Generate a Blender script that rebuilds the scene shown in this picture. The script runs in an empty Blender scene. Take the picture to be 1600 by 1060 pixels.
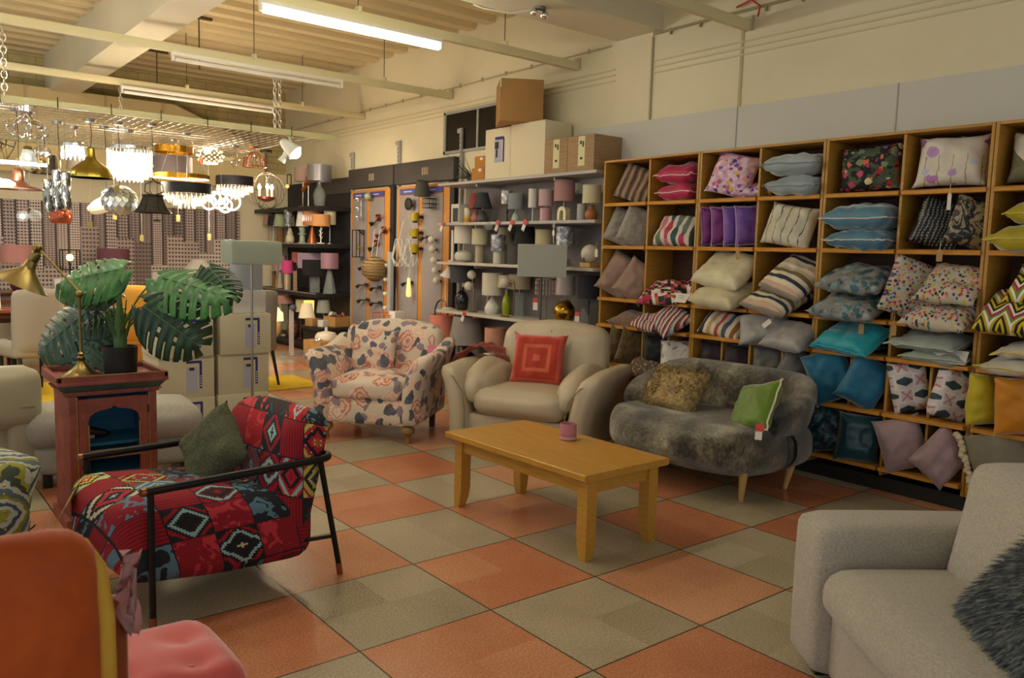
import bpy, bmesh, math, random
from mathutils import Vector, Matrix, Euler, noise as mnoise
random.seed(7)
PI = math.pi
sc = bpy.context.scene
COL = sc.collection

# ------------------------------------------------------------------ node expressions
class S:
    def __init__(s, c, k): s.c, s.k = c, k
    def op(s, o, b=None, swap=False):
        n = s.c.nt.nodes.new('ShaderNodeMath'); n.operation = o
        a, b2 = (b, s) if swap else (s, b)
        for i, v in enumerate((a, b2)):
            if v is None: continue
            if isinstance(v, S): s.c.nt.links.new(v.k, n.inputs[i])
            else: n.inputs[i].default_value = v
        return S(s.c, n.outputs[0])
    def __add__(s, o): return s.op('ADD', o)
    def __radd__(s, o): return s.op('ADD', o)
    def __sub__(s, o): return s.op('SUBTRACT', o)
    def __rsub__(s, o): return s.op('SUBTRACT', o, True)
    def __mul__(s, o): return s.op('MULTIPLY', o)
    def __rmul__(s, o): return s.op('MULTIPLY', o)
    def __truediv__(s, o): return s.op('DIVIDE', o)
    def fr(s): return s.op('FRACT')
    def fl(s): return s.op('FLOOR')
    def ab(s): return s.op('ABSOLUTE')
    def sn(s): return s.op('SINE')
    def lt(s, v): return s.op('LESS_THAN', v)
    def gt(s, v): return s.op('GREATER_THAN', v)
    def mx(s, v): return s.op('MAXIMUM', v)
    def mn(s, v): return s.op('MINIMUM', v)
    def mod(s, v): return s.op('FLOORED_MODULO', v)
    def pw(s, v): return s.op('POWER', v)

class Ctx:
    def __init__(c, nt):
        c.nt = nt
        t = nt.nodes.new('ShaderNodeTexCoord'); c.vec = t.outputs['Object']
        sp = nt.nodes.new('ShaderNodeSeparateXYZ'); nt.links.new(c.vec, sp.inputs[0])
        c.x, c.y, c.z = [S(c, sp.outputs[i]) for i in range(3)]
    def comb(c, x, y, z=0):
        n = c.nt.nodes.new('ShaderNodeCombineXYZ')
        for i, v in enumerate((x, y, z)):
            if isinstance(v, S): c.nt.links.new(v.k, n.inputs[i])
            else: n.inputs[i].default_value = v
        return n.outputs[0]
    def noise(c, scale, detail=3, vec=None, rough=.55, dist=0):
        n = c.nt.nodes.new('ShaderNodeTexNoise'); n.inputs['Scale'].default_value = scale
        n.inputs['Detail'].default_value = detail; n.inputs['Roughness'].default_value = rough
        n.inputs['Distortion'].default_value = dist
        c.nt.links.new(vec or c.vec, n.inputs['Vector']); return S(c, n.outputs[0])
    def white(c, vec):
        n = c.nt.nodes.new('ShaderNodeTexWhiteNoise'); c.nt.links.new(vec, n.inputs['Vector']); return S(c, n.outputs[0])
    def voro(c, scale, vec=None, feat='F1', rnd=1):
        n = c.nt.nodes.new('ShaderNodeTexVoronoi'); n.feature = feat; n.inputs['Scale'].default_value = scale
        n.inputs['Randomness'].default_value = rnd
        c.nt.links.new(vec or c.vec, n.inputs['Vector'])
        d = S(c, n.outputs['Distance'])
        if feat != 'F1': return d, None
        sp = c.nt.nodes.new('ShaderNodeSeparateXYZ'); c.nt.links.new(n.outputs['Color'], sp.inputs[0])
        return d, S(c, sp.outputs[0])
    def ramp(c, f, stops, const=False):
        n = c.nt.nodes.new('ShaderNodeValToRGB'); r = n.color_ramp
        if const: r.interpolation = 'CONSTANT'
        while len(r.elements) < len(stops): r.elements.new(.5)
        for e, (p, col) in zip(r.elements, stops): e.position = p; e.color = (*col, 1)
        c.nt.links.new(f.k, n.inputs[0]); return n.outputs[0]
    def pal(c, f, cols):
        return c.ramp(f, [(i / len(cols), q) for i, q in enumerate(cols)], True)
    def mix(c, f, a, b):
        n = c.nt.nodes.new('ShaderNodeMix'); n.data_type = 'RGBA'
        for sk, v in ((n.inputs[0], f), (n.inputs[6], a), (n.inputs[7], b)):
            if isinstance(v, S): c.nt.links.new(v.k, sk)
            elif isinstance(v, tuple): sk.default_value = (*v, 1)
            elif isinstance(v, (int, float)): sk.default_value = v
            else: c.nt.links.new(v, sk)
        return n.outputs[2]

def srgb(h):
    h = h.lstrip('#'); o = []
    for i in (0, 2, 4):
        v = int(h[i:i + 2], 16) / 255
        o.append(v / 12.92 if v <= .04045 else ((v + .055) / 1.055) ** 2.4)
    return tuple(o)
H = srgb
MATS = {}
def mat(name, col='808080', rough=.6, metal=0., bump=None, emit=0., emitcol=None, trans=0., alpha=1., sheen=0., coat=0., var=0., ior=1.45):
    """col: hex or function(ctx)->socket; bump: (scale, strength) or function(ctx)->(S, strength)"""
    if name in MATS: return MATS[name]
    m = bpy.data.materials.new(name); m.use_nodes = True; nt = m.node_tree
    b = nt.nodes['Principled BSDF']; c = Ctx(nt)
    if callable(col): nt.links.new(col(c), b.inputs['Base Color'])
    else:
        k = H(col)
        if var:
            n = c.noise(6, 4); d = tuple(q * (1 - var) for q in k); l = tuple(min(1, q * (1 + var)) for q in k)
            nt.links.new(c.ramp(n, [(.3, d), (.7, l)]), b.inputs['Base Color'])
        else: b.inputs['Base Color'].default_value = (*k, 1)
        m.diffuse_color = (*k, 1)
    b.inputs['Roughness'].default_value = rough; b.inputs['Metallic'].default_value = metal
    b.inputs['IOR'].default_value = ior
    if trans: b.inputs['Transmission Weight'].default_value = trans
    if alpha < 1: b.inputs['Alpha'].default_value = alpha
    if sheen: b.inputs['Sheen Weight'].default_value = sheen; b.inputs['Sheen Roughness'].default_value = .4
    if coat: b.inputs['Coat Weight'].default_value = coat; b.inputs['Coat Roughness'].default_value = .12
    if emit:
        b.inputs['Emission Strength'].default_value = emit
        b.inputs['Emission Color'].default_value = (*H(emitcol or (col if isinstance(col, str) else 'ffffff')), 1)
    if bump:
        bn = nt.nodes.new('ShaderNodeBump')
        if callable(bump): h, st = bump(c)
        else: h, st = c.noise(bump[0], 3), bump[1]
        bn.inputs['Strength'].default_value = st; bn.inputs['Distance'].default_value = .01
        nt.links.new(h.k, bn.inputs['Height']); nt.links.new(bn.outputs[0], b.inputs['Normal'])
    MATS[name] = m; return m

# ------------------------------------------------------------------ mesh helpers
def add_box(bm, cx, cy, cz, sx, sy, sz, bev=0., rot=None):
    r = bmesh.ops.create_cube(bm, size=1); vs = r['verts']
    for v in vs: v.co = Vector((v.co.x * sx, v.co.y * sy, v.co.z * sz))
    if bev:
        es = list({e for v in vs for e in v.link_edges})
        q = bmesh.ops.bevel(bm, geom=es, offset=bev, segments=2, affect='EDGES', profile=.6)
        vs = list({v for v in q['verts']} | {v for v in vs if v.is_valid})
    if rot is not None:
        R = rot if isinstance(rot, Matrix) else Euler(rot).to_matrix()
        for v in vs: v.co = R @ v.co
    for v in vs: v.co += Vector((cx, cy, cz))
    return vs
def add_lathe(bm, prof, seg=24, c=(0, 0, 0), R=None, closed=False, rfun=None):
    rings = []
    for (r, z) in prof:
        ring = []
        for i in range(seg):
            a = 2 * PI * i / seg; rr = r * (rfun(a, z) if rfun else 1)
            p = Vector((rr * math.cos(a), rr * math.sin(a), z))
            if R is not None: p = R @ p
            ring.append(bm.verts.new(p + Vector(c)))
        rings.append(ring)
    n = len(rings)
    for j in range(n if closed else n - 1):
        A, B = rings[j], rings[(j + 1) % n]
        for i in range(seg):
            k = (i + 1) % seg; bm.faces.new((A[i], A[k], B[k], B[i]))
    if not closed:
        if prof[0][0] > 1e-6: bm.faces.new(rings[0][::-1])
        if prof[-1][0] > 1e-6: bm.faces.new(rings[-1])
def add_tube(bm, pts, r, seg=8, closed=False):
    pts = [Vector(p) for p in pts]; n = len(pts); rings = []
    up = Vector((0, 0, 1)); prev = None
    for i, p in enumerate(pts):
        a = pts[(i - 1) % n] if (i > 0 or closed) else p; b = pts[(i + 1) % n] if (i < n - 1 or closed) else p
        t = (b - a).normalized()
        if prev is None:
            x = t.cross(up) if abs(t.dot(up)) < .95 else t.cross(Vector((1, 0, 0)))
        else: x = prev - t * prev.dot(t)
        x.normalize(); prev = x; y = t.cross(x)
        rr = r[i] if isinstance(r, (list, tuple)) else r
        rings.append([bm.verts.new(p + x * rr * math.cos(2 * PI * k / seg) + y * rr * math.sin(2 * PI * k / seg)) for k in range(seg)])
    for j in range(n if closed else n - 1):
        A, B = rings[j], rings[(j + 1) % n]
        for k in range(seg):
            q = (k + 1) % seg; bm.faces.new((A[k], A[q], B[q], B[k]))
    if not closed:
        bm.faces.new(rings[0][::-1]); bm.faces.new(rings[-1])
def arc(c, r, a0, a1, n, ax=0, ay=1):
    o = []
    for i in range(n + 1):
        a = a0 + (a1 - a0) * i / n; p = list(c); p[ax] += r * math.cos(a); p[ay] += r * math.sin(a); o.append(tuple(p))
    return o
def add_sphere(bm, c, r, u=16, v=10, sz=1.):
    prof = [(r * math.sin(PI * j / v), -r * sz * math.cos(PI * j / v)) for j in range(v + 1)]
    prof[0] = (r * .02, -r * sz); prof[-1] = (r * .02, r * sz)
    add_lathe(bm, prof, u, c)
def add_prism(bm, poly, a0, a1, axis=1, bev=0.):
    """extrude a polygon of (u,v) along axis (0:x -> u=y,v=z; 1:y -> u=x,v=z; 2:z -> u=x,v=y)"""
    def P(u, v, w): return {0: (w, u, v), 1: (u, w, v), 2: (u, v, w)}[axis]
    A = [bm.verts.new(P(u, v, a0)) for u, v in poly]; B = [bm.verts.new(P(u, v, a1)) for u, v in poly]
    fs = [bm.faces.new(A), bm.faces.new(B[::-1])]
    n = len(poly)
    for i in range(n): fs.append(bm.faces.new((A[i], B[i], B[(i + 1) % n], A[(i + 1) % n])))
    if bev:
        es = [e for f in fs[:2] for e in f.edges]
        bmesh.ops.bevel(bm, geom=es, offset=bev, segments=3, affect='EDGES', profile=.5)
def rbox(bm, c, s, r, n=10, puff=(0, 0, 0), fn=None, R=None, wr=0.):
    """soft cushion-like box: centre c, size s, corner radius r, puff = bulge of the faces"""
    hx, hy, hz = s[0] / 2, s[1] / 2, s[2] / 2
    t = bmesh.new(); bmesh.ops.create_cube(t, size=2)
    bmesh.ops.subdivide_edges(t, edges=t.edges[:], cuts=n, use_grid_fill=True)
    out = {}
    for v in t.verts:
        u = v.co; p = Vector((u.x * hx, u.y * hy, u.z * hz))
        q = Vector((max(-hx + r, min(hx - r, p.x)), max(-hy + r, min(hy - r, p.y)), max(-hz + r, min(hz - r, p.z))))
        d = p - q
        if d.length > 1e-9: p = q + d.normalized() * r
        fx, fy, fz = (1 - u.x ** 2), (1 - u.y ** 2), (1 - u.z ** 2)
        p += Vector((u.x * puff[0] * fy * fz, u.y * puff[1] * fx * fz, u.z * puff[2] * fx * fy))
        if wr: p *= 1 + wr * mnoise.noise(p * 9)
        if fn: p = Vector(fn(p))
        if R is not None: p = R @ p
        out[v] = bm.verts.new(p + Vector(c))
    for f in t.faces: bm.faces.new([out[v] for v in f.verts])
    t.free()
def link(name, bm, m, parent=None, smooth=True, loc=None):
    bmesh.ops.recalc_face_normals(bm, faces=bm.faces[:])
    me = bpy.data.meshes.new(name); bm.to_mesh(me); bm.free()
    if m is not None:
        for q in (m if isinstance(m, (list, tuple)) else [m]): me.materials.append(q)
    o = bpy.data.objects.new(name, me); COL.objects.link(o)
    if smooth:
        for p in me.polygons: p.use_smooth = True
        if smooth != 'all':
            try: me.set_sharp_from_angle(angle=math.radians(38))
            except Exception: pass
    if parent: o.parent = parent
    if loc: o.location = loc
    return o
def tag(o, label, cat, group=None):
    o['label'] = label; o['category'] = cat
    if group: o['group'] = group
    return o
def thing(name, label, cat, loc=(0, 0, 0), rz=0., group=None, M=None):
    o = bpy.data.objects.new(name, None); o.empty_display_size = .05; COL.objects.link(o)
    if M is not None: o.matrix_world = M
    else: o.location = loc; o.rotation_euler = (0, 0, rz)
    return tag(o, label, cat, group)
def struct(name, bm, m, smooth=True):
    o = link(name, bm, m, smooth=smooth); o['kind'] = 'structure'; return o
def part(name, parent, m, fn, smooth=True, label=None):
    bm = bmesh.new(); fn(bm); o = link(name, bm, m, parent, smooth)
    if label: o['label'] = label
    return o
def pbox(name, parent, m, c, s, bev=.004, rot=None, label=None):
    return part(name, parent, m, lambda bm: add_box(bm, *c, *s, bev, rot), True, label)
def ptube(name, parent, m, pts, r, seg=8, closed=False, label=None):
    return part(name, parent, m, lambda bm: add_tube(bm, pts, r, seg, closed), True, label)
def plathe(name, parent, m, prof, seg=24, c=(0, 0, 0), R=None, closed=False, rfun=None, label=None):
    return part(name, parent, m, lambda bm: add_lathe(bm, prof, seg, c, R, closed, rfun), True, label)
# ------------------------------------------------------------------ camera (solved from the floor tiles)
YAW, PITCH, ROLL = .678983391, .104736922, .0274135814
CAM = Vector((-1.96172, -3.12223, 1.45776))
f = Vector((math.sin(YAW) * math.cos(PITCH), math.cos(YAW) * math.cos(PITCH), -math.sin(PITCH)))
r = f.cross(Vector((0, 0, 1))).normalized(); u = r.cross(f)
r, u = math.cos(ROLL) * r + math.sin(ROLL) * u, -math.sin(ROLL) * r + math.cos(ROLL) * u
cd = bpy.data.cameras.new('camera'); cam = bpy.data.objects.new('camera', cd); COL.objects.link(cam)
cam.matrix_world = Matrix(((r.x, u.x, -f.x, CAM.x), (r.y, u.y, -f.y, CAM.y), (r.z, u.z, -f.z, CAM.z), (0, 0, 0, 1)))
cd.sensor_width = 23.6; cd.lens = 1265.59 / 1600 * 23.6; cd.clip_start = .05; cd.clip_end = 100
cd.dof.use_dof = True; cd.dof.focus_distance = 4.9; cd.dof.aperture_fstop = 3.5
sc.camera = cam
vs = sc.view_settings; vs.view_transform = 'Standard'; vs.look = 'None'; vs.gamma = 1; vs.exposure = 1.60; vs.use_curve_mapping = False
w = bpy.data.worlds.new('daylight'); sc.world = w; w.use_nodes = True  # even ambient fill added through the open sides of the room
w.node_tree.nodes['Background'].inputs[0].default_value = (.95, 1.0, 1.0, 1); w.node_tree.nodes['Background'].inputs[1].default_value = .27

# ------------------------------------------------------------------ materials of the room
TILE = .6
def floor_col(c):
    a, b = (c.x / TILE), (c.y / TILE)
    odd = (a.fl() + b.fl()).mod(2.0).gt(.5)
    sp = c.noise(120, 3, None, .75); big = c.noise(2.2, 4)
    idn = c.white(c.comb(a.fl(), b.fl(), 0))
    sub = c.white(c.comb((a * 2).fl(), (b * 2).fl(), 3.0))
    k = sp * .85 + big * .25 + idn * .12 + sub * .10
    org = c.ramp(k, [(.38, H('86503c')), (.56, H('b67150')), (.66, H('c0805c')), (.85, H('d6a885'))])
    gry = c.ramp(k, [(.38, H('625744')), (.56, H('9a8d73')), (.66, H('a89b82')), (.85, H('c4b8a0'))])
    g = (a.fr() - .5).ab().mx((b.fr() - .5).ab()).gt(.494)
    return c.mix(g, c.mix(odd, gry, org), H('3b352b'))
FLOOR = mat('terrazzo_tiles', floor_col, .24, bump=(60, .03))
WALL = mat('cream_paint', lambda c: c.ramp(c.noise(1.5, 4), [(.3, H('d3caa8')), (.7, H('dbd3b4'))]), .75)
WALLG = mat('pale_grey_panel', 'c3c2b8', .7)
def brick_col(c):
    yy = (c.z / .1); xx = (c.x / .32 + yy.fl().mod(2.0) * .5)
    g = ((yy.fr() - .5).ab().gt(.44)).mx((xx.fr() - .5).ab().gt(.48))
    return c.mix(g, c.ramp(c.noise(5, 4), [(.3, H('a39566')), (.7, H('bfae7c'))]), H('948659'))
BRICK = mat('painted_brick', brick_col, .8)
DECK = mat('deck_cream', lambda c: c.ramp(c.noise(1.2, 3), [(.3, H('c7b48a')), (.7, H('d6c69c'))]), .65)
BEAM = mat('beam_white', lambda c: c.ramp(c.noise(.9, 2), [(.3, H('d2ccb2')), (.7, H('dbd6bf'))]), .6)
TRAYM = mat('tray_cream', 'd9d0a6', .5)
def mural_col(c):
    # printed city skyline: tower columns, window rows, rounded pale blocks
    X, Z = c.x, c.z
    t = (X / .155); ti = t.fl(); tf = t.fr()
    h = c.white(c.comb(ti, 1.0, 0)); h2 = c.white(c.comb(ti, 7.0, 0))
    rows = (Z * (20 + h2 * 16)).fr(); cols = (tf * (3 + (h * 3).fl())).fr()
    win = rows.gt(.45) * cols.gt(.35)
    edge = (tf - .5).ab().gt(.42)
    base = c.ramp(h, [(0, H('8a7b76')), (.35, H('b3a39c')), (.6, H('d0c0b7')), (1, H('e6d7cd'))])
    dark = c.ramp(h2, [(0, H('3a3236')), (1, H('6d5d5c'))])
    col = c.mix(win, base, dark); col = c.mix(edge, col, H('3a3134'))
    lo = (c.white(c.comb((X / .23).fl(), 3.0, 0)) * .75 + .95)
    near = Z.lt(lo); t2 = (X / .23).fr()
    w2 = ((Z * 17).fr().gt(.5)) * ((t2 * 5).fr().gt(.4))
    h3 = c.white(c.comb((X / .23).fl(), 9.0, 0))
    c2 = c.mix(w2, c.ramp(h3, [(0, H('8d7d77')), (.5, H('d9c9be')), (1, H('e7dacf'))]), H('544846'))
    col = c.mix(near, col, c2)
    return c.mix(c.noise(9, 3) * .35, col, H('7d6d68'))
MURAL = mat('city_print_paper', mural_col, .7)

# ------------------------------------------------------------------ room shell
XW, YB, ZC = 3.5, 9.6, 3.93
def B(name, lo, hi, m, bev=0):
    bm = bmesh.new(); add_box(bm, *[(a + b) / 2 for a, b in zip(lo, hi)], *[b - a for a, b in zip(lo, hi)], bev); return struct(name, bm, m)
B('floor', (-7, -6, -.1), (XW + .2, YB + .2, 0), FLOOR)
B('wall_right', (XW, -6, 0), (XW + .15, YB + .15, 4.1), WALL)
B('wall_back', (-7, YB, 0), (XW, YB + .15, 4.1), BRICK)
B('wall_back_lining', (-7, 9.5, 0), (XW, YB, 2.62), WALL)
B('trim_1', (-7, 9.485, .7), (2.70, 9.499, 2.0), MURAL)
# hanging hood board in front of the brick, its end cut on the slant
bm = bmesh.new(); add_prism(bm, [(-7, 2.35), (3.0, 2.35), (3.0, 2.95), (1.68, 3.46), (-7, 3.46)], 9.25, 9.32, 1); struct('trim_2', bm, mat('hood_board', 'd2c08d', .7))
for i, xx in enumerate((-1.1, -.2, .75, 1.5)):
    B('trim_%d' % (3 + i), (xx, 9.235, 2.4), (xx + .025, 9.25, 3.45 if xx < 1.6 else 3.3), mat('hood_batten', 'bfae80', .7))
# corrugated deck, ribs along x
prof = []; y = -6.0; P_ = .36
while y < YB + .3:
    prof += [(y, ZC), (y + .14, ZC), (y + .19, ZC + .13), (y + .31, ZC + .13)]; y += P_
bm = bmesh.new(); lo = [bm.verts.new((-7, a, b)) for a, b in prof]; hi = [bm.verts.new((XW + .1, a, b)) for a, b in prof]
for i in range(len(prof) - 1): bm.faces.new((lo[i], lo[i + 1], hi[i + 1], hi[i]))
struct('ceiling', bm, DECK, smooth=False)
B('ceiling_slab', (-7, -6, ZC + .17), (XW + .2, YB + .2, ZC + .25), DECK)
B('ceiling_beam_left', (.10, -6, 3.43), (.44, YB, ZC + .1), BEAM)
B('ceiling_beam_right', (.44, 1.70, 3.40), (XW, 2.24, ZC + .1), BEAM)
# right wall: column, seams, pale panel band, grooves
B('trim_7', (XW - .012, 1.80, 0), (XW, 2.24, 3.40), WALL)
B('trim_8', (XW - .03, -3.0, 2.05), (XW, 2.70, 2.655), WALLG)
for i, yy in enumerate((.87, -.40)): B('trim_%d' % (9 + i), (XW - .034, yy - .004, 2.05), (XW - .03, yy + .004, 2.655), mat('seam_grey', 'a5a49a', .8))
B('trim_11', (XW - .008, .865, 2.655), (XW, .89, 3.25), mat('seam_cream', 'b8ac82', .8))
B('trim_12', (XW - .02, 1.795, 2.655), (XW, 1.81, 3.36), mat('seam_dark', 'b3a988', .8))
for i, zz in enumerate((3.05, 3.10, 3.15)):
    B('trim_%d' % (13 + i), (XW - .010, -3, zz), (XW, 1.79, zz + .012), mat('groove', 'cdc29c', .8))
    B('trim_%d' % (16 + i), (XW - .010, 2.25, zz), (XW, 8.6, zz + .012), mat('groove', 'cdc29c', .8))
# dark glazed window high on the wall
bm = bmesh.new()
for lo_, hi_ in (((XW - .03, 3.9, 2.60), (XW, 3.94, 3.08)), ((XW - .03, 4.96, 2.60), (XW, 5.0, 3.08)), ((XW - .03, 3.9, 3.05), (XW, 5.0, 3.08)), ((XW - .03, 3.9, 2.60), (XW, 5.0, 2.63)), ((XW - .025, 4.32, 2.6), (XW, 4.35, 3.07))):
    add_box(bm, *[(a + b) / 2 for a, b in zip(lo_, hi_)], *[b - a for a, b in zip(lo_, hi_)])
wf = struct('window_1', bm, mat('window_frame_grey', '9b9a90', .5))
pg = pbox('pane', wf, mat('dark_pane', '14110f', .25), (XW - .008, 4.45, 2.84), (.01, 1.05, .44), 0)

# ------------------------------------------------------------------ service trays, conduits and tube lights
TUBE_ON = mat('tube_lit', 'ffffff', .4, emit=16, emitcol='fff6dc')
TUBE_OFF = mat('tube_off', 'e9e6da', .3)
HOUS = mat('batten_white', 'e3dfd0', .4)
STEEL = mat('steel', '8f8c82', .35, .9)
ROD = mat('rod_dark', '54442c', .6, .3)
def tray(yy, x0, x1, lab):
    t = thing('cable_tray', lab, 'cable tray', (0, yy, 0), 0, 'cream cable trays under the ceiling')
    pbox('tray', t, TRAYM, ((x0 + x1) / 2, 0, 3.262), (x1 - x0, .055, .075), .004)
    pbox('end_bracket', t, mat('bracket_cream', 'b8af8c', .5), (x1 - .012, 0, 3.28), (.02, .075, .11), .002)
    for xx in [q for q in (-3.4, -1.6, 1.15, 2.6) if x0 < q < x1]:
        pbox('clamp', t, TRAYM, (xx, 0, 3.31), (.03, .075, .05), .003)
        ptube('hanger_rod', t, ROD, [(xx, 0, 3.30), (xx, 0, ZC + .1)], .004, 6)
tray(4.88, -6.9, XW, 'long cream cable tray above the lamp grid, meeting the right wall')
tray(6.98, -6.9, XW, 'farthest cream cable tray, in front of the brick back wall')
tray(2.75, -6.9, XW, 'cream cable tray that carries the lit tube light')
tray(.82, -6.9, XW, 'nearest cream cable tray, high over the cushion shelves')
def tubelight(x0, yy, lab, on, L=1.56, group='tube lights under the trays'):
    t = thing('tube_light', lab, 'tube light', (x0, yy, 0), 0, group)
    pbox('batten', t, HOUS, (L / 2, 0, 3.205), (L, .06, .035), .006)
    ptube('tube', t, TUBE_ON if on else TUBE_OFF, [(.03, 0, 3.155), (L - .03, 0, 3.155)], .027 if on else .019, 12)
    for xx in (.012, L - .012): pbox('end_holder', t, HOUS, (xx, 0, 3.17), (.022, .045, .06), .004)
tubelight(.35, 2.72, 'bright lit tube light at the top of the photo', True)
tubelight(.36, 4.84, 'unlit tube light under the tray above the lamp grid', False, 1.72)
tubelight(.42, 6.95, 'unlit tube light nearest the brick back wall', False, 1.78)
for i, (xx, yy) in enumerate(((-1.7, 2.75), (-2.6, .78), (-.75, .78), (-3.6, 4.84), (-3.4, 7.0), (-4.2, 2.75))):  # unseen tubes added to brighten the room
    tubelight(xx, yy, 'lit tube light beyond the top edge of the view, ' + ('near the camera', 'left of the camera', 'before the coffee table', 'over the dining tables', 'over the sideboard', 'far left of the aisle')[i], True)
# surface conduit along the right wall, brackets and dark sockets
tag(part('wall_conduit', None, mat('conduit_cream', 'b5aa84', .6), lambda bm: [add_tube(bm, [(XW - .02, 9.4, 3.30), (XW - .02, 2.3, 3.37)], .007, 6), [add_box(bm, XW - .012, 2.6 + k * .42, 3.375 - k * .004, .02, .014, .04) for k in range(15)]]), 'thin cable conduit clipped along the right wall under the deck', 'conduit')
tag(part('wall_conduit', None, mat('conduit_grey', '9a9070', .6), lambda bm: [add_tube(bm, [(XW - .02, 1.78, 3.38), (XW - .02, -2.9, 3.40)], .010, 6), [add_box(bm, XW - .015, 1.6 - k * .31, 3.37, .02, .015, .05) for k in range(12)]]), 'cable conduit along the right wall near the nearest tray', 'conduit')
tag(part('cable_loop', None, mat('red_cable', 'b0302a', .5), lambda bm: add_tube(bm, [(XW - .03, .93, 3.42), (XW - .05, .78, 3.44), (XW - .05, .70, 3.38), (XW - .03, .73, 3.31)], .008, 6)), 'short loop of red cable on the right wall by the nearest tray', 'cable')
t = thing('twin_spotlight', 'small chrome sensor lamp fixed under the cross beam', 'ceiling fitting', (2.32, 1.95, 3.40))
plathe('base', t, STEEL, [(.05, -.02), (.05, 0)], 16); part('head', t, mat('chrome', 'e8e8e8', .08, 1), lambda bm: [add_sphere(bm, (.05, 0, -.05), .035), add_sphere(bm, (-.05, .01, -.045), .03), add_tube(bm, [(-.05, 0, -.03), (.05, 0, -.03)], .012)])
t = thing('ceiling_cable', 'slack thin white wire under the cross beam', 'wire')
ptube('wire', t, HOUS, [(2.30, 1.95, 3.385), (2.1, 2.05, 3.33), (1.95, 2.2, 3.37), (1.9, 2.26, 3.40)], .006, 6)
for i, (xx, yy, lab) in enumerate(((1.11, 6.44, 'left dark hanging bracket under the tan deck'), (1.01, 4.48, 'right dark hanging bracket under the tan deck'))):
    t = thing('hanging_bracket', lab, 'bracket', (xx, yy + 1.6, 0), 0, 'dark brackets under the deck')
    pbox('plate', t, mat('bracket_brown', '4d3a22', .6), (0, 0, ZC - .03), (.28, .05, .03), .004)
    ptube('rod', t, ROD, [(0, 0, ZC - .03), (0, 0, ZC - .58)], .007, 6)
# ------------------------------------------------------------------ cushion shelves (bays of two columns, six rows)
def wood(c, a, b, sc=1.):
    v = c.comb(c.x * 2 * sc, c.y * 2 * sc, c.z * 30 * sc)
    return c.ramp(c.noise(3, 5, v, .6, .4), [(.3, H(a)), (.7, H(b))])
OAK = mat('shelf_oak', lambda c: wood(c, 'a07326', 'b98a3a'), .45)
OAKD = mat('shelf_oak_lip', lambda c: wood(c, 'b97a2c', 'd89b44'), .38)
BACKP = mat('shelf_back', lambda c: wood(c, '452d1e', '573a26'), .6)
KICK = mat('kick_black', '17150f', .6)
XF = 3.11
ROWZ = [1.915, 1.552, 1.105, .875, .520, .165]
ROWT = [2.262, 1.885, 1.522, 1.075, .845, .49]
EDGE = [1.956, 1.440, .922, .390, -.124, -.645, -1.162, -1.68, -2.20]
def bay(k, lab):
    y1, y0 = EDGE[2 * k] - .002, EDGE[2 * k + 2] + .002; ym = EDGE[2 * k + 1]; D = XW - .04 - XF
    t = thing('cushion_shelf_unit', lab, 'shelf unit', (XF, y0, 0), 0, 'oak cushion shelf units along the right wall')
    W = y1 - y0
    for yy in (.0095, W - .0095): pbox('side_panel', t, OAK, (D / 2, yy, (2.28 + .09) / 2), (D, .019, 2.19), .002)
    pbox('top_panel', t, OAK, (D / 2, W / 2, 2.271), (D, W - .04, .018), .002)
    pbox('back_panel', t, BACKP, (D - .006, W / 2, 1.185), (.008, W - .04, 2.15), 0)
    pbox('centre_divider', t, OAK, (D / 2, ym - y0, 1.18), (D - .02, .018, 2.16), .002)
    for i, z in enumerate(ROWZ):
        for a, b in ((.019, ym - y0 - .009), (ym - y0 + .009, W - .019)):
            pbox('shelf', t, OAK, (D / 2, (a + b) / 2, z - .011), (D - .02, b - a, .020), .002)
            pr_ = .0 if i < 2 else .03
            pr = [(-pr_ - .012, z - .026), (-pr_ - .016, z - .006), (-pr_ - .010, z - .002), (.0, z + .002), (.012, z + .002), (.012, z - .030), (-pr_ + .0, z - .030)]
            part('shelf_lip', t, OAKD, lambda bm: add_prism(bm, [(p, q) for p, q in pr], a, b, 1), False)
        if i >= 4:
            for yc in ((ym - y0) / 2, (ym - y0 + W) / 2):
                pbox('half_divider', t, OAK, (D / 2 + .01, yc, (ROWT[i] + z) / 2), (D - .05, .016, ROWT[i] - z - .002), .001)
    pbox('plinth', t, KICK, (D / 2 + .01, W / 2, .044), (D - .02, W, .088), 0)
bay(0, 'oak cushion shelf unit beside the lamp shelves, holding brown and crimson cushions')
bay(1, 'oak cushion shelf unit behind the fur loveseat, holding purple and cream cushions')
bay(2, 'oak cushion shelf unit with turquoise and spotted cushions')
bay(3, 'oak cushion shelf unit cut by the right edge of the photo, with mustard cushions')

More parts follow.
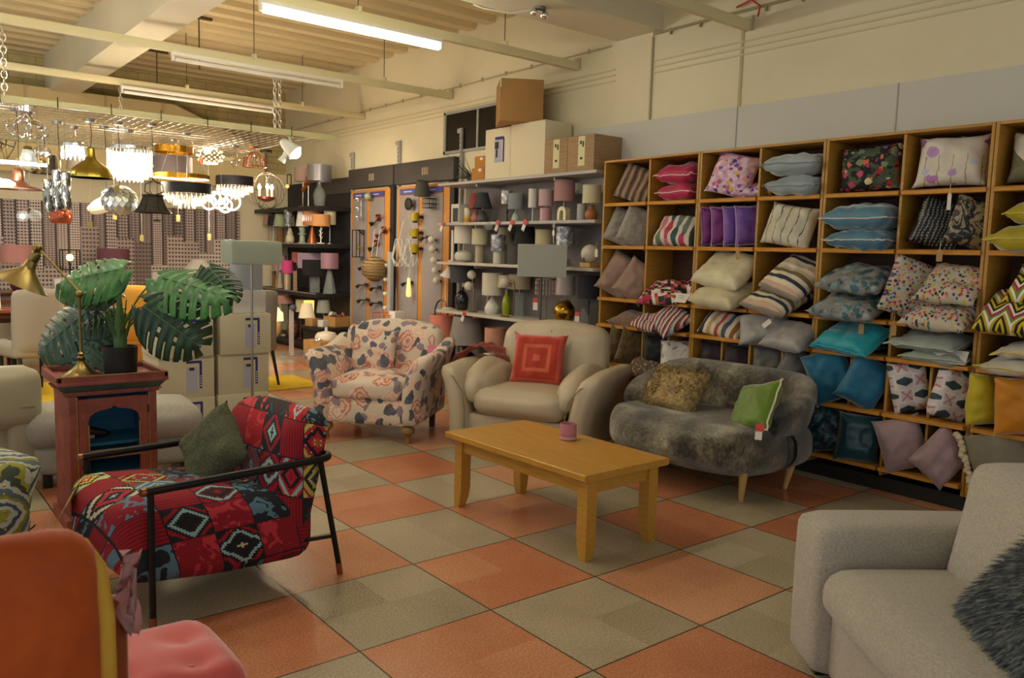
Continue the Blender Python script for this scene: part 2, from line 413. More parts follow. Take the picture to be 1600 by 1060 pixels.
# ------------------------------------------------------------------ cushions
BASE = Matrix(((0, 0, -1), (-1, 0, 0), (0, 1, 0)))            # local x -> right along the shelf, y -> up, z -> out of the shelf
def pil_mesh(bm, w, h, t, seed, n=22, bow=.07, wr=.012):
    off = Vector((seed * 3.7, seed * 1.3, 0)); G = {}
    for s in (1, -1):
        for i in range(n + 1):
            for j in range(n + 1):
                a, b = 2 * i / n - 1, 2 * j / n - 1; edge = i in (0, n) or j in (0, n)
                if edge and s == -1: G[(s, i, j)] = G[(1, i, j)]; continue
                x = w / 2 * a * (1 - bow * (1 - b ** 4) * a * a); y = h / 2 * b * (1 - bow * (1 - a ** 4) * b * b)
                k = ((1 - a ** 4) * (1 - b ** 4)) ** .62
                z = s * t / 2 * k
                q = mnoise.noise(Vector((x * 7, y * 7, s * 3)) + off) * wr * 2 + mnoise.noise(Vector((x * 18, y * 18, s * 5)) + off) * wr
                crn = max(0, abs(a) + abs(b) - 1.1) * mnoise.noise(Vector((a * 6, b * 6, s)) + off) * .02
                G[(s, i, j)] = bm.verts.new((x, y, z + s * q * min(1, k * 1.6) + crn + (0 if not edge else mnoise.noise(Vector((x * 6, y * 6, seed))) * .012)))
        for i in range(n):
            for j in range(n):
                vs_ = [G[(s, i, j)], G[(s, i + 1, j)], G[(s, i + 1, j + 1)], G[(s, i, j + 1)]]
                bm.faces.new(vs_ if s > 0 else vs_[::-1])
    return [G[(1, i, 0)].co.copy() for i in range(n)] + [G[(1, n, j)].co.copy() for j in range(n)] + [G[(1, i, n)].co.copy() for i in range(n, 0, -1)] + [G[(1, 0, j)].co.copy() for j in range(n, 0, -1)]
PN = [0]
def cushion(label, M, w, h, t, m, pipe=None, group=None, pr=.0045, bow=.07, wr=.012, n=22):
    PN[0] += 1; bm = bmesh.new(); rim = pil_mesh(bm, w, h, t, PN[0], n, bow, wr)
    o = link('cushion', bm, m, None, 'all'); o.matrix_world = M; tag(o, label, 'cushion', group)
    if pipe: ptube('piping', o, pipe, rim, pr, 6, True, 'pale piping' if pipe.name == 'piping_pale' else None)
    return o
def cell(c_, r_, a, b, c, rot):
    y = (EDGE[c_] + EDGE[c_ + 1]) / 2 - a
    R = (BASE @ Euler([math.radians(q) for q in rot], 'ZYX').to_matrix()).to_4x4()
    return Matrix.Translation((XF - c, y, ROWZ[r_] + b)) @ R
# fabrics
PALE = mat('piping_pale', 'd9c3c0', .7)
def plain(n, col, rough=.75, sheen=.4, var=.12, bump=(120, .12)): return mat('fabric_' + n, col, rough, sheen=sheen, var=var, bump=bump)
def fur(n, a, b, sc=22, st=.9): return mat('fur_' + n, lambda c: c.ramp(c.noise(sc, 5, c.comb(c.x * 2.2, c.y * .8, c.z * 1.5), .7), [(.35, H(a)), (.65, H(b))]), .9, sheen=.6, bump=lambda c: (c.noise(sc * 4, 4, c.comb(c.x * 2.2, c.y * .7, c.z)), st))
def spots(n, cols, sc, bg, thr=.34, jit=.9):
    def fn(c):
        d, k = c.voro(sc, c.comb(c.x, c.y, 0), rnd=jit)
        return c.mix(d.lt(thr), H(bg), c.pal(k, [H(q) for q in cols]))
    return mat('print_' + n, fn, .8, bump=(150, .1))
def blooms(n, cols, sc, bg, bg2=None, th=.46, distort=.06):
    def fn(c):
        nx = c.noise(sc * 1.6, 3); v = c.comb(c.x + nx * distort, c.y + nx * distort, c.z)
        d, k = c.voro(sc, v); petals = (d * 9 + nx * 4).sn() * .08
        base = c.mix(c.noise(sc * .8, 3).gt(.52), H(bg), H(bg2 or bg))
        return c.mix((d + petals).lt(th), base, c.pal((k + nx * .12).fr(), [H(q) for q in cols]))
    return mat('print_' + n, fn, .75, bump=(120, .1))
def stripes(n, cols, per, axis='x', slant=0., bg=None, wob=.0):
    def fn(c):
        a, b = (c.x, c.y) if axis == 'x' else (c.y, c.x)
        q = (a + b * slant + 5.0)
        if wob: q = q + c.noise(20, 2) * wob
        return c.pal((q / per).fr(), [H(k) for k in cols])
    return mat('stripe_' + n, fn, .8, bump=(150, .1))
F_BROWN = mat('fur_ribbed_brown', lambda c: c.ramp((c.x * 95 + c.noise(8, 3) * 3).sn() * .5 + .5, [(.1, H('5b4638')), (.6, H('8e735d')), (1, H('a58b70'))]), .9, sheen=.5, bump=lambda c: ((c.x * 95 + c.noise(8, 3) * 3).sn(), .8))
L = lambda lab, M, w, h, t, *a, **k: cushion(lab, M @ Matrix.Translation((0, 0, -.02)), w * .9, h * .91, t * .95, *a, **k)
D90 = (-90, 0, 0)
# row of the top shelf
L('ribbed brown fur cushion leaning in the top left corner cell', cell(0, 0, .01, .165, -.14, (-14, 24, -14)), .40, .36, .13, F_BROWN)
CR = plain('crimson', 'a81245', .55)
L('crimson cushion with pale piping, upper of the two', cell(1, 0, .02, .235, -.13, (-84, 0, 3)), .42, .40, .16, CR, PALE, 'crimson piped cushions')
L('crimson cushion with pale piping, lying under its twin', cell(1, 0, .02, .085, -.15, (-90, 0, -1)), .40, .40, .155, CR, PALE, 'crimson piped cushions')
CONF = blooms('confetti', ['d8b3c8', '8a4fa8', 'e9d6dd', '4c3f8f', 'e0a08a', 'd99cc0', 'd9b040', 'b3607e'], 26, 'dcc3cf', 'c79bbf', .5, .03)
L('lilac and pink speckled flower cushion standing in front of its twin', cell(2, 0, -.015, .185, -.075, (-16, 14, -10)), .40, .38, .13, CONF)
L('lilac and pink speckled flower cushion lying half hidden behind its twin', cell(2, 0, .12, .085, -.20, (-80, 0, 20)), .36, .36, .13, CONF)
GB = plain('grey_blue', '9aa6a8', .5, .7)
L('pale grey blue velvet cushion on top of the stack of two', cell(3, 0, .015, .235, -.08, (-88, 0, 6)), .47, .42, .15, GB, mat('piping_grey', '7f8b8c', .7))
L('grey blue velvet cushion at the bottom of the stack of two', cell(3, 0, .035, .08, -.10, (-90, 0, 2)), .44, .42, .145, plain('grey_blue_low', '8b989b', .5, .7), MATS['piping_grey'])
DFL = blooms('dark_flower', ['a32730', 'd36a55', 'd8b36a', '6f6fb0', '7d8f68', 'b84a6a', 'd9cf9a', '4a5a45'], 19, '191b1f', '4a553f', .40, .05)
L('black cushion with a crowded painted flower print', cell(4, 0, .0, .165, -.10, (-12, 6, 5)), .47, .35, .15, DFL, bow=.1)
def lil(c):
    d, k = c.voro(8, c.comb(c.x * 1.0, c.y * 1.35, 0), rnd=.8); n = c.noise(18, 3)
    fl = (d + n * .5).lt(.62)
    stem = ((c.x * 13 + n * .4).fr() - .5).ab().lt(.035) * c.y.lt(.02)
    col = c.mix(stem, H('d3cabb'), H('8d946e'))
    return c.mix(fl, col, c.ramp(k + n * .3, [(.2, H('b9bcd8')), (.5, H('b07cb5')), (1, H('8d3f93'))]))
LIL = mat('print_lilac_flower', lil, .6, sheen=.3)
L('white cushion with tall lilac flowers', cell(5, 0, -.01, .175, -.09, (-14, 8, 2)), .46, .36, .15, LIL, bow=.1)
L('shaded lilac flower cushion behind the white one', cell(5, 0, .14, .17, -.24, (-10, 30, 0)), .36, .34, .12, LIL)
LEAFG = mat('print_grey_leaf', lambda c: c.mix(((c.x * 26 + (c.y * 16).sn() * 1.6).sn() + c.noise(6, 2) * .6).gt(.55), H('cfc9b8'), H('6f6c50')), .7)
L('off white cushion with curling olive leaves at the right edge', cell(6, 0, -.02, .165, -.10, (-10, 6, 0)), .42, .33, .14, LEAFG)
# second row
FG = fur('grey', '857f74', 'a59e93', 30, .5)
L('grey plush cushion leaning furthest left in the second row', cell(0, 1, -.10, .165, -.11, (-12, 40, -14)), .32, .36, .12, FG)
L('grey plush cushion leaning on the cell wall beside its twin', cell(0, 1, .11, .165, -.06, (-10, 50, -14)), .32, .38, .11, FG)
OVS = mat('print_leaf_ovals', lambda c: c.mix((((c.x * 13).fr() - .5).ab() + (((c.y * 6 + (c.x * 13).fl() * .37).fr()) - .5).ab() * .5).lt(.42), H('cfc3b8'), c.pal(c.white(c.comb((c.x * 13).fl(), (c.y * 6 + (c.x * 13).fl() * .37).fl(), 0)), [H('b03a55'), H('2f4a4c'), H('c9707c'), H('5d6f5e'), H('d08a8e'), H('3d5c5a')])), .7)
L('cushion printed with rows of pink and green ovals', cell(1, 1, .0, .135, -.07, (-30, 2, 0)), .46, .32, .15, OVS)
PU, VI = plain('magenta_purple', '6d1a6e', .5, .6), plain('violet', '6a4699', .5, .6)
for k, (a, m_, lab) in enumerate(((-.16, PU, 'magenta purple cushion with pale piping, leftmost of the row of four'), (-.06, PU, 'magenta purple cushion with pale piping, second in the row of four'), (.055, VI, 'violet cushion with pale piping, third in the row of four'), (.165, VI, 'violet cushion with pale piping, rightmost of the row of four'))):
    L(lab, cell(2, 1, a, .165, -.12, (0, 62 - 4 * k, 4)), .30, .33, .11, m_, mat('piping_lilac', 'b79ac4', .7), 'purple and violet cushions')
BIR = mat('print_birch', lambda c: c.mix((((c.x * 15 + c.noise(6, 3) * 1.2).fr() - .5).ab() * 2 + c.noise(30, 4, c.comb(c.x * 2, c.y * .7, 0)) * .5).lt(.34), c.ramp(c.noise(6, 3), [(.35, H('b9b29c')), (.65, H('d5cfb9'))]), H('55524a')), .7)
L('cream cushion with a birch bark print tipping over the shelf edge', cell(3, 1, -.01, .16, -.04, (-16, 8, -8)), .43, .36, .15, BIR, bow=.1)
TB = plain('teal_blue', '4d7d92', .5, .7)
L('dusty teal cushion with pale piping on top of its twin', cell(4, 1, .01, .225, -.07, (-86, 0, 2)), .50, .42, .17, TB, PALE, 'dusty teal piped cushions')
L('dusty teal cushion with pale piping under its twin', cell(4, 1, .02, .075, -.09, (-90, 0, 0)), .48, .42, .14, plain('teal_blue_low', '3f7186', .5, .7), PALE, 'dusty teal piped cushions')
DASH = mat('print_silver_dash', lambda c: c.mix((((c.x * 40 + c.noise(9, 2) * 2).fr()).gt(.62)) * (((c.y * 55 + (c.x * 40).fl() * .6).fr()).gt(.35)), H('14161a'), H('8b8d86')), .5)
L('black cushion with columns of silver dashes', cell(5, 1, -.04, .16, -.10, (-10, 34, -12)), .34, .35, .13, DASH)
GOLDP = mat('print_gilt', lambda c: c.mix(c.noise(13, 4, None, .7, 2.).gt(.50), H('20262f'), H('9d8f6c')), .5)
L('navy cushion with a worn gilt print beside the silver dashes', cell(5, 1, .16, .16, -.08, (-8, 50, -12)), .32, .34, .13, GOLDP)
MU = plain('lime_mustard', 'a99a1c', .5, .6); PL = mat('piping_lime', 'c9bc4a', .6)
L('lime mustard cushion at the right edge, upper of two', cell(6, 1, .04, .235, -.08, (-86, 0, 4)), .44, .40, .14, MU, PL)
L('lime mustard cushion at the right edge, lower of two', cell(6, 1, -.02, .085, -.06, (-90, 0, 0)), .46, .42, .16, MU, PL)
# third row
TA = plain('taupe', '9b8070', .85, .3)
L('taupe woven cushion leaning furthest left, third row', cell(0, 2, -.10, .19, -.10, (-12, 44, -20)), .36, .43, .17, TA)
L('taupe woven cushion leaning behind its twin, third row', cell(0, 2, .12, .155, -.06, (-12, 46, -24)), .32, .38, .15, TA)
def cubes(c):
    a, b = c.x * 34 + c.y * 17, c.y * 34 - c.x * 8
    return c.pal(c.white(c.comb(a.fl(), b.fl(), 0)), [H('1f2a2c'), H('a82a4c'), H('d8c3ae'), H('c46a3c'), H('26352f'), H('bd4a60'), H('e0d6c6')])
CUB = mat('print_cube_lattice', cubes, .75)
L('cushion in a red and black cube lattice, lying in front of its twin', cell(1, 2, -.06, .09, -.04, (-62, 4, 10)), .42, .40, .13, CUB)
L('cushion in a red and black cube lattice, tucked behind its twin', cell(1, 2, .15, .13, -.20, (-50, 0, -12)), .32, .36, .12, CUB)
CRM = plain('cream_satin', 'cfc4a0', .45, .5)
L('cream satin cushion on top of the stack of two', cell(2, 2, .02, .29, -.02, (-52, 4, -6)), .50, .44, .16, CRM)
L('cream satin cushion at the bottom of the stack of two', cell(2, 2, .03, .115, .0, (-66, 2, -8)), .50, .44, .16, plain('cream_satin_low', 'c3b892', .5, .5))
STB = stripes('brown_navy', ['b9a88e', 'cfc2aa', '2c3142', 'c9bda6', '8d8478', 'c3a48c', 'd5cab4', '31343f', 'd3c8b0', '6f6240', 'bfb29a', 'd8cdb8'], .36, 'y')
L('cream cushion with navy and olive stripes on top of its twin', cell(3, 2, .07, .26, -.02, (-48, 10, -14)), .40, .44, .15, STB)
L('cream cushion with navy and olive stripes under its twin', cell(3, 2, -.05, .10, .0, (-64, 4, -12)), .44, .42, .14, STB)
TFL = blooms('teal_damask', ['3a5d68', '9aa3a0', '2c4f5c', '7b98a0', '476d78'], 17, '7d7a74', '8b8880', .45, .12)
L('grey cushion with teal damask flowers, upper of the pair', cell(4, 2, .01, .265, -.03, (-74, 2, 2)), .48, .42, .16, TFL)
L('grey cushion with teal damask flowers, lower of the pair', cell(4, 2, -.01, .095, -.01, (-72, 2, 0)), .50, .44, .15, TFL)
DOT = spots('rainbow_spots', ['b83a3a', '2f4a6a', 'c7b12f', 'd06a8a', '3d7a6a', 'd08a3a', '7d3f7a', '2b2b33'], 50, 'b9b3a0', .46)
L('rainbow spotted cushion standing on its side at the left of three', cell(5, 2, -.17, .205, -.06, (-10, 52, -12)), .36, .44, .14, DOT)
L('rainbow spotted cushion on top of the spotted stack', cell(5, 2, .09, .26, -.02, (-50, 2, -3)), .40, .38, .12, DOT)
L('rainbow spotted cushion at the bottom of the spotted stack', cell(5, 2, .06, .08, .0, (-66, 2, -4)), .44, .40, .13, DOT)
CHEV = mat('print_chevron', lambda c: c.pal(((c.y * 5 + ((c.x * 9).fr() - .5).ab() * .9) * 1.1).fr(), [H('1a1712'), H('c9b31f'), H('1a1712'), H('b6a01c'), H('e6e0d0'), H('6f8a2c'), H('b0245a'), H('e6e0d0')]), .75)
L('bold zigzag cushion at the right edge, upper one', cell(6, 2, .06, .28, -.06, (-50, 4, 0)), .42, .38, .13, CHEV)
L('bold zigzag cushion at the right edge, lower one', cell(6, 2, -.04, .115, .0, (-56, 2, 0)), .48, .42, .15, CHEV)
# fourth row
L('brown fur cushion lying flat in the low left cell', cell(0, 3, .06, .07, -.10, (-82, 0, 4)), .38, .36, .12, fur('cocoa', '6d4c36', '93705a', 24, .8))
STR = stripes('red_grey', ['c9bfb2', '3d4046', 'b8402f', 'd6ccc0', '6e2f3a', '8d8a88'], .085, 'x', .5)
L('cushion with slanting red and grey stripes lying flat', cell(1, 3, -.13, .075, .0, (-74, 0, -10)), .36, .36, .11, STR)
L('cushion with slanting red and grey stripes tipping off the shelf', cell(1, 3, .07, .11, .04, (-46, 8, -30)), .34, .34, .11, STR)
BST = stripes('bold', ['2a2c30', 'cfc6b6', 'b79a62', 'cfc6b6', 'a8432c', 'bfb6a6', '4a525c', 'cfc6b6', '8a5a26', 'd3c9b8', '23262c', 'cfc6b6'], .44, 'x', -.12)
L('cushion with bold rust, black and tan stripes', cell(2, 3, .0, .10, -.04, (-42, 4, -6)), .44, .26, .13, BST)
SIL = plain('silver_satin', '98948f', .4, .5)
L('silver grey satin cushion leaning at the left of the pair', cell(3, 3, -.12, .105, .03, (-40, 20, 24)), .40, .28, .14, SIL)
L('silver grey satin cushion lying at the right of the pair', cell(3, 3, .10, .08, .05, (-58, 2, -4)), .38, .32, .13, SIL)
TQ = plain('turquoise', '0c8f9e', .5, .6)
L('turquoise velvet cushion folded over the shelf edge', cell(4, 3, .02, .115, .0, (-62, 2, -8)), .46, .38, .12, TQ, mat('piping_turq', '1aa3ae', .6))
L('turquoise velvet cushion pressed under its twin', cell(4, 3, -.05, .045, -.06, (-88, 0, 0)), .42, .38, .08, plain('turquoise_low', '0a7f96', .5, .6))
SG = plain('sage', '8c978c', .55, .4); PS = mat('piping_sage', 'aab2a4', .7)
L('pale sage pleated cushion on top of its twin', cell(5, 3, -.02, .14, -.05, (-80, 0, -3)), .48, .38, .09, SG, PS)
L('pale sage pleated cushion under its twin, behind a white card', cell(5, 3, .04, .05, -.09, (-88, 0, 0)), .44, .38, .09, SG, PS)
WL = plain('white_cotton', 'bdb6a8', .8); 
L('white cushion with lime piping, upper of two at the right edge', cell(6, 3, .06, .14, -.04, (-84, 0, 0)), .44, .38, .08, WL, PL)
L('white cushion with lime piping, lower of two at the right edge', cell(6, 3, .0, .05, -.01, (-86, 0, 0)), .46, .38, .09, WL, PL)
# fifth row
BRF = fur('bear', '4a3820', '7a6238', 16, .9)
L('dark brown fur cushion standing behind the cream armchair', cell(0, 4, .03, .175, -.03, (-6, 68, -8)), .34, .36, .12, BRF)
L('dark brown fur cushion standing beside its twin behind the cream armchair', cell(0, 4, .17, .17, -.02, (-6, 66, -10)), .34, .34, .11, BRF)
L('black velvet cushion in the cell left above the fur loveseat', cell(1, 4, -.10, .17, -.04, (-10, 30, 8)), .30, .34, .13, plain('black_velvet', '14131a', .6))
FEA = mat('print_feather', lambda c: c.mix(c.noise(9, 3, None, .5, 1.5).gt(.55), H('d6d0c6'), H('8d8382')), .6)
L('white cushion with grey feathers above the fur loveseat', cell(1, 4, .13, .16, .0, (-28, 30, 18)), .32, .32, .13, FEA)
AUB = plain('aubergine', '2a1520', .6)
L('aubergine cushion at the left, behind the top of the fur loveseat', cell(2, 4, -.12, .165, -.10, (-6, 20, 0)), .26, .32, .12, AUB)
L('aubergine cushion at the right, behind the top of the fur loveseat', cell(2, 4, .13, .165, -.08, (-6, 30, 0)), .26, .32, .12, AUB)
GV = plain('slate_velvet', '66645f', .55, .5)
L('slate grey velvet cushion standing upright above the loveseat', cell(3, 4, -.12, .175, -.05, (-6, 18, 4)), .27, .34, .13, GV)
L('slate grey velvet cushion leaning beside the blue ones', cell(3, 4, .14, .17, .0, (-6, 48, -20)), .30, .36, .14, GV)
BL = plain('peacock', '0b6384', .55, .7)
o = L('peacock blue velvet cushion with two small buttons', cell(4, 4, -.12, .18, .0, (-8, 34, 26)), .33, .40, .17, BL)
for q in ((.02, .10), (.08, .055)): part('button', o, mat('button_pearl', 'd8dad6', .3), lambda bm: add_lathe(bm, [(.009, 0), (.009, .004), (.004, .006)], 12, (q[0], q[1], .072)))
L('peacock blue velvet cushion leaning without buttons', cell(4, 4, .135, .175, .01, (-8, 52, -22)), .32, .38, .15, BL)
def geo(c):
    a, b = c.x * 11, c.y * 11
    fa, fb = (a.fr() - .5).ab(), (b.fr() - .5).ab()
    par = (a.fl() + b.fl()).mod(2.0).gt(.5)
    l1 = (fa + fb).lt(.26); sq = (fa.mx(fb)).gt(.36)
    return c.mix(par, c.mix(sq, c.mix((fa - fb).ab().lt(.07), H('c9b7b8'), H('b07884')), H('d6cccb')), c.mix((fa * .45 + fb).lt(.33), H('c9c3c2'), H('2f4249')))
GEO = mat('print_pink_teal_geo', geo, .75)
L('pink and teal geometric cushion standing at the left of the pair', cell(5, 4, -.125, .175, -.05, (-6, 46, 16)), .27, .37, .14, GEO)
L('pink and teal geometric cushion standing at the right of the pair', cell(5, 4, .14, .17, -.04, (-6, 58, -10)), .28, .37, .14, GEO)
L('lemon yellow velvet cushion standing near the right edge', cell(6, 4, -.16, .17, -.03, (0, 62, 0)), .34, .35, .15, plain('lemon', 'b3a30f', .5, .6))
L('orange yellow velvet cushion with a gathered front at the right edge', cell(6, 4, .03, .165, .01, (0, 40, 4)), .36, .38, .18, plain('saffron', 'c07a06', .5, .6))
# bottom row
KNIT = spots('knit', ['b8402f', '2f6f5a', 'c9a03a', '3d5a8a', 'd6cfc0'], 70, '6a5a4a', .45)
L('bright multicoloured knitted cushion low behind the loveseat arm', cell(1, 4, -.16, .05, .10, (-60, 10, 0)), .26, .26, .10, KNIT)
PEA = mat('print_peacock_satin', lambda c: c.mix(c.noise(14, 4, None, .6, 2.5).gt(.54), H('0d2a3a'), H('2f6070')), .35, sheen=.4)
L('dark peacock satin cushion with a smoky print', cell(4, 5, -.13, .175, .0, (-6, 26, 12)), .30, .37, .14, PEA)
L('plain dark teal satin cushion with a shine', cell(4, 5, .125, .155, .03, (-4, 40, -2)), .31, .36, .17, plain('teal_satin', '123f4c', .3, .4))
MV = plain('mauve_pink', '9f8488', .6, .5)
L('dusty mauve cushion leaning left in the bottom row', cell(5, 5, -.12, .175, .02, (-8, 24, 22)), .31, .38, .16, MV)
L('dusty mauve cushion leaning right in the bottom row', cell(5, 5, .14, .15, .03, (-8, 46, -36)), .30, .36, .15, MV)
LIN = plain('linen_grey', '77705f', .85)
o = L('grey linen cushion with a cream fringe behind the pale sofa', cell(6, 5, -.06, .19, .02, (-8, 20, 22)), .38, .40, .15, LIN)
def fringe(bm):
    for k in range(26):
        yy = -.19 + .38 * k / 25; add_sphere(bm, (-.185 + random.uniform(-.012, .012), yy, random.uniform(-.012, .012)), .016 + random.random() * .008, 6, 4)
part('fringe', o, mat('fringe_cream', 'c3b694', .9), fringe)
# price tags and cards on the shelf edges
PAPER = mat('tag_paper', 'd9d4c8', .7); KRAFT = mat('tag_kraft', 'a48558', .8); INK = mat('ink_grey', '8d8a88', .8); STRING = mat('string', 'c9c0ad', .9)
def hangtag(c_, r_, a, dz, lab, m, rz=0., w=.035, h=.07, out=.055):
    M = cell(c_, r_, a, dz, out, (0, 0, rz)); t = thing('price_tag', lab, 'price tag', M=M, group='tags hanging from the cushion shelves')
    part('card', t, m, lambda bm: add_prism(bm, [(-w / 2, -h), (w / 2, -h), (w / 2, -.012), (w / 4, 0), (-w / 4, 0), (-w / 2, -.012)], -.001, .001, 2), False)
    ptube('string', t, STRING, [(0, -.006, .002), (.002, .03, .004), (-.003, .055, -.01)], .0018, 5)
hangtag(0, 1, -.26, -.03, 'small white price tag hanging at the left end below the grey plush cushions', PAPER)
hangtag(2, 1, .16, -.02, 'kraft price tag hanging above the cream satin cushions', KRAFT, 8)
hangtag(4, 2, .10, -.03, 'kraft price tag hanging over the turquoise cushion', KRAFT)
hangtag(5, 1, .03, -.0, 'kraft price tag hanging above the spotted cushions', KRAFT)
hangtag(5, 2, -.21, -.02, 'kraft price tag hanging over the sage cushions', KRAFT)
hangtag(5, 0, .06, -.03, 'narrow white price tag hanging between the dark cushions', PAPER, 0, .022, .10)
hangtag(3, 3, -.02, .17, 'white price tag lying on the silver grey cushions', PAPER, -50, .035, .08, .10)
hangtag(2, 2, -.24, .26, 'small kraft price tag on the divider left of the cream cushions', KRAFT, 0, .025, .05, .012)
def card(c_, r_, a, b, w, h, lab, c=.06, rx=-25):
    M = cell(c_, r_, a, b, c, (rx, 0, -2)); t = thing('shelf_card', lab, 'card', M=M)
    pbox('card', t, PAPER, (0, 0, 0), (w, h, .002), 0)
    for k, (x0, l) in enumerate(((-.3, .25), (.1, .5), (-.25, .3), (.12, .45))):
        pbox('printed_line', t, INK, (w * (x0 + .02), h * (.22 - .22 * (k // 2)), .0015), (w * l * .6, h * .05, .001), 0)
card(5, 3, .09, .05, .28, .085, 'long white card of small print on the shelf edge under the sage cushions', .045)
card(1, 2, .15, .045, .19, .09, 'white card of small print beside the cube lattice cushions', .045, -40)
# ------------------------------------------------------------------ coffee table
TOAK = mat('table_oak', lambda c: c.ramp(c.noise(3, 5, c.comb(c.x * 30, c.y * 2, c.z * 30), .6, .3), [(.3, H('b07e2e')), (.7, H('c8983f'))]), .32, coat=.15)
t = thing('coffee_table', 'oak coffee table in the middle of the tiled floor', 'coffee table', (.925, .09, 0), math.radians(1))
part('tabletop', t, TOAK, lambda bm: add_prism(bm, [(-.305, .408), (-.305, .434), (-.300, .438), (.300, .438), (.305, .434), (.305, .408), (.295, .402), (-.295, .402)], -.565, .565, 1))
for sx in (-1, 1): pbox('apron', t, TOAK, (sx * .235, 0, .362), (.02, 1.0, .075), .002)
for sy in (-1, 1): pbox('apron', t, TOAK, (0, sy * .51, .362), (.44, .02, .075), .002)
for sx in (-1, 1):
    for sy in (-1, 1):
        def leg(bm):
            for k, (z, a) in enumerate(((.402, .066), (.12, .066), (.06, .060), (0, .046))):
                ring = []
                for (ux, uy) in ((-1, -1), (1, -1), (1, 1), (-1, 1)):
                    # the inner faces curve in towards the foot
                    ox = sx * .033 if ux * sx > 0 else sx * (.033 - a); oy = sy * .033 if uy * sy > 0 else sy * (.033 - a)
                    ring.append(bm.verts.new((sx * .222 + ox, sy * .503 + oy, z)))
                if k:
                    for i in range(4): bm.faces.new((pv[i], pv[(i + 1) % 4], ring[(i + 1) % 4], ring[i]))
                else: bm.faces.new(ring)
                pv = ring
            bm.faces.new(pv[::-1])
        part('leg', t, TOAK, leg)
t = thing('candle_pot', 'dusty pink ribbed pot standing on the coffee table', 'pot', (1.075, .12, .438))
PINKP = mat('pot_pink', 'b87580', .5, bump=lambda c: ((c.z * 220).sn() * c.z.lt(.035) * (c.noise(60, 2)), .5))
plathe('body', t, PINKP, [(.038, 0), (.046, .004), (.047, .03), (.046, .088), (.0455, .092), (.0425, .092), (.042, .02), (.0, .018)], 32)
plathe('scallop_band', t, mat('pot_pink_band', 'c98c94', .6), [(.0475, .004), (.0485, .012), (.0475, .022)], 32, rfun=lambda a, z: 1 + .012 * math.sin(14 * a))

# ------------------------------------------------------------------ floral armchair
def peony(c):
    n = c.noise(7, 4); v = c.comb(c.x + n * .10, c.y + n * .10, c.z + n * .09)
    d, k = c.voro(6.2, v); ring = (d * 34 + c.noise(16, 4) * 14).sn() * .5 + .5
    flower = c.mix(ring, c.ramp(k, [(.0, H('c9806f')), (.35, H('b9604f')), (.6, H('dfc0a9')), (1, H('cf9c86'))]), c.ramp(k, [(0, H('e2cfb8')), (.5, H('d9b39c')), (1, H('efe2cc'))]))
    d2, k2 = c.voro(8.5, c.comb(c.x * 1.3 + n * .1, c.y * .8, c.z + n * .2)); leaf = d2.lt(.44) * k2.gt(.50)
    d3, k3 = c.voro(12, v); lil = d3.lt(.45) * k3.gt(.55)
    bg = c.mix(d.lt(.56), H('d3c3ae'), flower)
    bg = c.mix(lil, bg, H('8f7f88'))
    return c.mix(leaf, bg, c.ramp(c.noise(14, 3), [(.3, H('474a57')), (.7, H('6a6a74'))]))
PEO = mat('peony_fabric', peony, .8, sheen=.2, bump=(200, .1))
FOOTW = mat('turned_foot', '8a6a3a', .45)
TAGPINK = mat('tag_pink', 'd77f9a', .7)
def arm_prof(bm, x, s, w, h0, h1, y0, y1, n=14):
    """armrest block whose top slopes and rolls outwards; x inner face, s side"""
    rbox(bm, (x + s * w / 2, (y0 + y1) / 2, (h0 + .16) / 2), (w, y1 - y0, h0 - .16 + .16), .055, 10, (.012, .01, .01),
         lambda p: (p.x + s * max(0, (p.z + .0)) ** 2 * 1.1, p.y, p.z + max(0, p.z) * (h1 - h0) / h0 * 2.2 * (p.y / (y1 - y0) + .5)))
t = thing('floral_armchair', 'armchair in cream fabric with coral peonies and slate leaves', 'armchair', (1.27, 2.53, 0), math.radians(-49.7))
part('base', t, PEO, lambda bm: rbox(bm, (0, .0, .235), (.74, .74, .22), .04, 8, (.0, .015, 0)))
part('seat_cushion', t, PEO, lambda bm: rbox(bm, (0, -.07, .40), (.555, .64, .17), .05, 10, (.01, .02, .035)))
def fback(bm):
    rbox(bm, (0, .30, .56), (.80, .20, .66), .075, 12, (.0, .03, .0),
         lambda p: (p.x * (1 + .06 * max(0, p.z)), p.y + p.z * .22 + (p.x / .4) ** 2 * -.045, p.z - (p.x / .4) ** 2 * .055 * max(0, p.z / .33)))
part('backrest', t, PEO, fback)
for s in (-1, 1):
    def arm(bm):
        rbox(bm, (s * .355, .0, .385), (.145, .80, .50), .06, 12, (.012, .015, .0),
             lambda p: (p.x + s * (max(0, p.z + .05)) ** 2 * 1.25, p.y, p.z + (max(0, p.z) / .25) * (.045 + .10 * max(0, p.y / .4) ** 1.5)))
    part('arm', t, PEO, arm)
for sx in (-1, 1):
    plathe('foot', t, FOOTW, [(.022, 0), (.026, .012), (.02, .045), (.03, .065), (.052, .085), (.055, .105), (.045, .125), (.04, .13)], 16, (sx * .33, -.33, 0))
    part('foot', t, mat('foot_dark', '4a3524', .5), lambda bm: add_prism(bm, [(.30, 0), (.335, 0), (.36, .14), (.30, .14)], sx * .33 - .02, sx * .33 + .02, 0))
def rzm(loc, *e): return Matrix.Translation(loc) @ Euler([math.radians(q) for q in e], 'XYZ').to_matrix().to_4x4()
FL = t.matrix_world
FLM = Matrix.Translation((1.27, 2.53, 0)) @ Matrix.Rotation(math.radians(-49.7), 4, 'Z')
cushion('square scatter cushion with one large coral peony, on the floral armchair', FLM @ rzm((-.11, .105, .635), 74, 0, -6), .40, .38, .13, PEO)
